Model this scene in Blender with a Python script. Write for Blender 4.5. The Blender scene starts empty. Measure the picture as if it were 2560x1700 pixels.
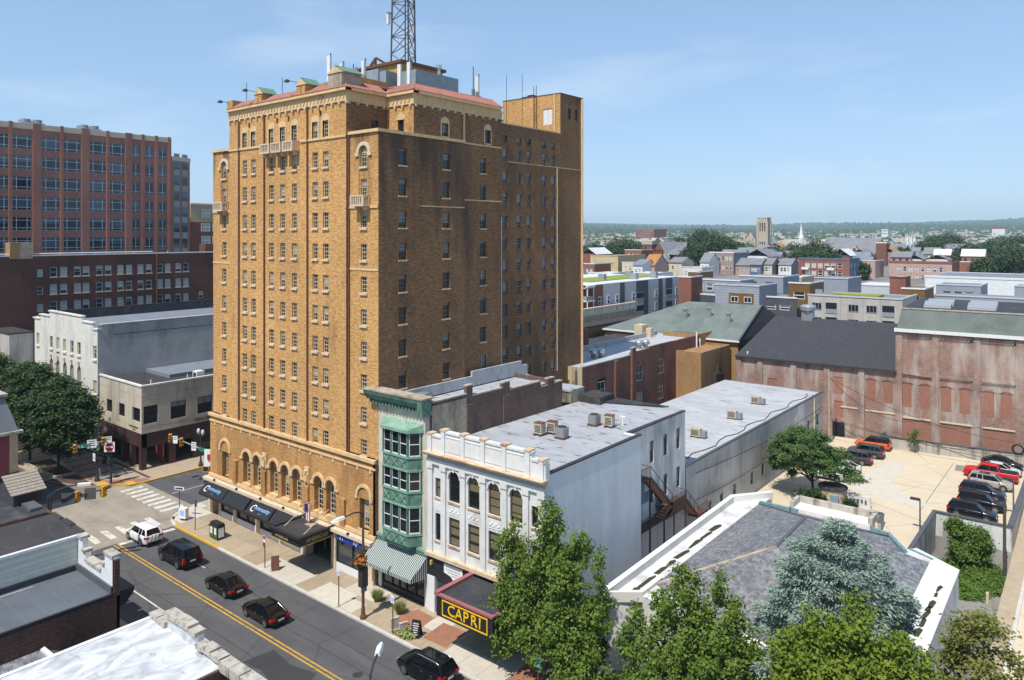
import bpy, bmesh, math, random
import numpy as np
from mathutils import Vector, Matrix
R = math.radians
random.seed(7); RNG = np.random.default_rng(7)
sc = bpy.context.scene
col = sc.collection
# ------------------------------------------------------------ camera
HAZE = 1.15e-4
CAM = (50.32, -43.17, 31.0); YAW = 39.13; FPX = 1848.0; HOR = 583.0
cd = bpy.data.cameras.new('camera'); cam = bpy.data.objects.new('camera', cd); col.objects.link(cam)
cam.location = CAM; cam.rotation_euler = (R(90), 0, R(YAW))
cd.sensor_width = 36; cd.lens = 36 * FPX / 2560; cd.shift_y = -(850 - HOR) / 2560
cd.clip_start = 0.5; cd.clip_end = 40000
sc.camera = cam
# ------------------------------------------------------------ sky, sun, exposure
SUN_EL = 59.0; SUN_DIR = Vector((0.07, -1.0, 0)).normalized() * math.cos(R(SUN_EL)) + Vector((0, 0, math.sin(R(SUN_EL))))
w = bpy.data.worlds.new('World'); sc.world = w; w.use_nodes = True
nt = w.node_tree; nt.nodes.clear()
sky = nt.nodes.new('ShaderNodeTexSky'); sky.sky_type = 'NISHITA'; sky.sun_disc = False
sky.sun_elevation = R(SUN_EL); sky.sun_rotation = math.atan2(SUN_DIR.x, SUN_DIR.y)
sky.altitude = 100; sky.air_density = 1.0; sky.dust_density = 0.0; sky.ozone_density = 6.0
bg = nt.nodes.new('ShaderNodeBackground'); bg.inputs[1].default_value = 0.15
wo = nt.nodes.new('ShaderNodeOutputWorld')
# thin wisps of summer cloud, low over the horizon
tc = nt.nodes.new('ShaderNodeTexCoord'); mp = nt.nodes.new('ShaderNodeMapping'); mp.inputs['Scale'].default_value = (1, 1, 4.5)
nz = nt.nodes.new('ShaderNodeTexNoise'); nz.inputs['Scale'].default_value = 2.6; nz.inputs['Detail'].default_value = 9; nz.inputs['Roughness'].default_value = .58
cr = nt.nodes.new('ShaderNodeValToRGB'); cr.color_ramp.elements[0].position = .52; cr.color_ramp.elements[1].position = .92
cr.color_ramp.elements[0].color = (0, 0, 0, 1); cr.color_ramp.elements[1].color = (.55, .55, .55, 1)
mx = nt.nodes.new('ShaderNodeMix'); mx.data_type = 'RGBA'; mx.inputs[7].default_value = (4.6, 5.0, 5.3, 1)
L = nt.links.new
L(tc.outputs['Generated'], mp.inputs[0]); L(mp.outputs[0], nz.inputs['Vector']); L(nz.outputs[0], cr.inputs[0])
gm = nt.nodes.new('ShaderNodeGamma'); gm.inputs[1].default_value = .5   # hazy summer air evens the sky out
tn_ = nt.nodes.new('ShaderNodeMix'); tn_.data_type = 'RGBA'; tn_.blend_type = 'MULTIPLY'; tn_.inputs[0].default_value = 1; tn_.inputs[7].default_value = (1.3, 1.54, 1.8, 1)
L(sky.outputs[0], gm.inputs[0]); L(gm.outputs[0], tn_.inputs[6])
L(cr.outputs[0], mx.inputs[0]); L(tn_.outputs[2], mx.inputs[6]); L(mx.outputs[2], bg.inputs[0]); L(bg.outputs[0], wo.inputs[0])
sd = bpy.data.lights.new('sun', 'SUN'); sd.energy = 3.9; sd.angle = R(0.53); sd.color = (1, .955, .88)
so = bpy.data.objects.new('sun', sd); col.objects.link(so); so.rotation_euler = SUN_DIR.to_track_quat('Z', 'Y').to_euler()
so.location = (0, -80, 140)
vs = sc.view_settings; vs.view_transform = 'Standard'; vs.look = 'None'; vs.exposure = 0.5; vs.gamma = 1; vs.use_curve_mapping = False
sc.render.engine = 'CYCLES'
# ------------------------------------------------------------ pixel helpers (photograph pixels, 2560 x 1700)
_s, _c = math.sin(R(YAW)), math.cos(R(YAW))
def ray(px, py):
    r, u = (px - 1280) / FPX, (HOR - py) / FPX
    return (r * _c - _s, r * _s + _c, u)
def at_depth(px, py, D):
    d = ray(px, py); return Vector((CAM[0] + d[0] * D, CAM[1] + d[1] * D, CAM[2] + d[2] * D))
def at_y(px, py, y):
    d = ray(px, py); t = (y - CAM[1]) / d[1]; return Vector((CAM[0] + d[0] * t, y, CAM[2] + d[2] * t))
def at_x(px, py, x):
    d = ray(px, py); t = (x - CAM[0]) / d[0]; return Vector((x, CAM[1] + d[1] * t, CAM[2] + d[2] * t))
# ------------------------------------------------------------ objects
WORLD = set()
def tag(o, label=None, cat=None, group=None, kind=None):
    if label: o['label'] = label
    if cat: o['category'] = cat
    if group: o['group'] = group
    if kind: o['kind'] = kind
    return o
def adopt(o, parent):
    if parent is not None:
        o.parent = parent
        if parent.name in WORLD: o.matrix_parent_inverse = Matrix.Translation(-parent.location)
    return o
def thing(name, label, cat, loc=(0, 0, 0), rz=0, group=None, world=True, kind=None):
    o = bpy.data.objects.new(name, None); o.empty_display_size = .3; col.objects.link(o)
    o.location = loc; o.rotation_euler = (0, 0, rz)
    if world: WORLD.add(o.name)
    return tag(o, label, cat, group, kind)
def ob(name, mesh, parent=None, loc=(0, 0, 0), rz=0, scale=None):
    o = bpy.data.objects.new(name, mesh); col.objects.link(o)
    o.location = loc; o.rotation_euler = (0, 0, rz)
    if scale: o.scale = scale
    return adopt(o, parent)
def copy_tree(root, loc, rz=0, label=None, group=None, scale=None):
    r = root.copy(); col.objects.link(r); r.location = loc; r.rotation_euler = (0, 0, rz)
    if scale: r.scale = scale
    if label: r['label'] = label
    if group: r['group'] = group
    for ch in list(root.children):
        c = ch.copy(); col.objects.link(c); c.parent = r
        for g in list(ch.children):
            d = g.copy(); col.objects.link(d); d.parent = c
    return r
class MB:
    def __init__(s): s.v = []; s.f = []; s.m = []; s.cur = 0
    def add(s, pts, faces):
        n = len(s.v); s.v += [tuple(p) for p in pts]; s.f += [[i + n for i in f] for f in faces]; s.m += [s.cur] * len(faces); return s
    def quad(s, *p): return s.add(p, [list(range(len(p)))])
    def box(s, x0, y0, z0, x1, y1, z1):
        if x0 > x1: x0, x1 = x1, x0
        if y0 > y1: y0, y1 = y1, y0
        if z0 > z1: z0, z1 = z1, z0
        return s.add([(x0, y0, z0), (x1, y0, z0), (x1, y1, z0), (x0, y1, z0), (x0, y0, z1), (x1, y0, z1), (x1, y1, z1), (x0, y1, z1)],
                     [[0, 3, 2, 1], [4, 5, 6, 7], [0, 1, 5, 4], [1, 2, 6, 5], [2, 3, 7, 6], [3, 0, 4, 7]])
    def prism(s, pts, z0, z1):
        a = sum(pts[i][0] * pts[(i + 1) % len(pts)][1] - pts[(i + 1) % len(pts)][0] * pts[i][1] for i in range(len(pts)))
        if a < 0: pts = pts[::-1]
        n = len(pts); zf0 = z0 if callable(z0) else (lambda x, y: z0); zf1 = z1 if callable(z1) else (lambda x, y: z1)
        v = [(x, y, zf0(x, y)) for x, y in pts] + [(x, y, zf1(x, y)) for x, y in pts]
        return s.add(v, [list(range(n))[::-1], list(range(n, 2 * n))] + [[i, (i + 1) % n, (i + 1) % n + n, i + n] for i in range(n)])
    def ext(s, prof, axis, a, b):
        # profile of (u, z) pairs swept along x ('x': u is y) or y ('y': u is x) from a to b
        n = len(prof)
        P = (lambda t: [(t, u, z) for u, z in prof]) if axis == 'x' else (lambda t: [(u, t, z) for u, z in prof])
        return s.add(P(a) + P(b), [list(range(n)), list(range(n, 2 * n))[::-1]] + [[(i + 1) % n, i, i + n, (i + 1) % n + n] for i in range(n)])
    def cyl(s, p0, p1, r0, r1=None, n=8, caps=True):
        r1 = r0 if r1 is None else r1
        p0, p1 = Vector(p0), Vector(p1); d = (p1 - p0)
        if d.length < 1e-6: return s
        d.normalize(); a = d.orthogonal().normalized(); b = d.cross(a)
        ring = lambda p, r: [p + (a * math.cos(2 * math.pi * i / n) + b * math.sin(2 * math.pi * i / n)) * r for i in range(n)]
        f = [[i, (i + 1) % n, (i + 1) % n + n, i + n] for i in range(n)]
        if caps: f += [list(range(n))[::-1], list(range(n, 2 * n))]
        return s.add(ring(p0, r0) + ring(p1, r1), f)
    def tube(s, pts, r, n=6):
        for a, b in zip(pts[:-1], pts[1:]): s.cyl(a, b, r, n=n)
        return s
    def bar(s, p0, p1, w, h):
        # square bar between two points
        p0, p1 = Vector(p0), Vector(p1); d = (p1 - p0).normalized()
        up = Vector((0, 0, 1)) if abs(d.z) < .95 else Vector((1, 0, 0))
        a = d.cross(up).normalized() * w / 2; b = d.cross(a).normalized() * h / 2
        q = lambda p: [p - a - b, p + a - b, p + a + b, p - a + b]
        return s.add(q(p0) + q(p1), [[0, 3, 2, 1], [4, 5, 6, 7], [0, 1, 5, 4], [1, 2, 6, 5], [2, 3, 7, 6], [3, 0, 4, 7]])
    def lathe(s, prof, c=(0, 0), n=12):
        k = len(prof); v = []
        for r, z in prof:
            v += [(c[0] + r * math.cos(2 * math.pi * i / n), c[1] + r * math.sin(2 * math.pi * i / n), z) for i in range(n)]
        f = [[j * n + i, j * n + (i + 1) % n, (j + 1) * n + (i + 1) % n, (j + 1) * n + i] for j in range(k - 1) for i in range(n)]
        return s.add(v, f + [list(range(n))[::-1], list(range((k - 1) * n, k * n))])
    def mesh(s, name, mat, smooth=False, fix=False):
        me = bpy.data.meshes.new(name); me.from_pydata([tuple(map(float, p)) for p in s.v], [], s.f)
        for m in (mat if isinstance(mat, (list, tuple)) else [mat]): me.materials.append(M[m] if isinstance(m, str) else m)
        if any(s.m): me.polygons.foreach_set('material_index', s.m)
        if smooth: me.polygons.foreach_set('use_smooth', [True] * len(me.polygons))
        if fix:
            b = bmesh.new(); b.from_mesh(me); bmesh.ops.recalc_face_normals(b, faces=b.faces); b.to_mesh(me); b.free()
        me.update(); return me
    def build(s, name, mat, parent=None, loc=(0, 0, 0), rz=0, smooth=False, kind=None, fix=False):
        o = ob(name, s.mesh(name, mat, smooth, fix), parent, loc, rz)
        if kind: o['kind'] = kind
        return o
def bx(name, mat, parent, *b): return MB().box(*b).build(name, mat, parent)
def structure(name, mb, mat, **k): return mb.build(name, mat, kind='structure', **k)
# ------------------------------------------------------------ materials (surface colours, linear)
M = {}
def lin(h): return tuple(((int(h[i:i + 2], 16) / 255) ** 2.2) for i in (0, 2, 4)) + (1,)
def C(c): return c if len(c) == 4 else tuple(c) + (1,)
class NT:
    def __init__(s, name):
        s.m = bpy.data.materials.new(name); s.m.use_nodes = True; s.t = s.m.node_tree; s.b = s.t.nodes['Principled BSDF']; M[name] = s.m
    def n(s, t, **k):
        o = s.t.nodes.new('ShaderNode' + t)
        for a, v in k.items():
            if isinstance(v, bpy.types.NodeSocket): s.t.links.new(v, o.inputs[a.replace('_', ' ')])
            elif a in o.inputs.keys() or a.replace('_', ' ') in o.inputs.keys(): o.inputs[a.replace('_', ' ')].default_value = v
            else: setattr(o, a, v)
        return o
    def l(s, a, b): s.t.links.new(a, b)
    def pos(s, sx=1, sy=1, sz=1, wall=False):
        g = s.n('NewGeometry').outputs['Position']
        if wall:   # wall coordinates: (x + y, z)
            sp = s.n('SeparateXYZ'); s.l(g, sp.inputs[0])
            ad = s.n('Math', operation='ADD'); s.l(sp.outputs[0], ad.inputs[0]); s.l(sp.outputs[1], ad.inputs[1])
            cb = s.n('CombineXYZ'); s.l(ad.outputs[0], cb.inputs[0]); s.l(sp.outputs[2], cb.inputs[1]); g = cb.outputs[0]
        mp = s.n('Mapping'); mp.inputs['Scale'].default_value = (sx, sy, sz); s.l(g, mp.inputs[0]); return mp.outputs[0]
    def noise(s, vec, scale, detail=5, rough=.6):
        o = s.n('TexNoise', Scale=scale, Detail=detail, Roughness=rough); s.l(vec, o.inputs['Vector']); return o.outputs[0]
    def ramp(s, fac, *stops):
        o = s.n('ValToRGB'); e = o.color_ramp.elements
        while len(e) < len(stops): e.new(.5)
        for q, (p, c) in zip(e, stops): q.position = p; q.color = C(c)
        s.l(fac, o.inputs[0]); return o.outputs[0]
    def mix(s, fac, a, b, mode='MIX'):
        o = s.n('Mix', data_type='RGBA', blend_type=mode)
        for i, v in ((0, fac), (6, a), (7, b)):
            if isinstance(v, bpy.types.NodeSocket): s.l(v, o.inputs[i])
            else: o.inputs[i].default_value = C(v) if i else v
        return o.outputs[2]
    def bump(s, h, strength, dist=.02):
        o = s.n('Bump', Strength=strength, Distance=dist); s.l(h, o.inputs['Height']); s.l(o.outputs[0], s.b.inputs['Normal'])
    def vary(s, c, amt):
        r = s.n('ObjectInfo').outputs['Random']; mr = s.n('MapRange'); mr.inputs[3].default_value = 1 - amt; mr.inputs[4].default_value = 1 + amt
        s.l(r, mr.inputs[0]); cb = s.n('CombineColor')
        for i in range(3): s.l(mr.outputs[0], cb.inputs[i])
        return s.mix(1.0, c, cb.outputs[0], 'MULTIPLY')
    def done(s, c, rough=.8, metal=0, spec=.4):
        if isinstance(c, bpy.types.NodeSocket): s.l(c, s.b.inputs['Base Color'])
        else: s.b.inputs['Base Color'].default_value = C(c)
        s.b.inputs['Roughness'].default_value = rough; s.b.inputs['Metallic'].default_value = metal; s.b.inputs['Specular IOR Level'].default_value = spec
        return s.m
def plain(name, c, c2=None, s=3, rough=.75, bump=0, bs=30, st=(1, 1, 1), metal=0, spec=.4, dirt=None, ds=.6, dst=(1, 1, .25), dr=(.5, .72), vary=0):
    t = NT(name); c2 = c2 or tuple(x * .78 for x in c[:3])
    v = t.pos(*st); k = t.ramp(t.noise(v, s), (.32, c2), (.68, c))
    if dirt: k = t.mix(t.ramp(t.noise(t.pos(*dst), ds, 6, .62), (dr[0], (0, 0, 0)), (dr[1], (1, 1, 1))), k, dirt)
    if vary: k = t.vary(k, vary)
    if bump: t.bump(t.noise(t.pos(), bs, 4), bump)
    return t.done(k, rough, metal, spec)
def brick(name, c1, c2, c3, mortar=(.35, .31, .27), bw=.42, bh=.14, stain=None, srange=(.52, .75), ss=.35, mot=1.6, bump=.35, wear=None, soot=None):
    # coursed brick: real courses plus the streaky batches a far wall shows
    t = NT(name); v = t.pos(wall=True)
    b = t.n('TexBrick', Scale=1.0, Mortar_Size=.012, Bias=-.2); b.inputs['Brick Width'].default_value = bw; b.inputs['Row Height'].default_value = bh
    b.inputs['Color1'].default_value = C(c1); b.inputs['Color2'].default_value = C(c2); b.inputs['Mortar'].default_value = C(mortar); t.l(v, b.inputs['Vector'])
    k = t.mix(t.ramp(t.noise(t.pos(1.1, 4.2, 1, wall=True), mot, 4, .7), (.46, (0, 0, 0)), (.60, (1, 1, 1))), b.outputs[0], c3)
    k = t.mix(t.ramp(t.noise(t.pos(.9, 2.6, 1, wall=True), mot * 2.6, 3, .7), (.48, (0, 0, 0)), (.66, (.8, .8, .8))), k, c2)
    if wear: k = t.mix(t.ramp(t.noise(t.pos(.7, .8, 1, wall=True), .45, 7, .66), (.5, (0, 0, 0)), (.62, (.8, .8, .8))), k, wear)
    if stain: k = t.mix(t.ramp(t.noise(t.pos(1, .22, 1, wall=True), ss, 6, .62), (srange[0], (0, 0, 0)), (srange[1], (.85, .85, .85))), k, stain)
    if soot:   # rain-washed soot, thickest under the coping
        sp = t.n('SeparateXYZ'); t.l(t.n('NewGeometry').outputs['Position'], sp.inputs[0]); mr = t.n('MapRange'); mr.inputs[1].default_value = soot[0]; mr.inputs[2].default_value = soot[1]; mr.inputs[3].default_value = -.16; mr.inputs[4].default_value = .17; t.l(sp.outputs[2], mr.inputs[0])
        ad = t.n('Math', operation='ADD'); t.l(t.noise(t.pos(1.3, .16, 1, wall=True), .5, 6, .66), ad.inputs[0]); t.l(mr.outputs[0], ad.inputs[1])
        k = t.mix(t.ramp(ad.outputs[0], (.47, (0, 0, 0)), (.7, (.85, .85, .85))), k, soot[2])
    k = t.mix(1.0, k, t.ramp(t.noise(t.pos(1, .6, 1, wall=True), .13, 5, .6), (.32, (.78, .76, .74)), (.68, (1.08, 1.06, 1.04))), 'MULTIPLY')
    t.bump(b.outputs['Fac'], -bump, .01)
    return t.done(k, .9, 0, .25)
def glass(name, c=(.012, .016, .02), blind=None, amt=.4, rough=.05):
    # a pane with a roller blind drawn to a random height behind it
    t = NT(name); k = C(c)
    if blind:
        g = t.n('TexCoord').outputs['Generated']; sp = t.n('SeparateXYZ'); t.l(g, sp.inputs[0])
        r = t.n('ObjectInfo').outputs['Random']
        mr = t.n('MapRange'); mr.inputs[3].default_value = 1.25; mr.inputs[4].default_value = 1.25 - amt * 1.6; t.l(r, mr.inputs[0])
        gt = t.n('Math', operation='GREATER_THAN'); t.l(sp.outputs[2], gt.inputs[0]); t.l(mr.outputs[0], gt.inputs[1])
        k = t.mix(gt.outputs[0], c, blind)
    m = t.done(k, rough, 0, .6); t.b.inputs['IOR'].default_value = 1.5; return m
def leaf(name, c1, c2, c3, trans=.3):
    t = NT(name); r = t.n('NewGeometry').outputs['Random Per Island']
    k = t.ramp(r, (0, c1), (.5, c2), (1, c3))
    k = t.mix(t.ramp(t.noise(t.pos(), .8, 3), (.35, (0, 0, 0)), (.7, (1, 1, 1))), k, c3)
    t.done(k, .6, 0, .25)
    tr = t.n('BsdfTranslucent'); t.l(k, tr.inputs[0]); ms = t.n('MixShader'); ms.inputs[0].default_value = trans
    t.l(t.b.outputs[0], ms.inputs[1]); t.l(tr.outputs[0], ms.inputs[2]); t.l(ms.outputs[0], t.t.nodes['Material Output'].inputs[0]); return t.m
def paint(name, c, rough=.22, metal=0.0):
    t = NT(name); t.done(c, rough, metal, .2); t.b.inputs['Coat Weight'].default_value = .35; t.b.inputs['Coat Roughness'].default_value = .04; return t.m
# hotel
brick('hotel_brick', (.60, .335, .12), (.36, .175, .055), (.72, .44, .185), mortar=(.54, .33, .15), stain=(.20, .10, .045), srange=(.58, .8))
brick('hotel_shaded_brick', (.27, .145, .07), (.125, .066, .034), (.34, .20, .105), mortar=(.23, .14, .08), stain=(.085, .058, .045), srange=(.5, .7), ss=.2)  # front brick again, with the side walls' shade put into a darker colour
brick('hotel_shaded_annex_brick', (.27, .145, .07), (.125, .066, .034), (.34, .20, .105), mortar=(.23, .14, .08), stain=(.085, .058, .045), srange=(.52, .74), ss=.2, soot=(25, 41.5, (.085, .06, .046)))  # same shade-darkened brick, plus soot staining towards the top
brick('hotel_wing_brick', (.60, .335, .12), (.36, .175, .055), (.72, .44, .185), mortar=(.54, .33, .15), soot=(30, 42, (.14, .085, .05)))
brick('hotel_base_brick', (.52, .28, .10), (.33, .16, .052), (.62, .36, .145), mortar=(.45, .27, .12), stain=(.2, .1, .04), srange=(.5, .72))
plain('hotel_stone', (.70, .50, .27), (.58, .39, .20), 2.5, .85, .2, dirt=(.24, .16, .09), ds=.9, dr=(.58, .8))
plain('pale_stone', (.66, .54, .40), (.52, .41, .29), 3, .85, .15, dirt=(.28, .22, .16), ds=1.1, dr=(.6, .8))
plain('old_plaster', (.46, .38, .28), (.33, .26, .19), 2, .9, .2, dirt=(.12, .10, .08), ds=.8)
plain('terracotta', (.38, .165, .12), (.25, .095, .075), 5, .7, .1, dirt=(.2, .09, .07), ds=1.5, dr=(.55, .75))
plain('copper_green', (.16, .27, .20), (.10, .17, .12), 4, .7)
plain('rust_brown', (.17, .075, .04), (.10, .045, .03), 4, .8)
plain('blue_metal', (.29, .35, .37), (.22, .27, .29), 1.5, .55, spec=.5)
plain('antenna_white', (.78, .77, .73), (.68, .67, .63), 2, .5)
plain('dark_steel', (.05, .045, .045), (.03, .03, .03), 4, .6)
plain('tower_steel', (.12, .085, .075), (.06, .045, .04), 3, .6)
plain('frame_cream', (.60, .50, .33), (.50, .41, .27), 4, .6)
plain('frame_brown', (.13, .12, .10), (.09, .08, .07), 4, .6)
plain('frame_white', (.74, .74, .72), (.62, .62, .60), 4, .5)
plain('frame_black', (.02, .02, .022), (.015, .015, .017), 4, .45)
plain('frame_grey', (.30, .32, .34), (.24, .26, .28), 4, .5)
glass('pane', blind=(.36, .33, .27), amt=.62); glass('pane_grey', c=(.03, .036, .042), blind=(.24, .245, .24), amt=.7, rough=.12)
glass('pane_dark'); glass('pane_blue', c=(.012, .022, .042), blind=(.07, .10, .15), amt=.75); glass('pane_olive', c=(.012, .012, .012), blind=(.17, .14, .075), amt=1.6, rough=.15)
glass('shop_glass', c=(.045, .055, .055), rough=.06); glass('pane_light', c=(.03, .035, .04), blind=(.42, .43, .40), amt=1.5, rough=.1)
plain('black_awning', (.016, .017, .022), (.011, .012, .015), 2, .65)
plain('black_paint', (.022, .023, .028), (.016, .016, .02), 2, .5)
plain('roof_black', (.045, .047, .052), (.028, .03, .034), .7, .85, .2, dirt=(.10, .095, .09), ds=.5, dst=(1, 1, 1), dr=(.55, .75))
plain('white_paint', (.72, .73, .73), (.62, .63, .64), 1.2, .6, dirt=(.38, .37, .34), ds=.5, dr=(.6, .85))
# green front and cinema front
plain('verdigris', (.135, .25, .19), (.07, .145, .112), 2.2, .7, .15, dirt=(.06, .11, .08), ds=1.6, dst=(1, 1, .5), dr=(.5, .68))
plain('verdigris_pale', (.25, .39, .29), (.15, .265, .20), 2, .7, dirt=(.12, .2, .14), ds=1.2)
plain('cream_plaster', (.60, .55, .45), (.50, .45, .37), 1.5, .85, dirt=(.33, .28, .21), ds=.6)
plain('glazed_white', (.70, .69, .66), (.60, .59, .56), 1.4, .45, .1, dirt=(.36, .28, .18), ds=.7, dr=(.58, .8), spec=.5)
plain('stained_ledge', (.62, .50, .35), (.50, .36, .22), 1.8, .7, dirt=(.33, .16, .07), ds=.6, dst=(1, 1, 1))
plain('blue_wall', (.76, .765, .75), (.69, .70, .69), .8, .8, .08, st=(1, 1, .3), dirt=(.52, .545, .55), ds=.35, dr=(.5, .8))
plain('pale_wall', (.76, .735, .70), (.64, .62, .59), .9, .85, .1, st=(1, 1, .4), dirt=(.34, .335, .33), ds=.5)
plain('grey_wall', (.52, .495, .46), (.41, .39, .365), .7, .85, .1, st=(1, 1, .3), dirt=(.24, .235, .225), ds=.4)
plain('blue_patch', (.20, .27, .34), (.17, .23, .29), 1, .8)
def roof(name, c, c2, crack, amt=(.6, .68), seam=None, grime=None):
    t = NT(name); k = t.ramp(t.noise(t.pos(), .35, 5), (.3, c2), (.7, c))
    if grime: k = t.mix(t.ramp(t.noise(t.pos(.35, 1.5, 1), .5, 6, .65), (.48, (0, 0, 0)), (.75, (.8, .8, .8))), k, grime)
    if seam:
        b = t.n('TexBrick', Scale=1.0, Mortar_Size=.02); b.inputs['Brick Width'].default_value = 9; b.inputs['Row Height'].default_value = 1.3
        b.inputs['Color1'].default_value = (0, 0, 0, 1); b.inputs['Color2'].default_value = (0, 0, 0, 1); b.inputs['Mortar'].default_value = (.6, .6, .6, 1); t.l(t.pos(), b.inputs['Vector'])
        k = t.mix(b.outputs[0], k, seam)
    k = t.mix(t.ramp(t.noise(t.pos(.55, 1.7, 1), .9, 7, .7), (amt[0], (0, 0, 0)), (amt[1], (1, 1, 1))), k, crack)
    t.bump(t.noise(t.pos(), 6, 3), .15); return t.done(k, .75, 0, .3)
roof('roof_white', (.40, .41, .435), (.33, .34, .36), (.10, .097, .095), (.56, .63), (.27, .27, .28), (.26, .26, .27))
roof('roof_silver', (.46, .465, .475), (.37, .375, .385), (.14, .138, .135), (.58, .66), None, (.29, .288, .285))
def coated():
    t = NT('roof_coated'); n = t.n('TexNoise', Scale=.55, Detail=7, Roughness=.62, Distortion=2.2); t.l(t.pos(1, .6, 1), n.inputs['Vector']); k = t.ramp(n.outputs[0], (.3, (.30, .305, .31)), (.46, (.46, .475, .49)), (.62, (.62, .63, .63)), (.78, (.40, .41, .42)))
    k = t.mix(t.ramp(t.noise(t.pos(.5, 1.4, 1), 1.1, 7, .72), (.60, (0, 0, 0)), (.68, (.7, .7, .7))), k, (.2, .195, .18)); t.bump(n.outputs[0], .4, .05); t.done(k, .6, 0, .4)
coated()
brick('fore_brick', (.115, .05, .04), (.075, .035, .03), (.14, .062, .05), mortar=(.26, .20, .17), bw=.26, bh=.095, stain=(.06, .03, .026), srange=(.55, .75), bump=.5)
roof('roof_slategrey', (.115, .13, .15), (.085, .095, .112), (.17, .175, .18), (.66, .8), (.16, .17, .18))
roof('roof_tar', (.055, .05, .05), (.035, .033, .035), (.095, .085, .08), (.55, .75), (.08, .075, .07))
roof('roof_greyblue', (.20, .22, .25), (.15, .165, .19), (.09, .09, .09), (.62, .74))
brick('dark_brick', (.15, .065, .048), (.085, .04, .032), (.18, .085, .064), mortar=(.14, .085, .07), stain=(.055, .033, .028), ss=.25)
brick('brown_brick', (.23, .10, .072), (.12, .055, .043), (.27, .13, .095), mortar=(.19, .12, .095), stain=(.07, .042, .035), srange=(.5, .7), ss=.3)
brick('party_brick', (.17, .105, .088), (.09, .058, .05), (.20, .12, .095), mortar=(.18, .15, .135), stain=(.055, .04, .036), srange=(.48, .68))
brick('office_brick', (.38, .18, .135), (.32, .145, .11), (.42, .205, .155), mortar=(.36, .19, .145), bump=.1, mot=.8)
brick('theatre_brick', (.36, .21, .165), (.25, .12, .09), (.32, .245, .20), mortar=(.33, .27, .235), stain=(.46, .41, .37), srange=(.45, .64), ss=.55, mot=.9, wear=(.19, .15, .13))
brick('red_infill', (.33, .15, .105), (.27, .115, .08), (.37, .19, .14), mortar=(.34, .22, .17))
brick('tan_brick', (.36, .21, .095), (.27, .15, .065), (.42, .26, .13), mortar=(.33, .22, .13), stain=(.15, .09, .05))
brick('maroon_brick', (.26, .055, .07), (.20, .04, .055), (.29, .075, .085), mortar=(.30, .16, .16))
brick('red_brick', (.27, .10, .07), (.20, .075, .055), (.31, .13, .09), mortar=(.28, .17, .14))
plain('buff_block', (.52, .43, .28), (.44, .35, .22), 3, .85)
plain('beige_panel', (.56, .49, .385), (.49, .425, .33), .8, .8, .1, dirt=(.27, .24, .19), ds=.4)
plain('maroon_granite', (.075, .036, .034), (.05, .026, .026), 3, .45)
plain('limestone_white', (.70, .67, .60), (.60, .57, .51), 1.1, .85, .1, dirt=(.42, .40, .36), ds=.6)
plain('grey_stucco', (.46, .445, .42), (.38, .37, .35), .6, .9, .08, dirt=(.17, .17, .18), ds=.22, dst=(1, 1, .5), dr=(.52, .78))
plain('concrete', (.48, .44, .37), (.38, .345, .29), 1.5, .9, .15, dirt=(.13, .12, .105), ds=1.2, dst=(1, 1, .12), dr=(.5, .7))
plain('white_concrete', (.66, .65, .63), (.57, .56, .545), 1.2, .85, .1, dirt=(.36, .35, .33), ds=.6)
plain('coping_grey', (.10, .105, .115), (.07, .075, .082), 2, .7)
plain('parapet_white', (.72, .70, .65), (.64, .62, .56), 1, .7, dirt=(.45, .38, .28), ds=.7, dr=(.62, .85))
plain('moss', (.055, .05, .02), (.025, .024, .012), 5, .95)
plain('copper_blue', (.17, .29, .31), (.11, .2, .22), 2, .6)
def slate(name, a, b, c):
    t = NT(name); g = t.n('TexCoord').outputs['UV']
    br = t.n('TexBrick', Scale=1.0, Mortar_Size=.015); br.inputs['Brick Width'].default_value = .42; br.inputs['Row Height'].default_value = .27
    br.inputs['Color1'].default_value = C(a); br.inputs['Color2'].default_value = C(b); br.inputs['Mortar'].default_value = (.05, .05, .06, 1); t.l(g, br.inputs['Vector'])
    k = t.mix(t.ramp(t.noise(t.pos(), 2.6, 4, .7), (.45, (0, 0, 0)), (.62, (.9, .9, .9))), br.outputs[0], c)
    k = t.mix(t.ramp(t.noise(t.pos(), .22, 4, .6), (.35, (0, 0, 0)), (.75, (.75, .75, .75))), k, b)
    t.bump(br.outputs['Fac'], -.5, .02); return t.done(k, .55, 0, .5)
slate('slate', (.20, .20, .205), (.10, .101, .108), (.34, .33, .32))
plain('shingle_dark', (.055, .055, .062), (.032, .032, .037), 2.2, .9, .5, 14)
plain('shingle_green', (.155, .185, .165), (.12, .145, .13), .5, .85, .2, 14, dirt=(.09, .105, .095), ds=.3, dst=(1, .3, 1))
plain('shingle_tan', (.33, .29, .24), (.22, .19, .155), 5, .9, .5, 16)
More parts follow.
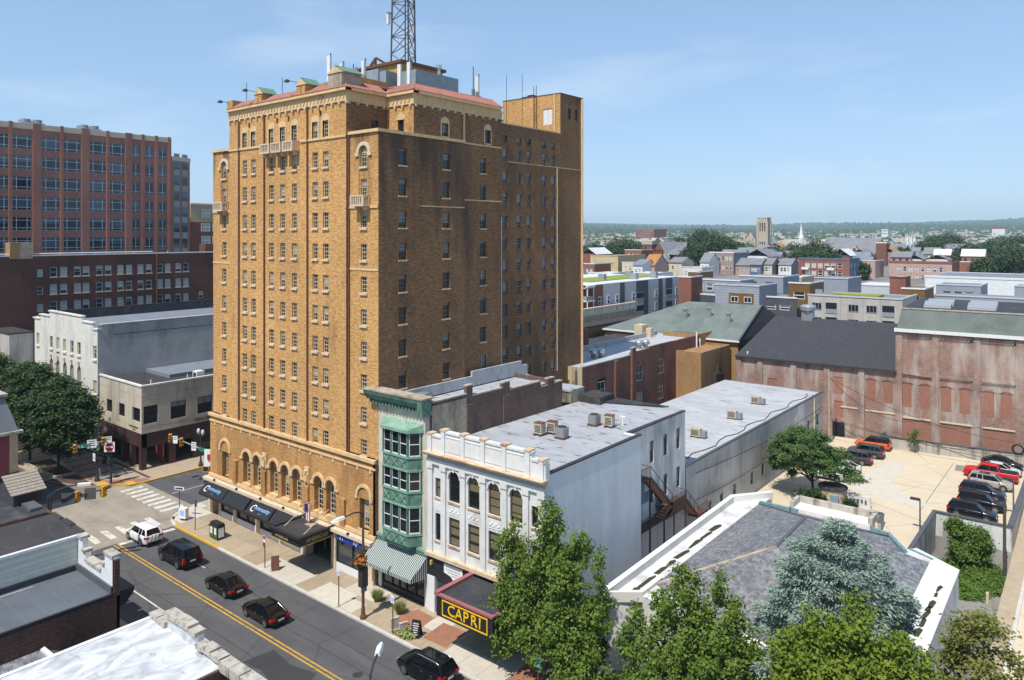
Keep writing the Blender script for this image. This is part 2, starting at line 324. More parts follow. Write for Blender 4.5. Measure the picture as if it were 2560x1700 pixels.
# street
def asphalt(name, c, c2, crack=True, tire=None):
    t = NT(name); k = t.ramp(t.noise(t.pos(), .25, 6, .65), (.35, c2), (.65, c))
    k = t.mix(t.ramp(t.noise(t.pos(), 40, 2), (.3, (0, 0, 0)), (.8, (.5, .5, .5))), k, tuple(x * 1.35 for x in c[:3]))
    if tire: k = t.mix(t.ramp(t.noise(t.pos(.12, .9, 1), .8, 5, .6), (.45, (0, 0, 0)), (.7, (.75, .75, .75))), k, tire)
    if crack:
        vo = t.n('TexVoronoi', feature='DISTANCE_TO_EDGE', Scale=.16); v2 = t.n('Mix', data_type='VECTOR'); v2.inputs[0].default_value = .12
        t.l(t.pos(), v2.inputs[4]); n3 = t.n('TexNoise', Scale=.8); t.l(t.pos(), n3.inputs['Vector']); t.l(n3.outputs['Color'], v2.inputs[5]); t.l(v2.outputs[1], vo.inputs['Vector'])
        k = t.mix(t.ramp(vo.outputs['Distance'], (0, (.55, .55, .55)), (.012, (0, 0, 0))), k, tuple(x * .45 for x in c[:3]))
    t.bump(t.noise(t.pos(), 60, 2), .25, .01); return t.done(k, .9, 0, .25)
asphalt('asphalt', (.085, .085, .088), (.06, .06, .064), True, (.112, .11, .108))
asphalt('asphalt_worn', (.29, .245, .19), (.19, .17, .145), True, (.34, .29, .225))
asphalt('asphalt_patch', (.048, .047, .048), (.036, .035, .036), False)
asphalt('lot_concrete', (.54, .45, .325), (.47, .385, .27), True, (.58, .50, .38))
plain('yellow_line', (.56, .32, .03), (.42, .24, .035), 6, .7, dirt=(.14, .11, .07), ds=2.5, dst=(1, 1, 1), dr=(.5, .75))
plain('white_line', (.66, .63, .56), (.50, .47, .41), 4, .7, dirt=(.26, .23, .18), ds=1.6, dst=(1, 1, 1), dr=(.48, .75))
plain('sidewalk', (.38, .30, .205), (.32, .25, .17), 1.4, .9, .15, dirt=(.26, .21, .155), ds=.8, dst=(1, 1, 1), dr=(.55, .75), vary=.10)
plain('sidewalk_new', (.52, .47, .39), (.45, .41, .34), 1.4, .9, .1, vary=.08)
plain('kerb_stone', (.56, .53, .47), (.45, .42, .37), 2, .85)
plain('kerb_yellow', (.58, .36, .04), (.46, .28, .04), 2, .8)
def paver(name, a, b, m):
    t = NT(name); br = t.n('TexBrick', Scale=1.0, Mortar_Size=.012); br.inputs['Brick Width'].default_value = .22; br.inputs['Row Height'].default_value = .11
    br.inputs['Color1'].default_value = C(a); br.inputs['Color2'].default_value = C(b); br.inputs['Mortar'].default_value = C(m); t.l(t.pos(), br.inputs['Vector'])
    k = t.mix(t.ramp(t.noise(t.pos(), 1.2, 5), (.35, (0, 0, 0)), (.75, (.7, .7, .7))), br.outputs[0], b); return t.done(k, .9, 0, .2)
paver('brick_paver', (.36, .16, .09), (.27, .11, .065), (.30, .2, .14))
plain('dark_paver', (.10, .06, .05), (.07, .045, .04), 3, .9)
plain('plaza_stone', (.26, .245, .22), (.21, .195, .175), 2, .9, vary=.08)
plain('earth', (.075, .055, .035), (.045, .033, .022), 4, .95)
plain('city_ground', (.23, .21, .18), (.15, .14, .125), .15, .95)
plain('grass', (.085, .13, .035), (.05, .085, .022), 2, .95)
# foliage, bark
leaf('leaf_pear', (.06, .115, .018), (.115, .19, .028), (.18, .255, .042), .38)
leaf('leaf_maple', (.11, .17, .02), (.15, .22, .024), (.20, .26, .03), .35)
leaf('leaf_dark', (.022, .052, .018), (.036, .075, .022), (.055, .095, .028), .2)
leaf('leaf_locust', (.055, .115, .035), (.08, .15, .042), (.11, .18, .05), .3)
leaf('leaf_bronze', (.11, .125, .026), (.16, .175, .036), (.21, .21, .048), .3)
leaf('leaf_cedar', (.09, .145, .11), (.18, .26, .205), (.31, .39, .325), .12)
leaf('leaf_bright', (.06, .13, .02), (.09, .175, .025), (.13, .2, .03), .3)
leaf('leaf_far', (.032, .062, .024), (.045, .085, .03), (.062, .105, .036), .15)
leaf('leaf_far2', (.03, .06, .026), (.042, .08, .033), (.06, .10, .04), .15)
plain('bark', (.09, .075, .06), (.05, .042, .035), 8, .95, .6, 12)
plain('straw_grass', (.30, .33, .11), (.22, .25, .075), 6, .9)
# misc
plain('signal_yellow', (.62, .30, .02), (.52, .25, .02), 4, .5); plain('sign_green', (.01, .20, .13), (.01, .17, .11), 4, .5)
plain('sign_white', (.80, .80, .79), (.74, .74, .73), 4, .45); plain('sign_red', (.50, .02, .03), (.42, .02, .03), 4, .5); plain('sign_back', (.28, .28, .28), (.22, .22, .22), 3, .4, metal=.6)
plain('sign_blue', (.012, .05, .32), (.01, .04, .26), 4, .5); plain('letter_yellow', (.85, .50, .01), (.80, .46, .01), 4, .5); plain('letter_gold', (.62, .46, .14), (.52, .38, .1), 4, .4)
plain('letter_blue', (.30, .55, .85), (.28, .5, .8), 4, .5); plain('letter_dark', (.03, .028, .025), (.025, .022, .02), 4, .6)
plain('hvac_tan', (.52, .45, .34), (.42, .36, .27), 3, .6, dirt=(.36, .16, .07), ds=1.3, dst=(1, 1, 1), dr=(.55, .66)); plain('hvac_grey', (.30, .31, .31), (.24, .25, .25), 3, .5, metal=.3)
plain('galvanised', (.55, .55, .55), (.45, .45, .45), 3, .35, metal=.7); plain('pink_trim', (.33, .12, .13), (.28, .095, .10), 3, .6)
plain('siding', (.70, .67, .57), (.61, .585, .50), 1.5, .7, vary=.13); plain('coping_stone', (.48, .44, .37), (.36, .33, .28), 2.5, .9, .2, dirt=(.14, .13, .115), ds=2, dst=(1, 1, 1))
plain('flag_red', (.36, .03, .045), (.3, .025, .04), 3, .8); plain('flag_blue', (.02, .025, .12), (.02, .02, .1), 3, .8); plain('flower_orange', (.62, .14, .015), (.5, .09, .015), 20, .8)
plain('tyre', (.016, .016, .017), (.012, .012, .012), 5, .85); plain('rim', (.50, .50, .51), (.36, .36, .37), 8, .3, metal=.8); plain('trim_black', (.012, .012, .013), (.01, .01, .01), 5, .6)
plain('lamp_red', (.42, .008, .01), (.36, .008, .01), 5, .2); plain('lamp_white', (.62, .62, .62), (.5, .5, .5), 5, .2); plain('plate', (.68, .69, .66), (.6, .6, .58), 9, .5)
glass('car_glass', c=(.005, .006, .008), rough=.03); M['car_glass'].node_tree.nodes['Principled BSDF'].inputs['Specular IOR Level'].default_value = .3
for n_, c_ in (('white', (.74, .75, .76)), ('black', (.006, .006, .008)), ('black_brown', (.008, .007, .007)), ('orange', (.62, .105, .008)), ('slate', (.045, .06, .075)), ('charcoal', (.045, .047, .052)), ('red', (.50, .008, .012)), ('champagne', (.33, .295, .255)), ('navy', (.012, .016, .035)), ('silver', (.50, .51, .53)), ('yellow', (.6, .33, .02))): paint('car_' + n_, c_)
def stripes(name, axis):
    t = NT(name); sp = t.n('SeparateXYZ'); t.l(t.n('NewGeometry').outputs['Position'], sp.inputs[0])
    m = t.n('Math', operation='MULTIPLY'); t.l(sp.outputs[axis], m.inputs[0]); m.inputs[1].default_value = 5.2
    fr = t.n('Math', operation='FRACT'); t.l(m.outputs[0], fr.inputs[0])
    return t.done(t.ramp(fr.outputs[0], (.5, (.012, .045, .04)), (.52, (.46, .49, .46))), .8)
stripes('striped_canvas', 0); stripes('striped_canvas_side', 1)
# ------------------------------------------------------------ windows and walls
ROT = {'F': 0, 'R': math.pi / 2, 'B': math.pi, 'L': -math.pi / 2}
WK = {}
def wkind(key, w, h, nx, ny, frame, pane, fw=.06, mw=.035, depth=.07, sill=None, arch=False, meet=True, sillw=.12, silh=.12, blindpane=None):
    """a window type: w x h opening, origin at the middle of its sill, facing local -y; the frame is the window itself, pane and sill its pieces"""
    a, b = -w / 2, w / 2; m = MB(); y0, y1 = 0, depth
    top = h - w / 2 if arch else h
    m.box(a, y0, 0, b, y1, fw); m.box(a, y0, fw, a + fw, y1, top); m.box(b - fw, y0, fw, b, y1, top)
    if not arch: m.box(a + fw, y0, h - fw, b - fw, y1, h)
    else:
        N = 10
        for i in range(N):
            t0, t1 = math.pi * i / N, math.pi * (i + 1) / N
            o = lambda t, r: (r * math.cos(t), top + r * math.sin(t))
            p = [o(t0, w / 2), o(t1, w / 2), o(t1, w / 2 - fw), o(t0, w / 2 - fw)]
            m.add([(x, y0, z) for x, z in p] + [(x, y1, z) for x, z in p], [[0, 1, 2, 3], [4, 7, 6, 5], [2, 6, 7, 3], [0, 4, 5, 1]])
        m.box(a + fw, y0 + .003, top - mw, b - fw, y1, top + mw)
    for i in range(1, nx): x = a + w * i / nx; m.box(x - mw / 2, y0 + .02, fw, x + mw / 2, y1 - .005, (top if not arch else h - fw * 1.2) - (0 if arch else fw))
    for j in range(1, ny):
        z = h * j / ny; k = mw * (1.7 if meet and j == ny // 2 else 1)
        if arch and z > top - .1: continue
        m.box(a + fw, y0 + .015, z - k / 2, b - fw, y1 - .002, z + k / 2)
    fm = m.mesh('window', frame)
    p = MB(); yy = y0 + .05
    if arch: p.quad(*([(a, yy, 0), (b, yy, 0)] + [(w / 2 * math.cos(math.pi * i / 10), yy, top + w / 2 * math.sin(math.pi * i / 10)) for i in range(11)]))
    else: p.quad((a, yy, 0), (b, yy, 0), (b, yy, h), (a, yy, h))
    s = MB().box(a - .07, -.2 - sillw + .07, -silh, b + .07, .05, -.002).mesh('sill', sill) if sill else None
    WK[key] = (fm, p.mesh('pane', pane), s, w, h)
def win(root, key, face, u, c, z, rec=.14, extra=None, name='window'):
    """put window type `key` on a wall: face F (plane y=c, u is x) or R (plane x=c, u is y); z is the sill height"""
    fm, pm, sm, w, h = WK[key]
    d = {'F': (0, 1), 'R': (-1, 0), 'B': (0, -1), 'L': (1, 0)}[face]
    loc = (u, c, z) if face in 'FB' else (c, u, z)
    loc = (loc[0] + d[0] * rec, loc[1] + d[1] * rec, z)
    o = ob(name, fm, root, loc, ROT[face]); ob('pane', pm, o)
    if sm: ob('sill', sm, o)
    return o
def wall(root, name, mat, face, c, u0, u1, z0, z1, holes=(), rec=.2, kind=None):
    """a wall plane with real openings: holes are (u0, u1, z0, z1[, arched]); reveals go `rec` deep"""
    m = MB(); hs = [(h[0], h[1], h[2], h[3], len(h) > 4 and h[4]) for h in holes]
    d = {'F': 1, 'R': -1, 'B': -1, 'L': 1}[face]
    P = (lambda u, z, e=0: (u, c + d * e, z)) if face in 'FB' else (lambda u, z, e=0: (c + d * e, u, z))
    us = sorted({u0, u1} | {v for h in hs for v in h[:2] if u0 < v < u1}); zs = sorted({z0, z1} | {v for h in hs for v in h[2:4] if z0 < v < z1})
    for a, b in zip(us[:-1], us[1:]):
        run = None
        for q, e in zip(zs[:-1], zs[1:]):
            um, zm = (a + b) / 2, (q + e) / 2
            full = not any(h[0] < um < h[1] and h[2] < zm < h[3] for h in hs)
            if full: run = (run[0], e) if run else (q, e)
            if run and (not full or e == zs[-1]): m.quad(P(a, run[0]), P(b, run[0]), P(b, run[1]), P(a, run[1])); run = None
    for a, b, q, e, ar in hs:
        s = e - (b - a) / 2 if ar else e
        m.quad(P(a, q), P(a, q, rec), P(a, s, rec), P(a, s)); m.quad(P(b, q, rec), P(b, q), P(b, s), P(b, s, rec)); m.quad(P(a, q, rec), P(a, q), P(b, q), P(b, q, rec))
        if not ar: m.quad(P(a, e), P(a, e, rec), P(b, e, rec), P(b, e))
        else:
            N = 10; r = (b - a) / 2; mid = (a + b) / 2; o = lambda t: (mid - r * math.cos(t), s + r * math.sin(t))
            for i in range(N):
                x0, y0 = o(math.pi * i / N); x1, y1 = o(math.pi * (i + 1) / N)
                m.quad(P(x0, y0), P(x1, y1), P(x1, e), P(x0, e)); m.quad(P(x0, y0), P(x0, y0, rec), P(x1, y1, rec), P(x1, y1))
    return m.build(name, mat, root, kind=kind)
def arch_ring(face, c, u, zs, r0, r1, e0, e1, n=12):
    """moulded half ring over an arch, springing at zs"""
    m = MB(); d = {'F': 1, 'R': -1}[face]
    P = (lambda x, z, e: (x, c + d * e, z)) if face == 'F' else (lambda x, z, e: (c + d * e, x, z))
    o = lambda t, r: (u - r * math.cos(t), zs + r * math.sin(t))
    for i in range(n):
        t0, t1 = math.pi * i / n, math.pi * (i + 1) / n
        p = [o(t0, r0), o(t1, r0), o(t1, r1), o(t0, r1)]
        m.add([P(x, z, e0) for x, z in p] + [P(x, z, e1) for x, z in p], [[0, 1, 2, 3], [0, 4, 5, 1], [1, 5, 6, 2], [2, 6, 7, 3], [3, 7, 4, 0]])
    return m
def text(name, s, mat, size, parent, loc, rot, extrude=.02, align='LEFT', shear=0, xs=1.0):
    cu = bpy.data.curves.new(name, 'FONT'); cu.body = s; cu.size = size; cu.extrude = extrude; cu.align_x = align; cu.shear = shear; cu.resolution_u = 2
    tmp = bpy.data.objects.new(name, cu); col.objects.link(tmp); bpy.context.view_layer.update()
    dg = bpy.context.evaluated_depsgraph_get(); me = bpy.data.meshes.new_from_object(tmp.evaluated_get(dg)); bpy.data.objects.remove(tmp)
    me.name = name; me.materials.clear(); me.materials.append(M[mat])
    o = ob(name, me, parent, loc); o.rotation_euler = rot; o.scale = (xs, 1, 1); return o
FR = (R(90), 0, 0); RR = (R(90), 0, R(90))
def hotel_windows():
    wkind('sash', .86, 1.46, 3, 4, 'frame_cream', 'pane', sill='pale_stone', sillw=.16, silh=.2)
    wkind('sash_side', .96, 1.55, 3, 4, 'frame_brown', 'pane_grey', sill='hotel_stone', sillw=.1, silh=.13)
    wkind('sash_rear', .94, 1.5, 2, 4, 'frame_grey', 'pane_grey', sill='rust_brown', sillw=.08, silh=.1)
    wkind('small_rear', .94, .84, 3, 2, 'frame_brown', 'pane_grey', sill='rust_brown', sillw=.08, silh=.1)
    wkind('sash_arch', .9, 1.55, 3, 4, 'frame_cream', 'pane', fw=.07)
    wkind('arch_small', .95, 1.75, 3, 4, 'frame_cream', 'pane', arch=True, sill='pale_stone', sillw=.16, silh=.18)
    wkind('tall_arch', 1.36, 3.4, 3, 7, 'frame_cream', 'pane', fw=.1, mw=.05, arch=True, meet=False)
    wkind('tall_flat', 1.0, 2.75, 3, 6, 'frame_cream', 'pane', fw=.12, mw=.05, meet=False)
hotel_windows()
# ------------------------------------------------------------ the hotel
HX = -28.0
def hotel():
    T = thing('hotel', 'tall tan brick hotel with red tile roof edge and steel tower on its roof', 'hotel', (-14, 8, 0))
    rows = [10.98 + 2.93 * k for k in range(9)]            # sills of the repeated storeys
    cx = [-20.93, -19.28, -16.0, -14.03, -12.04, -8.7, -7.05]
    H = 1.46; hw = .43
    wm = lambda us, zs, h=H, w=hw: [(u - w, u + w, z, z + h) for u in us for z in zs]
    rc = rows + [37.25]
    arches = [(u - .45, u + .45, 40.05, 41.6) for u in cx]
    vents = [(u - .17, u + .17, 42.05, 42.6) for u in (-20.1, -15.0, -13.05, -7.9)]
    wall(T, 'front_wall', 'hotel_brick', 'F', -.35, -24.0, -4.05, 11.0, 43.1, wm(cx, rc) + arches + vents)
    for u in cx:
        for z in rc: win(T, 'sash', 'F', u, -.35, z)
        win(T, 'sash_arch', 'F', u, -.35, 40.05)
        # stone surround with a round head
        m = arch_ring('F', -.35, u, 41.6, .002, .62, -.06, .12); m.box(u - .62, -.41, 40.05, u - .45, -.2, 41.6).box(u + .45, -.41, 40.05, u + .62, -.2, 41.6)
        m.build('window_surround', 'hotel_stone', T)
    for v in vents: bx('vent', 'frame_black', T, v[0], -.2, v[2], v[1], -.16, v[3])
    wing = rows[:9]
    for u, a, b in ((-25.65, HX, -24.0), (-1.98, -4.05, 0)):
        zz = [z for z in wing]
        wall(T, 'wing_wall', 'hotel_wing_brick', 'F', 0, a, b, 11.0, 40.0, wm([u], zz) + [(u - .475, u + .475, 37.0, 38.75, True)])
        for z in zz: win(T, 'sash', 'F', u, 0, z)
        win(T, 'arch_small', 'F', u, 0, 37.0)
        arch_ring('F', 0, u, 38.3, .62, .95, -.12, .05).build('arch_moulding', 'pale_stone', T)
        for s in (-1, 1): bx('impost', 'hotel_stone', T, u + s * .62, -.16, 37.95, u + s * 1.12, .02, 38.28)
        for s in (-.55, .55): bx('corbel_strip', 'hotel_base_brick', T, u + s * 1.2 - .07, -.05, 34.5, u + s * 1.2 + .07, .02, 37.9)
        bx('coping', 'hotel_stone', T, a - (.15 if a == HX else -.005), -.18, 40.0, b + (.16 if b == 0 else -.005), .35, 40.28)
        balcony(T, u, 33.4, 1.85)
        bx('string_course', 'hotel_stone', T, a + .005, -.1, 33.25, b - .005, .02, 33.5); bx('string_course', 'hotel_stone', T, a + .005, -.05, 27.65, b - .005, .02, 27.83)
    for u in (-16.0, -14.03, -12.04): balcony(T, u, 39.0, 1.7, -.35)
    bx('string_course', 'hotel_stone', T, -24.0, -.46, 39.82, -17.0, -.33, 40.02); bx('string_course', 'hotel_stone', T, -11.0, -.46, 39.82, -4.05, -.33, 40.02)
    # side returns of the projecting centre
    wall(T, 'side_return', 'hotel_shaded_brick', 'R', -4.05, -.35, 4.57, 11.0, 43.1, [(2.6, 3.5, 40.3, 41.7)])
    win(T, 'sash_side', 'R', 3.05, -4.05, 40.25)
    for x in (-22.0, -17.2, -9.84): MB().cyl((x, -.45, 11), (x, -.45, 43.2), .085, n=6).build('downspout', 'rust_brown', T)
    MB().cyl((-4.0, -.09, 11), (-4.0, -.09, 40), .09, n=6).build('downspout', 'rust_brown', T)
    # ---- base: arcade storey and shopfront
    cols_ = [(-20.56, 1), (-18.6, 1), (-15.55, 1), (-13.56, 1), (-11.63, 1), (-8.15, 1), (-6.3, 1)]
    hol = [(u - .7, u + .7, 4.6, 8.0, True) for u, _ in cols_]
    holw = [(-25.5, -24.2, 4.4, 7.15), (-2.15, -.85, 4.6, 7.3)]
    wall(T, 'arcade_wall', 'hotel_base_brick', 'F', -.35, HX, 0, 3.9, 10.75, hol + holw, rec=.55)
    bx('wall_end', 'hotel_shaded_brick', T, -.004, -.35, 0, -.3, 17.3, 11)
    for u, _ in cols_:
        win(T, 'tall_arch', 'F', u, -.35, 4.6, rec=.5)
        arch_ring('F', -.35, u, 7.3, .7, .98, -.14, .06).build('arch_moulding', 'hotel_stone', T)
        bx('arch_sill', 'hotel_stone', T, u - .68, -.5, 4.32, u + .68, -.1, 4.62)
    for u in (-21.5, -19.58, -17.65, -16.5, -14.56, -12.6, -10.68, -9.1, -7.22, -5.35): bx('impost', 'hotel_stone', T, u - .28, -.5, 7.1, u + .28, -.33, 7.3)
    for u, z in ((-24.85, 4.4), (-1.5, 4.6)):
        win(T, 'tall_flat', 'F', u, -.35, z, rec=.45); arch_ring('F', -.35, u, 7.5, .85, 1.12, -.14, .06).build('arch_moulding', 'hotel_stone', T)
        for s in (-1, 1): bx('impost', 'hotel_stone', T, u + s * .85, -.48, 7.2, u + s * 1.18, -.33, 7.5)
        bx('arch_sill', 'hotel_stone', T, u - .75, -.5, z - .3, u + .75, -.1, z)
    for u in (-17.15, -9.9):
        m = MB(); m.box(u - .35, -.5, 6.9, u + .35, -.33, 8.5); m.box(u - .25, -.66, 7.15, u + .25, -.5, 7.9); m.box(u - .14, -.74, 7.9, u + .14, -.5, 8.2); m.build('carved_shield', 'hotel_stone', T)
    for z, e, h in ((10.72, .22, .3), (10.1, .1, .16), (4.02, .16, .3)):
        bx('string_course', 'hotel_stone', T, HX - e * .5, -.35 - e, z, 0.002 + e * .4, -.3, z + h)
    for k in range(16):
        x = -26.9 + k * 1.75
        bx('dentil', 'hotel_stone', T, x - .12, -.41, 9.75, x + .12, -.33, 10.1)
    for x in (-22.6, -17.15, -9.9, -4.4): bx('buttress', 'hotel_base_brick', T, x - .35, -.62, 4.3, x + .35, -.34, 6.7)
    shopfront(T)
    # ---- right wing wall (in shade), rear wall
    yc = [2.88, 8.57]
    rr = rows + [36.9 + .35]
    wall(T, 'side_wall', 'hotel_shaded_annex_brick', 'R', 0, 0, 11.17, 11.0, 40.0, wm(yc, rr[:-1] + [37.2], 1.55, .48))
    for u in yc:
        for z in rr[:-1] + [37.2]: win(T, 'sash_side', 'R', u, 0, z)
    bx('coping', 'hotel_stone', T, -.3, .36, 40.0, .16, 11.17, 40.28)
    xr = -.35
    wall(T, 'side_wall', 'hotel_shaded_brick', 'R', xr, 11.17, 17.3, 11.0, 43.1, wm([14.35], rr[:-1] + [37.2], 1.55, .48) + [(14.63, 15.53, 40.4, 41.9)])
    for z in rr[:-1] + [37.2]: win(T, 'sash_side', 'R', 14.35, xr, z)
    wall(T, 'upper_side_wall', 'hotel_shaded_brick', 'R', xr, 4.57, 11.17, 40.0, 43.1, [(8.26, 9.16, 40.5, 41.9)])
    for u, z in ((8.71, 40.5), (15.08, 40.4)):
        win(T, 'sash_side', 'R', u, xr, z - .05); m = arch_ring('R', xr, u, 41.75, .002, .62, -.06, .08)
        m.box(xr + .06, u - .62, z, xr - .1, u - .47, 41.75).box(xr + .06, u + .47, z, xr - .1, u + .62, 41.75); m.build('window_surround', 'hotel_stone', T)
    wall(T, 'upper_front_wall', 'hotel_brick', 'F', 4.57, -4.05, xr, 40.0, 43.1, [(-2.55, -1.7, 40.2, 41.75)])
    arch_ring('F', 4.57, -2.12, 41.75, .002, .6, -.06, .1).build('window_surround', 'hotel_stone', T); bx('dark_opening', 'frame_black', T, -2.55, 4.72, 40.2, -1.7, 4.74, 41.75)
    bx('string_course', 'hotel_stone', T, xr - .01, 11.2, 40.0, xr + .06, 17.3, 40.16)
    bx('string_course', 'hotel_stone', T, xr - .01, 11.2, 34.3, xr + .05, 17.3, 34.42); bx('string_course', 'hotel_stone', T, -.01, 5.2, 33.5, .04, 11.15, 33.6)
    MB().cyl((xr + .1, 11.35, 40.2), (xr + .1, 11.35, 44.1), .12, n=6).build('downspout', 'hotel_stone', T)
    bx('back_wall', 'hotel_shaded_brick', T, HX, 17.0, 0, -.36, 17.28, 43.1)
    bx('left_wall', 'hotel_shaded_brick', T, HX - .0, .01, 0, HX + .3, 17, 39.98)
    bx('wing_roof', 'roof_tar', T, HX + .3, .36, 39.5, -4.1, 17, 39.7); bx('wing_roof', 'roof_tar', T, -4.1, .36, 39.5, -.02, 4.5, 39.7); bx('side_return', 'hotel_shaded_brick', T, -24.0, -.34, 39.6, -23.7, 17, 43.1)
    # ---- frieze, cornice, tile edge
    per = [((-24.0, -.35), (-4.05, -.35), 'F'), ((-4.05, -.35), (-4.05, 4.57), 'R'), ((-4.05, 4.57), (xr, 4.57), 'F'), ((xr, 4.57), (xr, 17.3), 'R')]
    for (ax, ay), (bx_, by), f in per:
        m = MB(); n = MB(); k = MB()
        if f == 'F':
            x1 = bx_ + .12
            bxs = (ax, ay - .12, 43.1, x1, ay + .3, 44.05); bxc = (ax, ay - .4, 44.05, bx_ + .4, ay + .3, 44.28)
            for i in range(int((bx_ - ax) / .55)):
                x = ax + .3 + i * .55; n.add([(x, ay - .12, 43.3), (x + .12, ay - .19, 43.3), (x + .4, ay - .19, 43.85), (x + .3, ay - .12, 43.9), (x + .16, ay - .12, 43.3), (x + .46, ay - .12, 43.88)], [[0, 1, 2, 3], [1, 4, 5, 2]])
            for i in range(int((bx_ - ax) / 1.05) + 1): x = ax + .2 + i * 1.05; k.box(x - .11, ay - .2, 42.88, x + .11, ay + .01, 43.1)
        else:
            bxs = (ax - .3, ay + .3, 43.1, ax + .12, by, 44.05); bxc = (ax - .3, ay - .39, 44.06, ax + .4, by - .4, 44.285)
            for i in range(int((by - ay) / .55)):
                y = ay + .3 + i * .55; n.add([(ax + .12, y, 43.3), (ax + .19, y + .12, 43.3), (ax + .19, y + .4, 43.85), (ax + .12, y + .3, 43.9)], [[0, 1, 2, 3]])
            for i in range(int((by - ay) / 1.05) + 1): y = ay + .2 + i * 1.05; k.box(ax - .01, y - .11, 42.88, ax + .2, y + .11, 43.1)
        m.box(*bxs); m.build('frieze', 'hotel_stone', T); n.build('frieze_scrolls', 'hotel_stone', T); k.build('corbel_row', 'pale_stone', T); MB().box(*bxc).build('cornice', 'hotel_stone', T)
    tiles(T, per)
    bx('main_roof', 'roof_tar', T, -23.6, 1.0, 44.0, -5.2, 17.2, 45.15); bx('main_roof', 'roof_tar', T, -5.2, 5.7, 44.0, -1.5, 17.1, 45.14)
    bx('roof_kerb', 'hotel_base_brick', T, -15.5, 2.2, 45.15, -5.6, 2.5, 46.0); bx('roof_kerb', 'hotel_base_brick', T, -5.9, 2.5, 45.15, -5.6, 6.4, 45.95)
    # ---- stepped chimney-like dormers along the front edge
    for x, w, mt in ((-18.2, .62, 'hotel_brick'), (-10.8, .66, 'hotel_brick'), (-5.35, .98, 'old_plaster')):
        big = w > .9; y0 = -.5 if not big else -.62; y1 = y0 + (1.7 if not big else 2.3); z1 = 45.35 if not big else 45.75
        d = bx('gable_dormer', mt, T, x - w, y0, 44.28, x + w, y1, z1)
        MB().ext([(x - w - .14, z1 + .002), (x, z1 + .62), (x + w + .14, z1 + .002)], 'y', y0 - .08, y1).build('gable', 'hotel_stone', d)
        MB().ext([(x - w - .22, z1 - .02), (x, z1 + .66), (x + w + .22, z1 - .02), (x + w + .22, z1 + .08), (x, z1 + .78), (x - w - .22, z1 + .08)], 'y', y0 + .05, y1 + .1).build('copper_roof', 'copper_green', d)
        if not big: bx('niche', 'hotel_base_brick', d, x - .16, y0 - .02, 44.6, x + .16, y0 + .05, 45.2)
    bx('gable_dormer', 'hotel_base_brick', T, -24.2, -.5, 44.28, -23.1, 1.2, 45.3)
    # ---- rear wing and its tower
    X = -9.3; yl = [28.72, 31.58, 33.6, 37.03, 39.05]
    rz = [38.92 - 1.62 - 2.79 * k for k in range(11)]
    ho = [(u - .47, u + .47, 42.55, 43.39) for u in yl] + [(u - .47, u + .47, 40.24, 41.74) for u in yl] + [(u - .47, u + .47, z, z + 1.5) for u in yl for z in rz]
    wall(T, 'rear_wing_wall', 'hotel_shaded_brick', 'R', X, 17.3, 40.75, 0, 44.8, ho)
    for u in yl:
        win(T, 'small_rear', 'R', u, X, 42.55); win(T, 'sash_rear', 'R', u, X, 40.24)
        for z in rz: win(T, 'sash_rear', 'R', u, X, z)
    wall(T, 'rear_tower_wall', 'hotel_shaded_brick', 'R', X, 40.75, 46.3, 0, 50.45, [(42.6, 43.4, 47.05, 48.7, True), (44.3, 45.1, 47.05, 48.7, True)])
    wkind('tower_lancet', .8, 1.65, 2, 2, 'frame_brown', 'pane_dark', arch=True)
    for u in (43.0, 44.7): win(T, 'tower_lancet', 'R', u, X, 47.05)
    wall(T, 'rear_tower_front', 'hotel_brick', 'F', 40.75, -19.7, X, 44.0, 50.45, [(-12.3, -10.7, 46.3, 48.55)])
    bx('shutter', 'frame_white', T, -12.3, 40.85, 46.3, -11.52, 40.9, 48.55); bx('shutter', 'frame_white', T, -11.48, 40.85, 46.3, -10.7, 40.9, 48.55)
    bx('rear_roof', 'roof_tar', T, -19.7, 17.3, 44.2, X - .02, 40.74, 44.5); bx('coping', 'hotel_stone', T, X - .3, 17.4, 44.8, X + .06, 40.74, 44.95)
    bx('tower_coping', 'frame_brown', T, -19.75, 40.7, 50.45, X + .05, 40.95, 50.55); bx('tower_coping', 'frame_brown', T, X - .2, 40.95, 50.45, X + .05, 46.35, 50.55); bx('tower_roof', 'roof_tar', T, -19.7, 40.9, 50.0, X - .1, 46.3, 50.2)
    bx('tower_back', 'hotel_shaded_brick', T, -19.7, 46.0, 0, X - .02, 46.28, 50.4); bx('tower_left', 'hotel_shaded_brick', T, -19.7, 40.76, 44, -19.5, 46, 50.4); bx('rear_left', 'hotel_shaded_brick', T, -19.7, 17.3, 0, -19.5, 46, 44.2)
    bx('string_course', 'hotel_stone', T, X - .01, 29.2, 40.02, X + .05, 46, 40.12)
    MB().cyl((X + .12, 46.0, 8), (X + .12, 46.0, 50.3), .17, n=6).build('downspout', 'hotel_stone', T); MB().cyl((X + .08, 39.9, 12), (X + .08, 39.9, 40), .06, n=6).build('drain_pipe', 'pale_stone', T)
    MB().cyl((-10.2, 40.66, 45), (-10.2, 40.66, 50.4), .14, n=6).build('downspout', 'hotel_stone', T)
    lad = MB()
    for s in (-.25, .25): lad.cyl((-13.6 + s, 40.6, 44.9), (-13.6 + s, 40.6, 52), .04, n=5)
    for k in range(22): lad.cyl((-13.85, 40.6, 45.2 + k * .3), (-13.35, 40.6, 45.2 + k * .3), .025, n=4)
    lad.build('roof_ladder', 'rust_brown', T)
    m = MB().box(-16.6, 42, 50.2, -15.0, 43.6, 50.75); m.box(-16.9, 41.7, 50.75, -14.7, 43.9, 50.9).box(-16.3, 42.3, 50.9, -15.3, 43.3, 51.2); m.build('roof_ventilator', 'dark_steel', T)
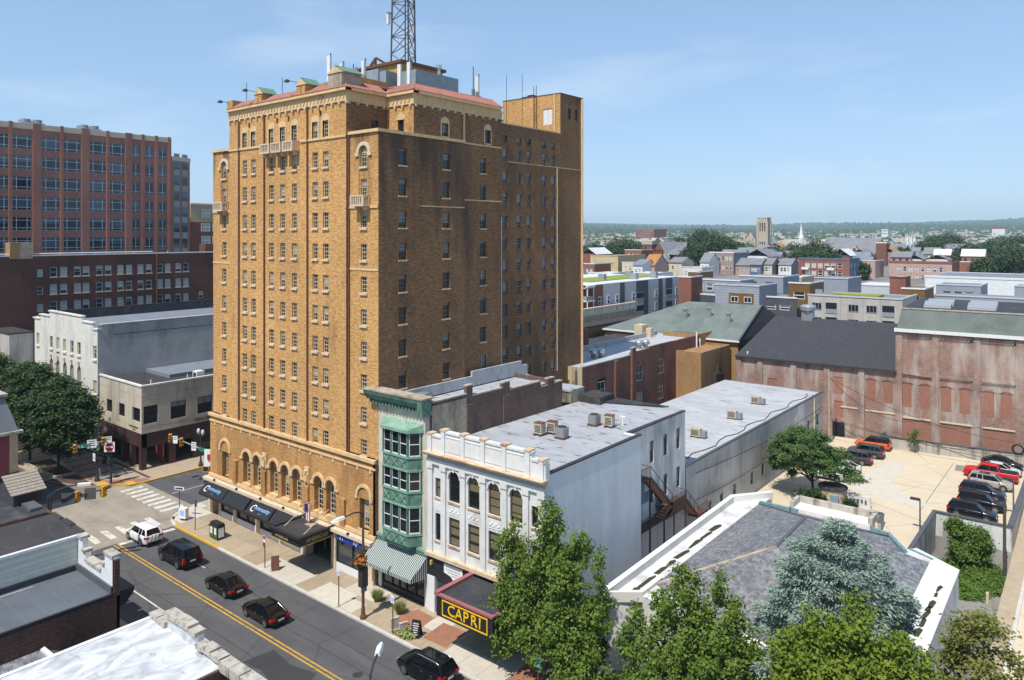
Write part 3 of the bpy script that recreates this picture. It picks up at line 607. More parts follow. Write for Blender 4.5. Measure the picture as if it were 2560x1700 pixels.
    # narrow shaft between the wings, painted pale in streaks
    bx('shaft_patch', 'pale_stone', T, X - .002, 27.2, 11, X + .02, 28.1, 33)
    # ---- plant room on the roof
    pr = MB().box(-14.6, 10.0, 45.1, -8.0, 16.2, 49.0).build('plant_room', 'hotel_base_brick', T)
    MB().box(-14.9, 9.7, 49.0, -7.7, 16.5, 49.3).build('roof_edge', 'rust_brown', pr); bx('upper_block', 'rust_brown', pr, -12.8, 11.0, 49.3, -9.0, 15.5, 49.7)
    m = MB()
    for a, b in (((-14.7, 9.5, 47.2), (-12.3, 10.2, 50.2)), ((-12.3, 10.2, 50.2), (-10.8, 11.5, 49.0)), ((-13.5, 9.9, 47), (-13.5, 9.9, 48.7)), ((-12.4, 10.2, 47), (-12.4, 10.2, 50))): m.bar(a, b, .22, .22)
    m.build('steel_strut', 'rust_brown', T)
    cl = MB(); cl.box(-12.2, 8.2, 45.2, -9.6, 9.9, 48.3); cl.box(-9.6, 8.4, 45.2, -8.6, 9.9, 48.0); clo = cl.build('cooling_unit', 'blue_metal', T); bx('louvre', 'frame_black', clo, -10.9, 8.12, 45.6, -9.9, 8.22, 46.9)
    MB().box(-7.6, 9.6, 46.2, -5.4, 16.0, 47.9).build('air_duct', 'blue_metal', T); bx('duct_leg', 'dark_steel', T, -7.4, 10, 45.15, -7.2, 10.2, 46.2); bx('duct_leg', 'dark_steel', T, -5.8, 15, 45.15, -5.6, 15.2, 46.2)
    m = MB().cyl((-6.6, 14.2, 47.9), (-6.6, 14.2, 48.9), .16); m.cyl((-6.6, 14.2, 48.9), (-6.6, 14.2, 49.3), .3); m.build('flue', 'galvanised', T)
    bx('tank_shed', 'frame_brown', T, -14.6, 4.2, 45.2, -11.9, 6.2, 46.6)
    return T
def balcony(T, u, z, w, y=0.0):
    d = .85; m = MB(); m.box(u - w / 2, y - d, z, u + w / 2, y + .02, z + .16); m.box(u - w / 2, y - d, z + .86, u + w / 2, y - d + .16, z + 1.0)
    for s in (-1, 1):
        m.box(u + s * w / 2, y - d, z + .16, u + s * (w / 2 - .16), y - d + .16, z + .86); m.box(u + s * w / 2, y - d + .16, z + .86, u + s * (w / 2 - .14), y, z + 1.0)
        for k in range(2): m.box(u + s * (w / 2 - .02), y - d + .3 + k * .25, z + .16, u + s * (w / 2 - .12), y - d + .4 + k * .25, z + .86)
        m.box(u + s * (w / 2 - .35) - .1, y - .5, z - .35, u + s * (w / 2 - .35) + .1, y + .01, z)
    n = int(w / .26)
    for k in range(1, n): x = u - w / 2 + w * k / n; m.box(x - .05, y - d + .03, z + .16, x + .05, y - d + .13, z + .86)
    m.build('balcony', 'pale_stone', T)
def tiles(T, per):
    m = MB(); p = 1.15; z0, z1 = 44.28, 45.2; base = MB()
    def barrel(a, b, side):
        a, b, side = Vector(a), Vector(b), Vector(side).normalized(); up = (b - a).cross(side).normalized()
        if up.z < 0: up = -up
        r = .13; ang = [math.pi * i / 4 for i in range(5)]
        f = lambda c: [c + side * (math.cos(t) * r) + up * (math.sin(t) * r) for t in ang]
        m.add(f(a) + f(b), [[i, i + 1, i + 6, i + 5] for i in range(4)] + [[0, 1, 2, 3, 4]])
    lim = {0: (-24.0, -4.75), 2: (-3.7, -.1)}
    for j, ((ax, ay), (bx_, by), f) in enumerate(per):
        if f == 'F':
            o0, o1 = (.3 if j != 0 else .3), 0
            x0, x1 = ax, bx_ + .3
            base.quad((x0 - .0, ay - .3, z0), (x1, ay - .3, z0), (x1 - p - .2, ay + p, z1), (x0 - (1.3 if j == 2 else 0), ay + p, z1))
            n = int((x1 - x0) / .3)
            for i in range(n):
                x = x0 + .15 + i * .3; k = min(1, max(0, (x1 - x) / (p + .3)))
                barrel((x, ay - .32, z0 + .02), (x, ay - .32 + (p + .3) * k, z0 + .02 + (z1 - z0) * k), (1, 0, 0))
        else:
            y0, y1 = ay - .3, by
            base.quad((ax + .3, y0, z0), (ax + .3, y1, z0), (ax - p, y1, z1), (ax - p, y0 + p + .2, z1))
            n = int((y1 - y0) / .3)
            for i in range(n):
                y = y0 + .15 + i * .3; k = min(1, max(0, (y - y0) / (p + .3)))
                barrel((ax + .32, y, z0 + .02), (ax + .32 - (p + .3) * k, y, z0 + .02 + (z1 - z0) * k), (0, 1, 0))
    b = base.build('tile_roof', 'terracotta', T); m.build('barrel_tiles', 'terracotta', b, kind='stuff')
    r = MB()
    for a, c in (((-24, 1.0, 45.25), (-5.3, 1.0, 45.25)), ((-5.3, 1.0, 45.25), (-5.3, 5.8, 45.25)), ((-5.3, 5.8, 45.25), (-1.55, 5.8, 45.25)), ((-1.55, 5.8, 45.25), (-1.55, 17.2, 45.25)), ((-.05, 4.25, 44.36), (-1.55, 5.8, 45.25))): r.cyl(a, c, .14, n=6)
    r.build('ridge_tiles', 'terracotta', b)
def shopfront(T):
    y = -.5
    bx('shop_cornice', 'pale_stone', T, HX - .45, -1.0, 3.62, .02, -.3, 3.92); bx('shop_ceiling', 'black_paint', T, HX, -.34, 3.5, -.35, 2.2, 3.61)
    for a, b in ((-28.05, -27.2), (-25.9, -25.5), (-22.95, -22.3), (-18.6, -17.9), (-14.4, -13.8), (-10.6, -9.9), (-6.0, -5.35), (-.8, -.05)): bx('pier', 'pale_stone', T, a, -.55, 0, b, .3, 3.62)
    for k, (a, b) in enumerate(((-25.5, -22.95), (-22.3, -18.6), (-17.9, -14.4), (-13.8, -10.6), (-5.35, -.8))):
        if k == 4: bx('stall_riser', 'white_paint', T, a, -.45, 0, b, -.2, .7)
        else: bx('stall_riser', 'white_paint', T, a, -.5, 0, b, -.2, .62)
        g = bx('shop_window', 'shop_glass', T, a, -.3, .7 if k == 4 else .62, b, -.27, 2.75)
        m = MB(); n = 2 if k else 1
        for i in range(n + 1): x = a + (b - a) * i / n; m.box(max(a, x - .06), -.42, .7, min(b, x + .06), -.26, 2.75)
        m.box(a, -.42, .58 if k < 4 else .68, b, -.28, .72); m.box(a, -.42, 2.7, b, -.28, 2.85); m.build('shop_frame', 'frame_black', g)
        bx('fascia', 'black_paint' if k < 4 else 'pale_stone', T, a, -.4, 2.85, b, -.2, 3.62)
    bx('entrance_wall', 'hotel_base_brick', T, -9.9, 1.6, 0, -6.0, 1.8, 3.5); m = MB()
    for i in range(4): m.box(-9.5 + i * .85, 1.5, 0, -8.72 + i * .85, 1.58, 2.5)
    m.build('entrance_doors', 'pane_dark', T); bx('entrance_left', 'pale_stone', T, -27.2, 1.4, 0, -25.9, 1.5, 3.5)
    bx('interior_back', 'old_plaster', T, -25.5, 2.4, 0, -10.6, 2.5, 3.5); bx('interior_back', 'rust_brown', T, -5.35, 2.2, 0, -.4, 2.3, 3.5)
    # four black awnings, two lettered
    for i, (a, b) in enumerate(((-27.6, -23.05), (-22.9, -18.75), (-18.4, -14.35), (-14.1, -10.7))):
        z0, z1, d = 3.55, 2.6, .95
        aw = MB(); aw.add([(a, -1.0, z0), (b, -1.0, z0), (b, -1.0 - d, z1), (a, -1.0 - d, z1), (a, -1.0, z1), (b, -1.0, z1), (a, -1.0 - d, z1 - .22), (b, -1.0 - d, z1 - .22)], [[3, 2, 1, 0], [4, 3, 0], [1, 2, 5], [6, 7, 2, 3]]); o = aw.build('awning', 'black_awning', T)
        if i in (0, 2):
            sl = math.atan2(d, z0 - z1); c = math.cos(sl)
            P = lambda s, q: (a + s, -1.0 - d * q - .02, z0 - (z0 - z1) * q + .03)
            rot = (R(90) - sl, 0, 0)
            text('lettering', 'C', 'sign_white', 1.05, o, P(.45, .78), rot, .01, shear=.3); text('lettering', 'ommunity', 'letter_blue', .62, o, P(1.1, .55), rot, .01, shear=.25)
            [text('lettering', ch, mt, .3, o, P(1.15 + q, .82), rot, .01, shear=.2) for ch, mt, q in (('-----', 'sign_red', 0), ('------', 'letter_blue', .95))]
    s = bx('blue_sign', 'sign_blue', T, -4.9, -.75, 2.95, -1.35, -.55, 3.55); [bx('sign_mark', 'sign_white', s, x, -.765, z, x + w_, -.752, z + h_) for x, z, w_, h_ in ((-4.45, 3.05, .1, .22), (-4.1, 3.05, .06, .22), (-2.5, 3.1, .12, .3), (-2.2, 3.02, .1, .42), (-2.0, 3.25, .16, .12))]
    for x in (-26, -21.5, -17, -13, -9.5, -3.0): bx('flood_lamp', 'dark_steel', T, x - .1, -1.1, 3.93, x + .1, -.9, 4.1)
    # marquee over the entrance
    mq = MB().box(-10.0, -4.25, 3.1, -5.7, -.5, 3.75).build('marquee', 'black_paint', T)
    m = MB(); m.box(-10.2, -4.45, 3.75, -5.5, -4.1, 3.98).box(-10.2, -4.1, 3.75, -9.85, -.5, 3.98).box(-5.85, -4.1, 3.75, -5.5, -.5, 3.98); m.build('rim', 'black_paint', mq)
    bx('marquee_roof', 'roof_tar', mq, -9.85, -4.1, 3.76, -5.85, -.5, 3.82); bx('debris', 'old_plaster', mq, -8.2, -1.9, 3.82, -7.3, -1.2, 3.88)
    n = MB()
    for i in range(24): x = -10.0 + 4.3 * i / 24; n.add([(x, -4.26, 3.1), (x + .179, -4.26, 3.1), (x + .09, -4.26, 2.94)], [[0, 2, 1]])
    for i in range(21): yy = -4.25 + 3.75 * i / 21; n.add([(-5.69, yy, 3.1), (-5.69, yy + .178, 3.1), (-5.69, yy + .09, 2.94)], [[0, 2, 1]])
    n.build('scalloped_fringe', 'letter_gold', mq)
    text('lettering', 'AMERICUS', 'letter_gold', .5, mq, (-5.68, -3.5, 3.28), RR, .01); text('lettering', 'AMERICUS', 'letter_gold', .42, mq, (-9.3, -4.27, 3.28), FR, .01)
    for x in (-9.3, -6.3): MB().cyl((x, -.6, 5.3), (x + .1, -3.4, 3.9), .035, n=5).build('stay_rod', 'pale_stone', mq)
hotel()
# ------------------------------------------------------------ ground, streets, pavements
def lot_z(y): return -2.0 + .06 * (y - 47) if y < 47 else min(0.0, -2.0 + .12 * (y - 47))
def ground_z(x, y):
    d = math.hypot(x - CAM[0], y - CAM[1])
    z = float(np.interp(d, [0, 150, 190, 240, 310, 700, 1100, 1600, 2600, 4200, 6500, 9500, 14000, 30000], [-.25, -.25, 4.0, 8.5, 13, 13, 12.5, 15, 26, 48, 92, 150, 175, 120]))
    if d > 2500:
        a = math.atan2(x - CAM[0], y - CAM[1]); k = min(1, (d - 2500) / 4000)
        z += k * 26 * math.sin(a * 7 + 1.1) + k * 15 * math.sin(a * 17 + d / 900) + k * 9 * math.sin(a * 41 + d / 500)
    if x >= 35.35 and 5 < y < 47.7: return -3.05 if x < 42.2 else lot_z(y) - .3
    if x >= 42.2 and y >= 47.7 and d < 150: return min(z, lot_z(y) - .3)
    return z
g = [0, 3, 8, 16, 28, 45, 70, 100, 140, 190, 260, 350, 480, 650, 900, 1250, 1700, 2300, 3000, 3900, 5000, 6300, 7800, 9500, 11000]
xs = sorted({-v + 20 for v in g} | {v + 20 for v in g} | {35.3, 35.4, 42.15, 42.25, 46, 52, -60, -100, -150, -200, -400, -800, -1100})
ys = sorted({-v + 20 for v in g} | {v + 20 for v in g} | {4.9, 5.1, 35, 47.65, 47.75, 55, 62, 90, 130, 150, 180, 230, 300, 420, 540, 720, 800, 1000, 1450, 2000, 2650, 3400, 4400, 5600, 7000, 8600})
m = MB(); n = len(ys); m.v = [(x, y, ground_z(x, y)) for x in xs for y in ys]
m.f = [[i * n + j, (i + 1) * n + j, (i + 1) * n + j + 1, i * n + j + 1] for i in range(len(xs) - 1) for j in range(n - 1)]; m.m = [0] * len(m.f)
t = NT('terrain'); gp = t.n('NewGeometry').outputs['Position']; vl = t.n('VectorMath', operation='LENGTH'); t.l(gp, vl.inputs[0])
mr = t.n('MapRange'); mr.inputs[1].default_value = 380; mr.inputs[2].default_value = 900; t.l(vl.outputs['Value'], mr.inputs[0])
town = t.ramp(t.noise(t.pos(), .08, 5), (.35, (.13, .13, .12)), (.65, (.26, .24, .21)))
field = t.ramp(t.noise(t.pos(), .0035, 8, .62), (.38, (.025, .05, .022)), (.5, (.045, .085, .035)), (.6, (.035, .066, .03)), (.68, (.13, .14, .065)))
t.done(t.mix(mr.outputs[0], town, field), .95, 0, .1)
structure('ground', m, 'terrain', smooth=True)
RZ = -.13
def sheet(name, pts, z, mat, kind='structure', parent=None): return MB().quad(*[(x, y, z if not callable(z) else z(x, y)) for x, y in pts]).build(name, mat, parent, kind=kind if parent is None else None)
sheet('main_street', [(-27.2, -16.9), (160, -16.9), (160, -5.0), (-27.2, -5.0)], RZ, 'asphalt')
sheet('main_street', [(-400, -16.9), (-45, -16.9), (-45, -7.0), (-400, -8.5)], RZ, 'asphalt')
sheet('cross_street', [(-43.4, -.6), (-31.25, -.6), (-31.25, 300), (-43.4, 300)], RZ, 'asphalt')
sheet('cross_street', [(-43.4, -200), (-31.25, -200), (-31.25, -16.9), (-43.4, -16.9)], RZ, 'asphalt')
ix = sheet('road_junction', [(-45, -16.9), (-27.2, -16.9), (-27.2, -5.0), (-28.7, -4.2), (-30.4, -2.6), (-31.25, -.6), (-43.4, -.6), (-43.6, -1.6), (-45, -3.0)], RZ, 'asphalt_worn')
# painted markings, one sheet above the road
st = bpy.data.objects['main_street']
def strip(x0, y0, x1, y1, mat, par, name, z=RZ + .004): return MB().quad((x0, y0, z), (x1, y0, z), (x1, y1, z), (x0, y1, z)).build(name, mat, par)
strip(-27.0, -11.12, 150, -10.97, 'yellow_line', st, 'yellow_line'); strip(-27.0, -10.78, 150, -10.63, 'yellow_line', st, 'yellow_line')
MB().quad((-27.1, -10.7, RZ + .004), (-26.5, -10.7, RZ + .004), (-26.1, -5.2, RZ + .004), (-26.7, -5.2, RZ + .004)).build('stop_line', 'white_line', st)
strip(-16.0, -14.1, 10, -13.97, 'white_line', st, 'parking_line')
strip(-21, -7.9, -15.2, -7.8, 'white_line', st, 'lane_line')
strip(-37.06, -.3, -36.94, 60, 'white_line', bpy.data.objects['cross_street'], 'lane_line')
for k in range(7):       # bars of the crossing over the main street
    y = -5.4 - 1.5 * k; MB().quad((-31.6 + .03 * k, y, RZ + .004), (-28.7, y - .1, RZ + .004), (-28.7, y - .72, RZ + .004), (-31.7, y - .62, RZ + .004)).build('crossing_bar', 'white_line', ix)
for k in range(8):       # bars of the crossing over the cross street
    x = -42.7 + 1.42 * k
    if k == 3: x -= .05
    MB().quad((x, -3.8, RZ + .004), (x + .7, -3.9, RZ + .004), (x + .75, -1.35, RZ + .004), (x + .05, -1.25, RZ + .004)).build('crossing_bar', 'white_line', ix)
mm = MB(); pp = [(at_y(*p, 0), p) for p in ()]
patch = [(9.0, -12.2), (12.6, -12.3), (13.6, -13.4), (13.2, -14.6), (11.2, -14.9), (8.6, -14.5), (7.9, -13.3)]
patch = [(1.6, -11.5), (4.2, -11.9), (6.6, -11.35), (7.3, -12.6), (5.4, -14.1), (3.2, -13.6), (1.3, -13.9)]
MB().quad(*[(x, y, RZ + .005) for x, y in patch[::-1]]).build('asphalt_patch', 'asphalt_patch', st, fix=True)
for y_, a_, b_ in ((-7.75, -20, 70), (-9.2, -3, 40), (-13.1, -18, 30), (-15.2, -25, 60)): strip(a_, y_, b_, y_ + .07, 'asphalt_patch', st, 'tar_seam', RZ + .003)
for x_, a_, b_ in ((-8, -10.4, -5.3), (3.5, -16.5, -11.2), (13, -10.4, -5.4), (-17, -16.5, -11.3)): strip(x_, a_, x_ + .08, b_, 'asphalt_patch', st, 'tar_seam', RZ + .0035)
for x_, y_ in ((-3.5, -8.6), (9, -9.6), (17, -7.0)): MB().lathe([(.38, RZ + .003), (.38, RZ + .007)], (x_, y_), 14).build('manhole_cover', 'dark_steel', st)
MB().lathe([(.42, RZ + .003), (.42, RZ + .006)], (-51.5, -12.0), 14).build('manhole_cover', 'dark_steel', ix)
# hotel-side pavement, slab by slab
sw = MB(); sw.prism([(-31.25, 20), (-31.25, -.6), (-30.9, -2.2), (-29.9, -3.6), (-28.6, -4.5), (-27.0, -5.0), (60, -5.0), (60, .2), (-28.2, .2), (-28.2, 20)], -.3, -.012)
sw = structure('pavement', sw, 'sidewalk')
kerb = MB()
def kerb_run(pts, mat, name='kerb', w=.3):
    m = MB()
    for a, b in zip(pts[:-1], pts[1:]):
        d = Vector((b[0] - a[0], b[1] - a[1], 0)).normalized(); nn = Vector((-d.y, d.x, 0)) * w
        m.add([(a[0], a[1], -.28), (b[0], b[1], -.28), (b[0], b[1], .012), (a[0], a[1], .012), (a[0] + nn.x, a[1] + nn.y, -.28), (b[0] + nn.x, b[1] + nn.y, -.28), (b[0] + nn.x, b[1] + nn.y, .012), (a[0] + nn.x, a[1] + nn.y, .012)], [[0, 1, 2, 3], [3, 2, 6, 7], [4, 7, 6, 5], [0, 3, 7, 4], [1, 5, 6, 2]])
    return m.build(name, mat, sw)
kerb_run([(-31.27, 8), (-31.27, -.6), (-30.92, -2.2), (-29.92, -3.6), (-28.6, -4.52), (-27.0, -5.02)], 'kerb_stone')
kerb_run([(-27.0, -5.02), (-18.2, -5.02)], 'kerb_yellow')
for a in np.arange(-18.2, 44, 3.1): kerb_run([(a + .015, -5.02), (a + 3.085, -5.02)], 'kerb_stone', 'kerb')
SL = {}
def slab(x0, x1, y0, y1, mat, h=.012, nm='slab'):
    k = (round(x1 - x0, 2), round(y1 - y0, 2), mat)
    if k not in SL: SL[k] = MB().box(.01, .01, -.1, x1 - x0 - .01, y1 - y0 - .01, 0).mesh('slab', mat)
    return ob(nm, SL[k], sw, (x0, y0, h))
for (x0, x1, n, rows_) in ((-26.8, -12, 6, 2), (-11.6, -5.6, 3, 2), (-5.6, 6.0, 6, 2), (6.0, 21.5, 8, 2)):
    for i in range(n):
        for j in range(rows_):
            dx = (x1 - x0) / n; a = x0 + i * dx; ya = -4.7 + j * 2.32
            new = (x0 == -11.6 and j == 0) or (x0 == -5.6 and (i, j) in ((1, 0), (2, 0), (2, 1), (3, 1))) or (x0 == 6.0 and random.random() < .1)
            slab(a, a + dx, ya, ya + 2.3, 'sidewalk_new' if new else 'sidewalk')
slab(-31.0, -29.4, -2.0, .2, 'sidewalk_new'); slab(-29.4, -27.0, -4.2, -.6, 'sidewalk_new'); slab(.2, 2.1, -4.68, -3.0, 'sidewalk_new', .02)
for pts, nm in (([(9.25, -3.55), (11.6, -3.45), (11.4, -.85), (9.0, -1.0)], 'brick_paving'), ([(5.3, -3.3), (8.3, -3.45), (7.9, -.95), (5.9, -.8)], 'brick_paving'), ([(17.6, -4.6), (22, -4.6), (22, -1.0), (17.6, -1.0)], 'brick_paving')):
    MB().prism(pts, -.1, .026).build(nm, 'brick_paver', sw)
sheet('tree_pit', [(6.7, -4.5), (8.4, -4.6), (9.0, -3.8), (7.2, -3.6)], .03, 'earth', parent=sw)
# inner block ground, far pavements
sheet('yard', [(-27, 17), (18, 17), (18, 72), (-27, 72)], -.03, 'city_ground'); sheet('alley', [(16, .2), (60, .2), (60, 5), (35.2, 5), (35.2, 40), (16, 40)], -.02, 'city_ground')
near = structure('near_pavement', MB().box(-31, -20.6, -.3, 160, -16.9, 0), 'sidewalk')
structure('near_block_ground', MB().quad((-31, -60, -.1), (160, -60, -.1), (160, -20.6, -.1), (-31, -20.6, -.1)), 'city_ground')
# plaza across the cross street
pz = structure('plaza', MB().prism([(-43.4, 300), (-43.4, -.6), (-43.8, -2.0), (-45.2, -3.6), (-47.5, -6.0), (-54, -8.2), (-120, -8.8), (-120, 300)], -.3, -.004), 'sidewalk')
SLP = MB().box(.02, .02, -.05, 2.38, 1.98, 0).mesh('slab', 'plaza_stone')
for i in range(14):
    for j in range(2): ob('slab', SLP, pz, (-50.6 - 2.75 * i, -4.2 + 2.2 * j, .01))
for i in range(14): MB().box(-48.2 - 2.75 * i - .35, -4.2, -.05, -48.2 - 2.75 * i, .3, .014).build('brick_band', 'dark_paver', pz)
MB().box(-90, .35, -.05, -44.5, .75, .014).build('brick_band', 'dark_paver', pz)
MB().prism([(-43.6, -2.0), (-45.0, -3.4), (-50.5, -4.9), (-53.2, -4.9), (-50, -4.2), (-48.4, -4.1), (-44.6, .1), (-43.5, .3)], -.05, .016).build('brick_paving', 'brick_paver', pz)
MB().prism([(-53.4, -8.0), (-47.4, -5.8), (-46.6, -4.9), (-53.3, -4.9)], -.05, .015).build('brick_paving', 'dark_paver', pz)
kp = MB()
for a, b in (((-43.42, 60), (-43.42, -.6)), ((-43.42, -.6), (-43.85, -2.0)), ((-43.85, -2.0), (-45.2, -3.65))):
    d = Vector((b[0] - a[0], b[1] - a[1], 0)); kp.bar((a[0], a[1], -.12), (b[0], b[1], -.12), .25, .3)
kp.build('kerb', 'kerb_yellow', pz)
for x, y in ((-44.3, -1.9), (-46.8, -4.2)): MB().box(x - .8, y - .5, -.05, x + .8, y + .5, .022).build('tactile_plate', 'kerb_yellow', pz)
MB().prism([(-53.4, -7.1), (-53.3, -4.7), (-63, -4.25), (-63, -7.5)], -.2, .03).build('planting_bed', 'earth', pz)
pk = MB()
for a, b in (((-53.4, -7.1), (-53.3, -4.7)), ((-53.3, -4.7), (-63, -4.25)), ((-53.4, -7.1), (-63, -7.5))): pk.bar((*a, .15), (*b, .15), .22, .34)
pk.build('bed_kerb', 'concrete', pz)
# parking lot on its raised deck, side street
lot = structure('parking_lot', MB().prism([(17.2, 29.5), (35.3, 24), (35.3, 47.8), (42.2, 47.8), (42.2, 76.4), (24.1, 73.8), (24.1, 76), (17.2, 75.6)], -.4, .0), 'lot_concrete')
MB().quad((24.2, 52, .005), (25.4, 52.6, .005), (28.6, 51.4, .005), (33.0, 50.9, .005), (34.4, 52.2, .005), (31, 54.4, .005), (28.9, 57.2, .005), (28.6, 62, .005), (29.0, 66.5, .005), (26.6, 68.5, .005), (26.0, 62, .005), (25.0, 56.5, .005)).build('pale_patch', 'sidewalk_new', lot, fix=True)
MB().quad((34.2, 68.2, .006), (36.2, 68.5, .006), (36.0, 71.4, .006), (34.0, 71.2, .006)).build('asphalt_patch', 'plaza_stone', lot)
for x, a, b in ((33.6, 50, 72),): MB().box(x - .03, a, -.01, x + .03, b, .004).build('slab_joint', 'coping_grey', lot)
MB().box(24, 58.0, -.01, 36, 58.05, .004).build('slab_joint', 'coping_grey', lot)
ssw = MB(); yy = [6, 20, 35, 47, 55, 64, 90, 140]
for a, b in zip(yy[:-1], yy[1:]): ssw.quad((42.3, a, lot_z(a)), (43.6, a, lot_z(a)), (43.6, b, lot_z(b)), (42.3, b, lot_z(b)))
structure('side_pavement', ssw, 'sidewalk')
sst = MB()
for a, b in zip(yy[:-1], yy[1:]): sst.quad((43.9, a, lot_z(a) - .12), (54, a, lot_z(a) - .12), (54, b, lot_z(b) - .12), (43.9, b, lot_z(b) - .12))
structure('side_street', sst, 'lot_concrete')
skb = MB()
for a, b in zip(yy[:-1], yy[1:]): skb.bar((43.75, a, lot_z(a) - .1), (43.75, b, lot_z(b) - .1), .3, .24)
structure('side_kerb', skb, 'kerb_stone')
structure('ramp', MB().quad((37.2, 22, -3.0), (42.25, 22, -3.0), (42.25, 33, -2.9), (41.2, 40, -2.96), (36.5, 44, -3.0)), 'plaza_stone', fix=True)
# ------------------------------------------------------------ near buildings
def hvac(root_xy, z, kind, rz=0, label='', group=None):
    x, y = root_xy
    if kind == 'round':
        o = thing('condenser_unit', label, 'condenser', (x, y, z), rz, group, world=False)
        MB().box(-.42, -.42, .12, .42, .42, .95).build('casing', 'hvac_grey', o); MB().lathe([(.4, .95), (.4, 1.0), (.34, 1.02), (.3, .99)], n=14).build('fan_guard', 'dark_steel', o)
        m = MB()
        for i in range(7):
            u = -.36 + .12 * i; m.box(u - .02, -.45, .15, u + .02, -.42, .92).box(.42, u - .02, .15, .45, u + .02, .92)
        m.build('fins', 'galvanised', o); MB().box(-.5, -.5, 0, .5, .5, .1).build('base', 'rust_brown', o)
    else:
        o = thing('condenser_unit', label, 'condenser', (x, y, z), rz, group, world=False); s = 1.0 if kind == 'box' else 1.5
        MB().box(-.4 * s, -.35, .15, .4 * s, .35, 1.05 if kind == 'box' else 1.0).build('casing', 'hvac_tan', o)
        MB().box(-.42 * s, -.37, 1.05 if kind == 'box' else 1.0, .42 * s, .37, 1.1 if kind == 'box' else 1.05).build('lid', 'rust_brown' if s == 1 else 'hvac_tan', o)
        m = MB()
        for i in range(5): m.box(-.3 * s, -.37, .3 + i * .13, .3 * s, -.345, .36 + i * .13)
        m.build('grille', 'dark_steel', o); b = MB()
        for u in (-.3 * s, .3 * s): b.box(u - .06, -.5, 0, u + .06, .5, .15)
        b.build('feet', 'coping_grey', o)
        if kind == 'long': MB().box(.62, -.3, .15, 1.25, .3, .85).build('coil_box', 'hvac_grey', o)
    return o
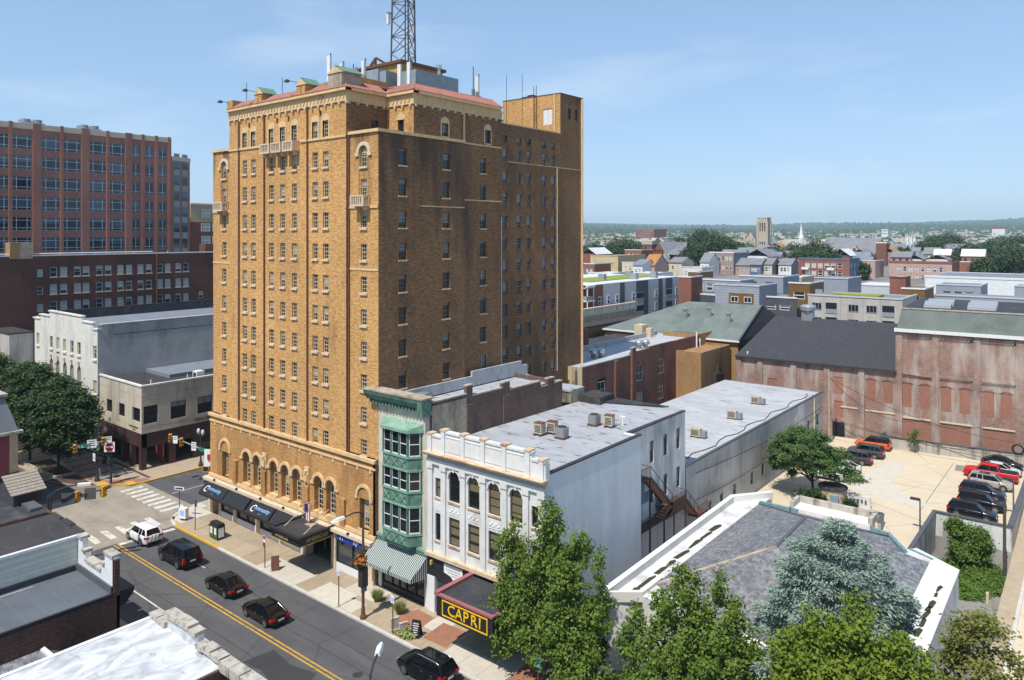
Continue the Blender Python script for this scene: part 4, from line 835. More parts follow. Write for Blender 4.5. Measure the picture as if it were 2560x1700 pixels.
# ---- green-fronted building
wkind('bay_sash', .78, 1.75, 1, 2, 'frame_white', 'pane_dark', fw=.07); wkind('bay_side', .8, 1.75, 1, 2, 'frame_white', 'pane_dark', fw=.07)
def green_building():
    T = thing('green_bay_building', 'narrow cream building with green copper bay windows beside the hotel', 'building', (3.2, 8, 0))
    bx('front_wall', 'cream_plaster', T, .02, 0, 3.9, 6.38, .3, 16.2); bx('left_wall', 'dark_brick', T, .02, .3, 0, .3, 20, 15.6)
    wall(T, 'party_wall', 'party_brick', 'R', 6.4, 0, 19.0, 0, 15.9)
    for a, b, z in ((.3, 4.5, 17.0), (4.5, 5.3, 17.7), (5.3, 9.4, 16.75), (9.4, 10.5, 17.2), (10.5, 15.3, 16.45), (15.3, 16.4, 15.9), (16.4, 17.6, 16.5), (17.6, 19.0, 15.95)):
        p = bx('stepped_parapet', 'party_brick', T, 6.1, a, 15.9, 6.398, b, z - .12); bx('coping', 'coping_stone', p, 6.05, a, z - .12, 6.45, b, z)
    for y in (4.9, 9.9): bx('chimney_breast', 'party_brick', T, 6.4, y - .4, 0, 6.5, y + .4, 15.95)
    bx('old_render', 'old_plaster', T, 6.4, .3, 12.0, 6.42, 4.5, 16.6)
    MB().prism([(.3, .3), (6.1, .3), (6.1, 19.0), (.3, 21)], 15.0, 15.5).build('flat_roof', 'roof_white', T)
    m = MB().box(.05, .5, 15.5, .3, 21, 16.6); m.box(.06, 12, 16.6, .29, 20, 17.1).build('roof_parapet', 'roof_silver', T)
    bx('roof_box', 'hvac_grey', T, .9, 3.6, 15.5, 1.9, 4.5, 16.4)
    bx('back_wall', 'party_brick', T, .1, 18.7, 0, 6.38, 19, 15.9)
    # main cornice of green copper
    pr = [(.0, 16.1), (-.15, 16.1), (-.35, 16.35), (-.6, 16.45), (-.95, 16.95), (-1.05, 17.3), (.1, 17.3)]
    c = MB().ext(pr, 'x', -.85, 6.55).build('cornice', 'verdigris', T, fix=True); MB().box(-.9, -1.08, 17.3, 6.6, .35, 17.42).build('cornice_cap', 'old_plaster', c)
    MB().box(5.95, -1.0, 15.9, 6.52, .1, 17.28).build('end_console', 'verdigris', c); n = MB()
    for i in range(16): x = -.5 + i * .42; n.box(x - .09, -.55, 16.12, x + .09, -.1, 16.36)
    n.build('modillions', 'verdigris', c)
    # three-storey bay
    B = [(.75, -.02), (1.7, -.95), (4.75, -.95), (5.55, -.02)]
    def band(z0, z1, mat, grow=0, name='bay_band'):
        q = [(B[0][0] - grow, .0), (B[1][0] - grow * .6, B[1][1] - grow), (B[2][0] + grow * .6, B[2][1] - grow), (B[3][0] + grow, .0)]
        return MB().prism(q, z0, z1).build(name, mat, T)
    band(14.35, 14.6, 'verdigris_pale', .22, 'bay_cornice'); MB().prism([(.6, .0), (1.6, -1.05), (4.85, -1.05), (5.7, .0)], 14.6, lambda x, y: 14.6 + (y + 1.05) * .45).build('bay_roof', 'verdigris_pale', T)
    for z0, z1 in ((12.2, 12.38), (11.1, 11.25), (9.3, 9.48), (8.1, 8.25), (5.75, 5.95)): band(z0, z1, 'verdigris_pale', .08)
    for z0, z1 in ((11.25, 12.2), (8.25, 9.3), (4.85, 5.75)): band(z0, z1, 'verdigris', 0, 'bay_panel')
    band(4.55, 4.85, 'verdigris', -.15, 'bay_foot'); bx('shop_cornice', 'verdigris_pale', T, .1, -.32, 4.55, 6.5, 0, 4.8); bx('shop_cornice', 'verdigris', T, .1, -.25, 4.25, 6.45, .0, 4.55)
    for zb, h in ((12.38, 1.97), (9.48, 1.62), (5.95, 2.15)):
        key = 'bay%d' % int(h * 100); wkind(key, .92, h, 1, 2 if h < 2 else 2, 'frame_white', 'pane_dark', fw=.06)
        for i in range(3): win(T, key, 'F', 2.22 + i * 1.0, -.9, zb, rec=.0)
        for i in range(4): bx('bay_mullion', 'verdigris', T, 1.72 + i * 1.0 - .06, -1.0, zb, 1.72 + i * 1.0 + .06, -.8, zb + h)
        fm, pm, sm, _, _ = WK[key]
        o = ob('window', fm, T, (5.15, -.5, zb), math.atan2(.93, .8)); ob('pane', pm, o)
        o = ob('window', fm, T, (1.2, -.45, zb), -math.atan2(.93, .95)); ob('pane', pm, o)
        MB().prism([(4.72, -.98), (4.85, -.9), (4.78, -.8), (4.65, -.85)], zb, zb + h).build('bay_post', 'verdigris', T); bx('bay_post', 'verdigris', T, 5.42, -.16, zb, 5.56, .0, zb + h)
    m = MB()
    for zc in (11.72, 8.78, 5.3):
        for i in range(3):
            x = 2.22 + i
            for a, b in (((x - .34, zc - .32), (x + .34, zc + .32)), ((x - .34, zc + .32), (x + .34, zc - .32))): m.bar((a[0], -.98, a[1]), (b[0], -.98, b[1]), .07, .05)
    m.build('diamond_fretwork', 'verdigris_pale', T)
    # shopfront under the striped awning
    for a, b in ((.12, .5), (5.9, 6.38)): bx('pier', 'white_paint', T, a, -.1, 0, b, .3, 4.25)
    bx('shop_window', 'shop_glass', T, .5, .12, .5, 5.9, .15, 3.4); bx('shop_wall', 'black_paint', T, .5, .3, 3.4, 5.9, .5, 4.25); bx('stall_riser', 'frame_black', T, .5, -.02, 0, 5.9, .14, .5)
    m = MB()
    for x in (.55, 1.75, 2.65, 3.55, 4.7, 5.85): m.box(x - .05, .0, .5, x + .05, .12, 3.4)
    m.build('shop_frame', 'frame_black', T); bx('shop_back', 'old_plaster', T, .5, 2.8, 0, 5.9, 2.9, 3.4)
    for x in (1.15, 4.15): MB().add([(x, .1, 2.35), (x + .2, .1, 2.05), (x, .1, 1.75), (x - .2, .1, 2.05)], [[0, 3, 2, 1]]).build('diamond_sign', 'hvac_tan', T)
    a = MB().add([(-.15, -.05, 4.25), (6.3, -.05, 4.25), (6.0, -1.75, 2.75), (-.15, -1.75, 2.75), (-.15, -1.75, 2.45), (6.0, -1.75, 2.45)], [[0, 3, 2, 1], [3, 4, 5, 2]]).build('striped_awning', 'striped_canvas', T)
    MB().add([(6.3, -.05, 4.25), (6.0, -1.75, 2.75), (6.0, -1.75, 2.45), (6.3, -.05, 2.45)], [[0, 1, 2, 3]]).build('awning_side', 'striped_canvas_side', a)
green_building()
# ---- white cinema building with the CAPRI marquee
wkind('cap_arch', 1.18, 2.52, 1, 4, 'frame_black', 'pane_olive', arch=True, fw=.05, sill='stained_ledge', sillw=.12); wkind('cap_low', 1.18, 2.24, 1, 3, 'frame_black', 'pane_olive', fw=.06, mw=.12, sill='stained_ledge', sillw=.12)
wkind('cap_narrow', .66, 1.58, 1, 2, 'frame_black', 'pane_olive', fw=.05, sill='stained_ledge', sillw=.1); wkind('cap_narrow_low', .66, 2.24, 1, 3, 'frame_black', 'pane_olive', fw=.05, mw=.1, sill='stained_ledge', sillw=.1)
wkind('cap_rear', .84, 2.05, 1, 2, 'frame_brown', 'pane_grey', fw=.06)
def cinema():
    T = thing('cinema_building', 'white glazed three storey building with arched windows above the CAPRI canopy', 'building', (12.5, 6, 0)); y = -.2
    ce = [(9.41, 'a'), (11.5, 'a'), (13.62, 'a'), (15.77, 'a')]; na = [7.61, 17.55]
    holes = [(u - .59, u + .59, 9.42, 11.94, True) for u, _ in ce] + [(u - .59, u + .59, 5.91, 8.15) for u, _ in ce] + [(u - .33, u + .33, 9.44, 11.02) for u in na] + [(u - .33, u + .33, 5.91, 8.15) for u in na]
    wall(T, 'front_wall', 'glazed_white', 'F', y, 6.42, 18.5, 4.9, 12.2, holes)
    for u, _ in ce:
        win(T, 'cap_arch', 'F', u, y, 9.42); win(T, 'cap_low', 'F', u, y, 5.91)
        arch_ring('F', y, u, 11.35, .6, .76, -.1, .05).build('arch_moulding', 'glazed_white', T); bx('keystone', 'glazed_white', T, u - .1, y - .16, 11.86, u + .1, y, 12.12)
    for u in na: win(T, 'cap_narrow', 'F', u, y, 9.44); win(T, 'cap_narrow_low', 'F', u, y, 5.91); bx('relief_panel', 'glazed_white', T, u - .3, y - .04, 8.35, u + .3, y + .02, 9.05)
    for u, _ in ce:
        m = MB().box(u - .55, y - .03, 8.35, u + .55, y + .02, 9.1)
        for k in range(5): m.lathe([(.11, 0), (.05, .06)], n=7); m.v[-14:] = [(u - .42 + .21 * k + p[0], y - .03 - p[2], 8.72 + (.1 if k % 2 else -.08) + p[1]) for p in m.v[-14:]]
        m.build('relief_panel', 'glazed_white', T)
    for x in (6.78, 8.28, 10.42, 12.55, 14.68, 16.75, 18.2):
        p = bx('pilaster', 'glazed_white', T, x - .26, y - .16, 4.9, x + .26, y, 12.0); bx('capital', 'glazed_white', p, x - .34, y - .24, 11.75, x + .34, y, 12.12)
    bx('architrave', 'glazed_white', T, 6.42, y - .2, 12.14, 18.5, y, 12.55); bx('frieze', 'grey_stucco', T, 6.42, y - .1, 12.55, 18.5, y, 12.8)
    MB().ext([(y, 12.8), (y - .25, 12.8), (y - .6, 13.0), (y - .66, 13.14), (y + .2, 13.14)], 'x', 6.3, 18.62).build('cornice', 'stained_ledge', T, fix=True)
    for a, b, z in ((6.42, 8.0, 14.35), (8.0, 17.3, 14.82), (17.3, 18.5, 14.35)):
        bx('attic_wall', 'glazed_white', T, a, y - .08, 13.14, b, y + .32, z); bx('coping', 'glazed_white', T, a - .02, y - .16, z, b + .02, y + .4, z + .16)
    for a, b in ((8.5, 10.2), (10.62, 12.35), (12.75, 14.48), (14.88, 16.55)):
        m = MB().box(a + .15, y - .1, 13.5, b - .15, y - .078, 14.5)
        m.box(a + .05, y - .13, 13.4, b - .05, y - .08, 13.48).box(a + .05, y - .13, 14.52, b - .05, y - .08, 14.6); m.build('attic_panel', 'glazed_white', T)
    for x in (6.78, 8.28, 10.42, 12.55, 14.68, 16.95, 18.2):
        hi = 14.98 if 8 < x < 17.3 else 14.5
        p = bx('attic_pilaster', 'glazed_white', T, x - .2, y - .2, 13.14, x + .2, y - .08, hi); bx('cap_stone', 'stained_ledge', p, x - .28, y - .24, hi, x + .28, y + .45, hi + .14)
    bx('shop_ledge', 'stained_ledge', T, 6.4, y - .38, 4.62, 18.52, y + .2, 4.9); bx('shop_fascia', 'black_paint', T, 6.42, y - .06, 2.9, 18.5, y + .2, 4.62)
    bx('pier', 'white_paint', T, 6.45, y - .12, 0, 7.3, y + .3, 2.9); bx('shop_window', 'shop_glass', T, 7.3, y + .2, .4, 11.4, y + .24, 2.9); bx('shop_base', 'frame_black', T, 7.3, y + .1, 0, 18.5, y + .3, .4); bx('doors', 'pane_dark', T, 11.4, y + .6, .0, 17, y + .66, 2.9)
    bx('end_pier', 'white_paint', T, 17.4, y, 0, 18.5, y + .4, 2.9)
    m = MB().add([(8.35, y - .1, 4.35), (10.4, y - .1, 4.35), (10.4, y - .1, 3.55), (9.9, y - .1, 3.45), (9.5, y - .1, 3.1), (9.1, y - .1, 3.45), (8.35, y - .1, 3.6)], [[6, 5, 4, 3, 2, 1, 0]]); s = m.build('white_sign', 'sign_white', T)
    for k, (a, b) in enumerate(((8.55, 10.1), (8.6, 10.15), (8.8, 10.0), (9.2, 9.75))): bx('sign_line', 'grey_stucco', s, a, y - .115, 4.12 - .2 * k, b, y - .105, 4.18 - .2 * k)
    bx('wall_lamp', 'letter_gold', T, 6.95, y - .3, 3.9, 7.1, y - .06, 4.25)
    # side, rear, roof
    wall(T, 'side_wall', 'blue_wall', 'R', 18.5, -.2, 13.7, -3, 13.45); bx('side_coping', 'roof_tar', T, 18.2, .3, 13.45, 18.56, 13.75, 13.56); bx('corner_strip', 'glazed_white', T, 18.48, -.22, 4.9, 18.54, .25, 14.3)
    bx('step_wall', 'blue_wall', T, 16.9, 13.45, 0, 18.49, 13.7, 13.44)
    rh = [(18.14, 18.98, 9.57, 11.62), (20.88, 21.72, 9.62, 11.67), (23.55, 24.39, 9.67, 11.72), (23.55, 24.39, 5.86, 7.9), (20.88, 21.72, 5.8, 7.85), (18.14, 18.98, 5.8, 7.85)]
    wall(T, 'rear_wall', 'pale_wall', 'R', 16.9, 13.7, 25.5, -.2, 13.1, rh)
    for h in rh: win(T, 'cap_rear', 'R', (h[0] + h[1]) / 2, 16.9, h[2])
    bx('rear_coping', 'roof_tar', T, 16.6, 13.8, 13.1, 16.96, 25.5, 13.2); bx('end_wall', 'pale_wall', T, 6.5, 25.3, 0, 16.89, 25.5, 13.09)
    for a, b, z0, z1 in ((13.75, 15.6, 9.3, 10.6), (13.75, 16.6, 8.2, 9.3), (15.6, 17.2, 7.2, 8.2), (16.4, 18.0, 6.2, 7.2), (19.3, 20.2, 4.9, 6.0)): bx('stepped_patch', 'blue_patch', T, 16.88, a, z0, 16.908, b, z1)  # darker bluish patches stepping down the rear wall
    MB().prism([(6.45, .12), (18.25, .12), (18.25, 13.72), (16.65, 13.72), (16.65, 25.3), (6.45, 25.3)], 12.6, lambda x, y: 13.35 - .012 * max(0, y - 13)).build('flat_roof', 'roof_white', T)
    MB().prism([(7.9, 22.3), (15.3, 25.2), (7.0, 25.2)], 13.3, 13.42).build('tar_repair', 'roof_black', T); bx('rear_shed', 'roof_tar', T, 6.6, 21.8, 13.2, 9.2, 24.6, 14.0)
    for x, yy in ((10.2, 1.0), (17.2, 1.2)): MB().lathe([(.3, 13.36), (.3, 13.7), (.2, 13.9), (.02, 14.0)], (x, yy), 10).build('roof_vent', 'galvanised', T, smooth=True)
    MB().cyl((15.35, 15.95, 13.3), (15.35, 15.95, 14.1), .07).cyl((15.1, 15.95, 14.1), (15.6, 15.95, 14.1), .09).build('vent_pipe', 'sign_white', T)
    # canopy
    cp = bx('capri_canopy', 'black_paint', T, 11.6, -4.4, 2.85, 17.05, y - .38, 4.38); bx('canopy_roof', 'roof_black', cp, 11.85, -4.2, 4.382, 16.85, y - .4, 4.4)
    m = MB().box(11.45, -4.5, 4.35, 11.85, y - .4, 4.62).box(11.85, -4.5, 4.35, 17.1, -4.22, 4.5).box(16.85, -4.22, 4.35, 17.1, y - .4, 4.48); m.build('pink_edge', 'pink_trim', cp)
    m = MB()
    for a in ((12.2, 3.02, 16.6, 3.1), (12.2, 4.1, 16.6, 4.18), (12.2, 3.1, 12.28, 4.1), (16.52, 3.1, 16.6, 4.1)): m.box(a[0], -4.44, a[1], a[2], -4.4, a[3])
    m.build('sign_border', 'letter_yellow', cp)
    for i, chh in enumerate('CAPRI'): o = text('lettering', chh, 'letter_yellow', 1.12, cp, (12.72 + (0, .78, 1.55, 2.27, 3.02)[i], -4.41, 3.24), FR, .03); bev(o)
    for k, (x, yy) in enumerate(((12.6, -1.4), (14.2, -2.6), (14.9, -2.2), (15.9, -1.5))): MB().lathe([(.3 - .04 * k, 4.4), (.24, 4.44)], (x, yy), 7).build('roof_puddle_mark', 'roof_tar', cp)
    for x in (11.8, 16.8): bx('canopy_post', 'frame_black', cp, x - .1, -4.3, 0, x + .1, -4.1, 2.85) if False else None
def bev(o): pass
cinema()
for i, (x, yv, k, lb) in enumerate(((11.33, 8.6, 'box', 'rusty tan condenser box on white roof, nearest the arched front'), (11.9, 9.7, 'box', 'tan condenser box standing between the rusty one and the grey one'), (13.4, 9.05, 'round', 'grey finned condenser with round fan on the white roof'), (13.2, 14.5, 'round', 'grey condenser with rusty pipes at the middle of white roof'), (14.65, 14.75, 'box', 'tan condenser box beside the white vent pipe'))):
    hvac((x, yv), 13.34, k, random.uniform(-.2, .2), lb, 'condensers on the cinema roof')
# fire escape on the rear wall
def fire_escape():
    T = thing('fire_escape', 'rusty brown iron fire escape zigzagging down the pale rear wall', 'fire escape', (17.5, 19, 0)); x0, x1 = 16.95, 18.0
    def flight(y0, z0, y1, z1, xa, xb):
        m = MB(); n = max(4, int(abs(z0 - z1) / .22))
        for x in (xa, xb): m.bar((x, y0, z0), (x, y1, z1), .06, .26)
        for i in range(n): t = (i + .5) / n; m.box(xa, y0 + (y1 - y0) * t - .13, z0 + (z1 - z0) * t - .02, xb, y0 + (y1 - y0) * t + .13, z0 + (z1 - z0) * t + .02)
        m.build('stair_flight', 'rust_brown', T); r = MB()
        for x in (xb,): 
            r.cyl((x, y0, z0 + 1), (x, y1, z1 + 1), .035, n=5)
            for i in range(4): t = i / 3; yy, zz = y0 + (y1 - y0) * t, z0 + (z1 - z0) * t; r.cyl((x, yy, zz), (x, yy, zz + 1), .03, n=5)
        r.build('handrail', 'dark_steel', T)
    def landing(y0, y1, z, solid=False):
        bx('landing', 'rust_brown', T, x0, y0, z - .1, x1, y1, z)
        r = MB().cyl((x1, y0, z + 1), (x1, y1, z + 1), .04, n=5).cyl((x0, y1, z + 1), (x1, y1, z + 1), .04, n=5)
        k = max(2, int((y1 - y0) / .22))
        for i in range(k + 1): y = y0 + (y1 - y0) * i / k; r.cyl((x1, y, z), (x1, y, z + 1), .018, n=4)
        r.build('railing', 'rust_brown', T)
    landing(13.8, 16.3, 9.0); flight(16.3, 9.0, 20.6, 5.3, x0, x1); landing(20.4, 23.5, 5.0); landing(13.8, 19.0, 4.5); flight(19.0, 4.5, 20.6, 5.0, x0, x1); flight(23.5, 5.0, 26.2, 2.6, x0, x1); landing(26, 28.5, 2.6)
    p = MB()
    for y in (14, 16.2, 18.9, 20.9, 23.3, 28.2): p.box(x1 - .05, y - .06, -.1, x1 + .07, y + .06, 9.0 if y == 16.2 else (2.6 if y > 25 else 4.5))
    p.build('iron_post', 'dark_steel', T)
    bx('plank_panel', 'rust_brown', T, x1 - .02, 19.2, 4.3, x1 + .03, 23.4, 5.6)
fire_escape()
# ---- long grey building behind
def long_grey():
    T = thing('long_grey_building', 'long low grey rendered building with silver roof beside the parking lot', 'building', (10, 48, 0))
    gh = [(30.7, 31.6, 1.0, 2.45), (33.75, 34.7, 1.0, 2.5), (37.3, 38.3, 1.0, 2.55), (42.5, 43.5, 1.2, 2.65), (46.1, 47.0, 1.3, 2.75), (63.5, 64.6, 3.0, 4.6), (67.5, 68.7, 3.2, 4.8)]
    wall(T, 'side_wall', 'grey_wall', 'R', 17.0, 25.52, 70.5, -.2, 7.5, gh); wkind('grey_low', 1.0, 1.4, 1, 2, 'frame_brown', 'pane_grey', fw=.08)
    for h in gh: win(T, 'grey_low', 'R', (h[0] + h[1]) / 2, 17.0, h[2] + .02)
    bx('roof_edge', 'coping_grey', T, 16.75, 25.52, 7.5, 17.06, 70.5, 7.64); bx('end_wall', 'grey_wall', T, 2, 70.2, 0, 16.99, 70.5, 7.5); bx('end_wall', 'grey_wall', T, 2, 25.52, 0, 16.9, 25.8, 7.4)
    MB().box(2, 25.6, 7.0, 16.75, 70.4, 7.5).build('flat_roof', 'roof_silver', T); MB().cyl((17.08, 66.3, 0), (17.08, 66.3, 7.4), .09, n=6).build('downspout', 'pale_stone', T); bx('repair_strip', 'white_concrete', T, 17.0, 58.5, 0, 17.02, 62, 7.45)
    c = MB(); pts = [(15.9 - .4 * math.sin(i * 1.7), 28 + i * 2.1, 7.53) for i in range(20)]; c.tube(pts, .06, 5); c.build('roof_cable', 'dark_steel', T)
long_grey()
for i, (x, y, lb) in enumerate(((13.0, 36.3, 'tan and rust rooftop air unit nearest on the silver roof'), (12.85, 47.1, 'tan rooftop air unit in the middle of the silver roof'), (12.1, 57.0, 'tan rooftop air unit farthest along the silver roof'))): hvac((x, y), 7.5, 'long', .05, lb, 'air units on the silver roof')
# ---- brown brick building with cream end
wkind('brown_sash', 2.0, 2.4, 2, 2, 'frame_white', 'pane_grey', fw=.1)
def brown_building():
    T = thing('brown_brick_building', 'dark brown brick building with cream end wall behind the white roofs', 'building', (-11, 60, 0)); X = -6.9
    h = [(46.6, 48.8, 7.2, 10.0), (57.6, 59.9, 8.0, 10.4), (64.7, 66.8, 8.1, 10.5), (57.6, 59.9, 4.0, 6.3), (64.5, 66.7, 4.0, 6.3)]
    wall(T, 'side_wall', 'brown_brick', 'R', X, 42.6, 80.0, 0, 12.3, h)
    for q in h: win(T, 'brown_sash', 'R', (q[0] + q[1]) / 2, X, q[2] + .02)
    wall(T, 'end_wall', 'buff_block', 'F', 42.6, -15.2, X, 0, 12.3, [(-13.6, -12.3, 9.6, 10.6), (-10.6, -9.0, 9.4, 10.3)]); wkind('cream_small', 1.2, .9, 2, 1, 'frame_white', 'pane_dark')
    win(T, 'cream_small', 'F', -12.95, 42.6, 9.6); win(T, 'cream_small', 'F', -9.8, 42.6, 9.4)
    MB().prism([(-15.2, 42.7), (X - .3, 42.7), (X - .3, 79.9), (-15.2, 79.9)], 11.8, 12.2).build('flat_roof', 'roof_silver', T); bx('parapet', 'roof_silver', T, -15.5, 42.7, 0, -15.2, 80, 13.0); bx('verge', 'roof_silver', T, X - .3, 42.6, 12.3, X + .04, 56, 12.45)
    for a, b, z in ((56, 62, 12.7), (62, 70, 12.95), (70, 80, 12.9)): bx('stepped_parapet', 'brown_brick', T, X - .35, a, 12.2, X - .002, b, z)
    for y, m_ in ((51.4, .4), (56.4, .55)): bx('chimney_breast', 'brown_brick', T, X, y - m_, 0, X + .35, y + m_, 13.4 if m_ > .5 else 12.2)
    bx('chimney_pot', 'coping_stone', T, X - .1, 55.8, 13.4, X + .4, 57.0, 13.55)
    for y in (80.3, 81.6): MB().cyl((X + .3, y - 2, 1), (X + .3, y - 2, 13.6 if y < 81 else 12.3), .13, n=7).build('white_pipe', 'sign_white', T)
    for x, y in ((-10.5, 51), (-9.9, 52.2), (-9.7, 63.4), (-9.1, 64.6)):
        MB().lathe([(.35, 12.2), (.35, 12.8), (.62, 12.9), (.62, 13.3), (.4, 13.55), (.05, 13.6)], (x, y), 12).build('turbine_vent', 'galvanised', T, smooth=True)
    # tan rear block
    bx('tan_block', 'tan_brick', T, -14, 71.0, 0, -2.4, 83.0, 10.9); m = MB().box(-14, 71, 10.9, -2.4, 71.35, 11.25).box(-2.75, 71.35, 10.9, -2.4, 83, 11.25).box(-14, 82.7, 10.9, -2.75, 83, 11.25); m.build('tan_parapet', 'tan_brick', T)
    m = MB().box(-14, 79.9, 10.9, -7.0, 80.3, 13.0).box(-7.4, 80.3, 10.9, -7.0, 88, 13.0).box(-14, 87.6, 10.9, -7.4, 88, 13.0); m.build('tan_parapet', 'tan_brick', T); bx('tan_roof', 'roof_tar', T, -13.9, 80.3, 12.3, -7.4, 87.6, 12.5)
    bx('wall_plant', 'dark_steel', T, -2.4, 75, 4.0, -1.5, 78, 7.2); MB().tube([(-1.8, 75.5, 7.2), (-1.8, 76.5, 8.4), (-1.8, 78, 7.2)], .12).build('wall_plant_pipe', 'dark_steel', T)
    bx('roof_chimney', 'red_brick', T, -20.5, 62, 10, -19.3, 63.2, 14.6); bx('low_wing', 'roof_tar', T, -26, 44, 0, -15.5, 84, 11.2)
    bx('cabinet', 'frame_cream', T, -17.2, 75, 11.2, -15.6, 77.2, 14.4); bx('cabinet', 'frame_cream', T, -15.4, 76, 11.2, -14.4, 77.2, 13.8)
brown_building()
def stair_tower():
    o = thing('satellite_dish', 'white satellite dish on a bracket by the stepped brick wall', 'dish', (4.6, 20.6, 13.3), world=False)
    d = MB()
    for j, r in enumerate((.02, .3, .55)):
        d.v += [(r * math.cos(2 * math.pi * i / 14), -.25 * (r / .55) ** 2, 1.6 + r * math.sin(2 * math.pi * i / 14)) for i in range(14)]
    d.f = [[j * 14 + i, j * 14 + (i + 1) % 14, (j + 1) * 14 + (i + 1) % 14, (j + 1) * 14 + i] for j in range(2) for i in range(14)]; d.m = [0] * 28
    d.build('reflector', 'sign_white', o); MB().cyl((0, .05, 0), (0, .05, 1.6), .05).build('mast', 'dark_steel', o)
    o2 = thing('roof_stair_house', 'low cream block stair house behind the stepped brick parapet', 'stair house', (3.2, 21.8, 0)); bx('wall', 'old_plaster', o2, -.5, 20.6, 0, 6.38, 23, 14.4); bx('roof', 'roof_white', o2, -.6, 20.5, 14.4, 6.4, 23.1, 14.6)
stair_tower()
# ------------------------------------------------------------ slate-roofed hall with white parapets
def uv_roof(me):
    uv = me.uv_layers.new(name='UVMap')
    for p in me.polygons:
        n = p.normal; e = Vector((0, 0, 1)).cross(n)
        e = e.normalized() if e.length > 1e-4 else Vector((1, 0, 0)); f = n.cross(e)
        for li in p.loop_indices:
            c = me.vertices[me.loops[li].vertex_index].co; uv.data[li].uv = (c.dot(e), c.dot(f))
def slate_hall():
    T = thing('slate_roof_hall', 'low modern hall with grey slate roof and broad white parapets behind the street trees', 'hall', (31, 13, 0)); Z = 5.5
    inn = [(24.35, 5.4), (24.25, 25.9), (27.8, 26.0), (34.3, 25.8), (35.6, 25.4), (37.4, 22.5), (39.35, 21.9), (39.6, 12.0), (40.2, 7.2), (34.5, 2.0), (28.0, 3.2)]
    apex = (31.6, 9.8, 8.6); ap2 = (31.2, 17.5, 8.3)
    m = MB(); P = [(x, y, Z - .15) for x, y in inn]
    for i in range(len(P)):
        a, b = P[i], P[(i + 1) % len(P)]
        if i == 0: m.quad(apex, ap2, b, a)
        elif i in (1, 2, 3): m.quad(ap2, b, a)
        elif i in (4, 5): m.quad(ap2, b, a)
        elif i == 6: m.quad(ap2, apex, b, a)
        else: m.quad(apex, b, a)
    o = m.build('slate_roof', 'slate', T, fix=True); uv_roof(o.data)
    if o.data.polygons[0].normal.z < 0: o.data.flip_normals()
    MB().bar((24.4, 5.5, Z - .12), apex, .3, .06).build('hip_capping', 'old_plaster', T)
    MB().bar(apex, ap2, .25, .08).bar(ap2, (24.3, 25.9, Z - .1), .2, .06).bar(ap2, (35.6, 25.4, Z - .1), .2, .06).build('ridge_capping', 'coping_grey', T)
    # left trough: outer wall, gutter floor with debris, inner upstand
    MB().prism([(22.0, 1.2), (24.35, 3.4), (24.35, 5.4), (24.25, 29.4), (21.5, 25.9)], 0, Z - .45).build('trough_block', 'white_concrete', T)
    w = MB(); w.prism([(22.0, 1.2), (22.45, 1.6), (21.95, 25.6), (21.5, 25.9)], Z - .6, Z + .12); w.prism([(21.5, 25.9), (21.95, 25.6), (24.4, 29.1), (24.25, 29.6)], Z - .6, Z + .12)
    w.prism([(22.0, 1.2), (24.5, 3.2), (24.4, 3.6), (22.3, 1.65)], Z - .6, Z + .12); w.prism([(24.1, 3.5), (24.5, 3.2), (24.5, 6.2), (24.1, 6.2)], Z - .6, Z + .1); w.build('parapet', 'parapet_white', T)
    d = MB(); r_ = random.Random(3); y = 3.2
    while y < 19:
        l = r_.uniform(.5, 2.6); xo = 23.45 - .02 * (y - 3)
        d.prism([(xo - r_.uniform(.08, .3), y), (xo + r_.uniform(.05, .2), y + .1), (xo + r_.uniform(.12, .28), y + l), (xo, y + l + .25), (xo - r_.uniform(.06, .3), y + l * .8)], Z - .46, Z - .42); y += l + r_.uniform(-.2, .5)
    d.build('leaf_litter', 'moss', T)
    wall(T, 'left_wall', 'white_concrete', 'R', 22.0, 1.2, 1.3, 0, Z)
    MB().prism([(24.5, 3.2), (28.2, 2.6), (34.4, 1.4), (34.4, 2.1), (28, 3.3), (24.5, 5.6)], 0, Z - .16).build('front_wall', 'white_concrete', T)
    MB().prism([(29.0, 1.3), (34.6, .6), (34.9, 2.2), (29.2, 2.9)], Z - .3, Z + .05).build('front_canopy', 'parapet_white', T); MB().box(33.4, 1.0, 1.0, 34.6, 1.3, 4.6).build('window_strip', 'pane_blue', T)
    # right trough
    MB().prism([(40.2, 7.0), (41.5, 6.5), (41.25, 21.4), (38.2, 23.6), (37.4, 22.6), (39.35, 21.9)], -3.1, Z - .1).build('right_block', 'white_concrete', T)
    MB().prism([(39.55, 8.0), (41.55, 6.4), (41.3, 21.5), (38.0, 23.8), (37.3, 22.9), (39.3, 21.9)], Z - .1, Z + .06).build('right_parapet', 'parapet_white', T)
    d = MB(); y = 9.0
    while y < 18:
        l = r_.uniform(.4, 1.6); xo = 40.62
        d.prism([(xo - r_.uniform(.05, .25), y), (xo + r_.uniform(.05, .2), y + .1), (xo + r_.uniform(.1, .25), y + l), (xo, y + l + .2), (xo - r_.uniform(.05, .25), y + l * .8)], Z + .05, Z + .07); y += l + r_.uniform(-.2, .7)
    d.build('leaf_litter', 'moss', T)
    for a, b in (((24.3, 26.0), (27.8, 26.1)), ((34.2, 25.9), (35.6, 25.5)), ((35.6, 25.5), (37.4, 22.6)), ((37.6, 23.2), (39.4, 22.2))): MB().bar((*a, Z - .02), (*b, Z - .02), .3, .28).build('copper_gutter', 'copper_blue', T)
    MB().prism([(24.3, 26), (34.3, 25.9), (35.7, 25.5), (37.5, 22.7), (37.2, 22.4), (34.2, 25.4), (24.3, 25.6)], 0, Z - .2).build('rear_wall', 'white_concrete', T)
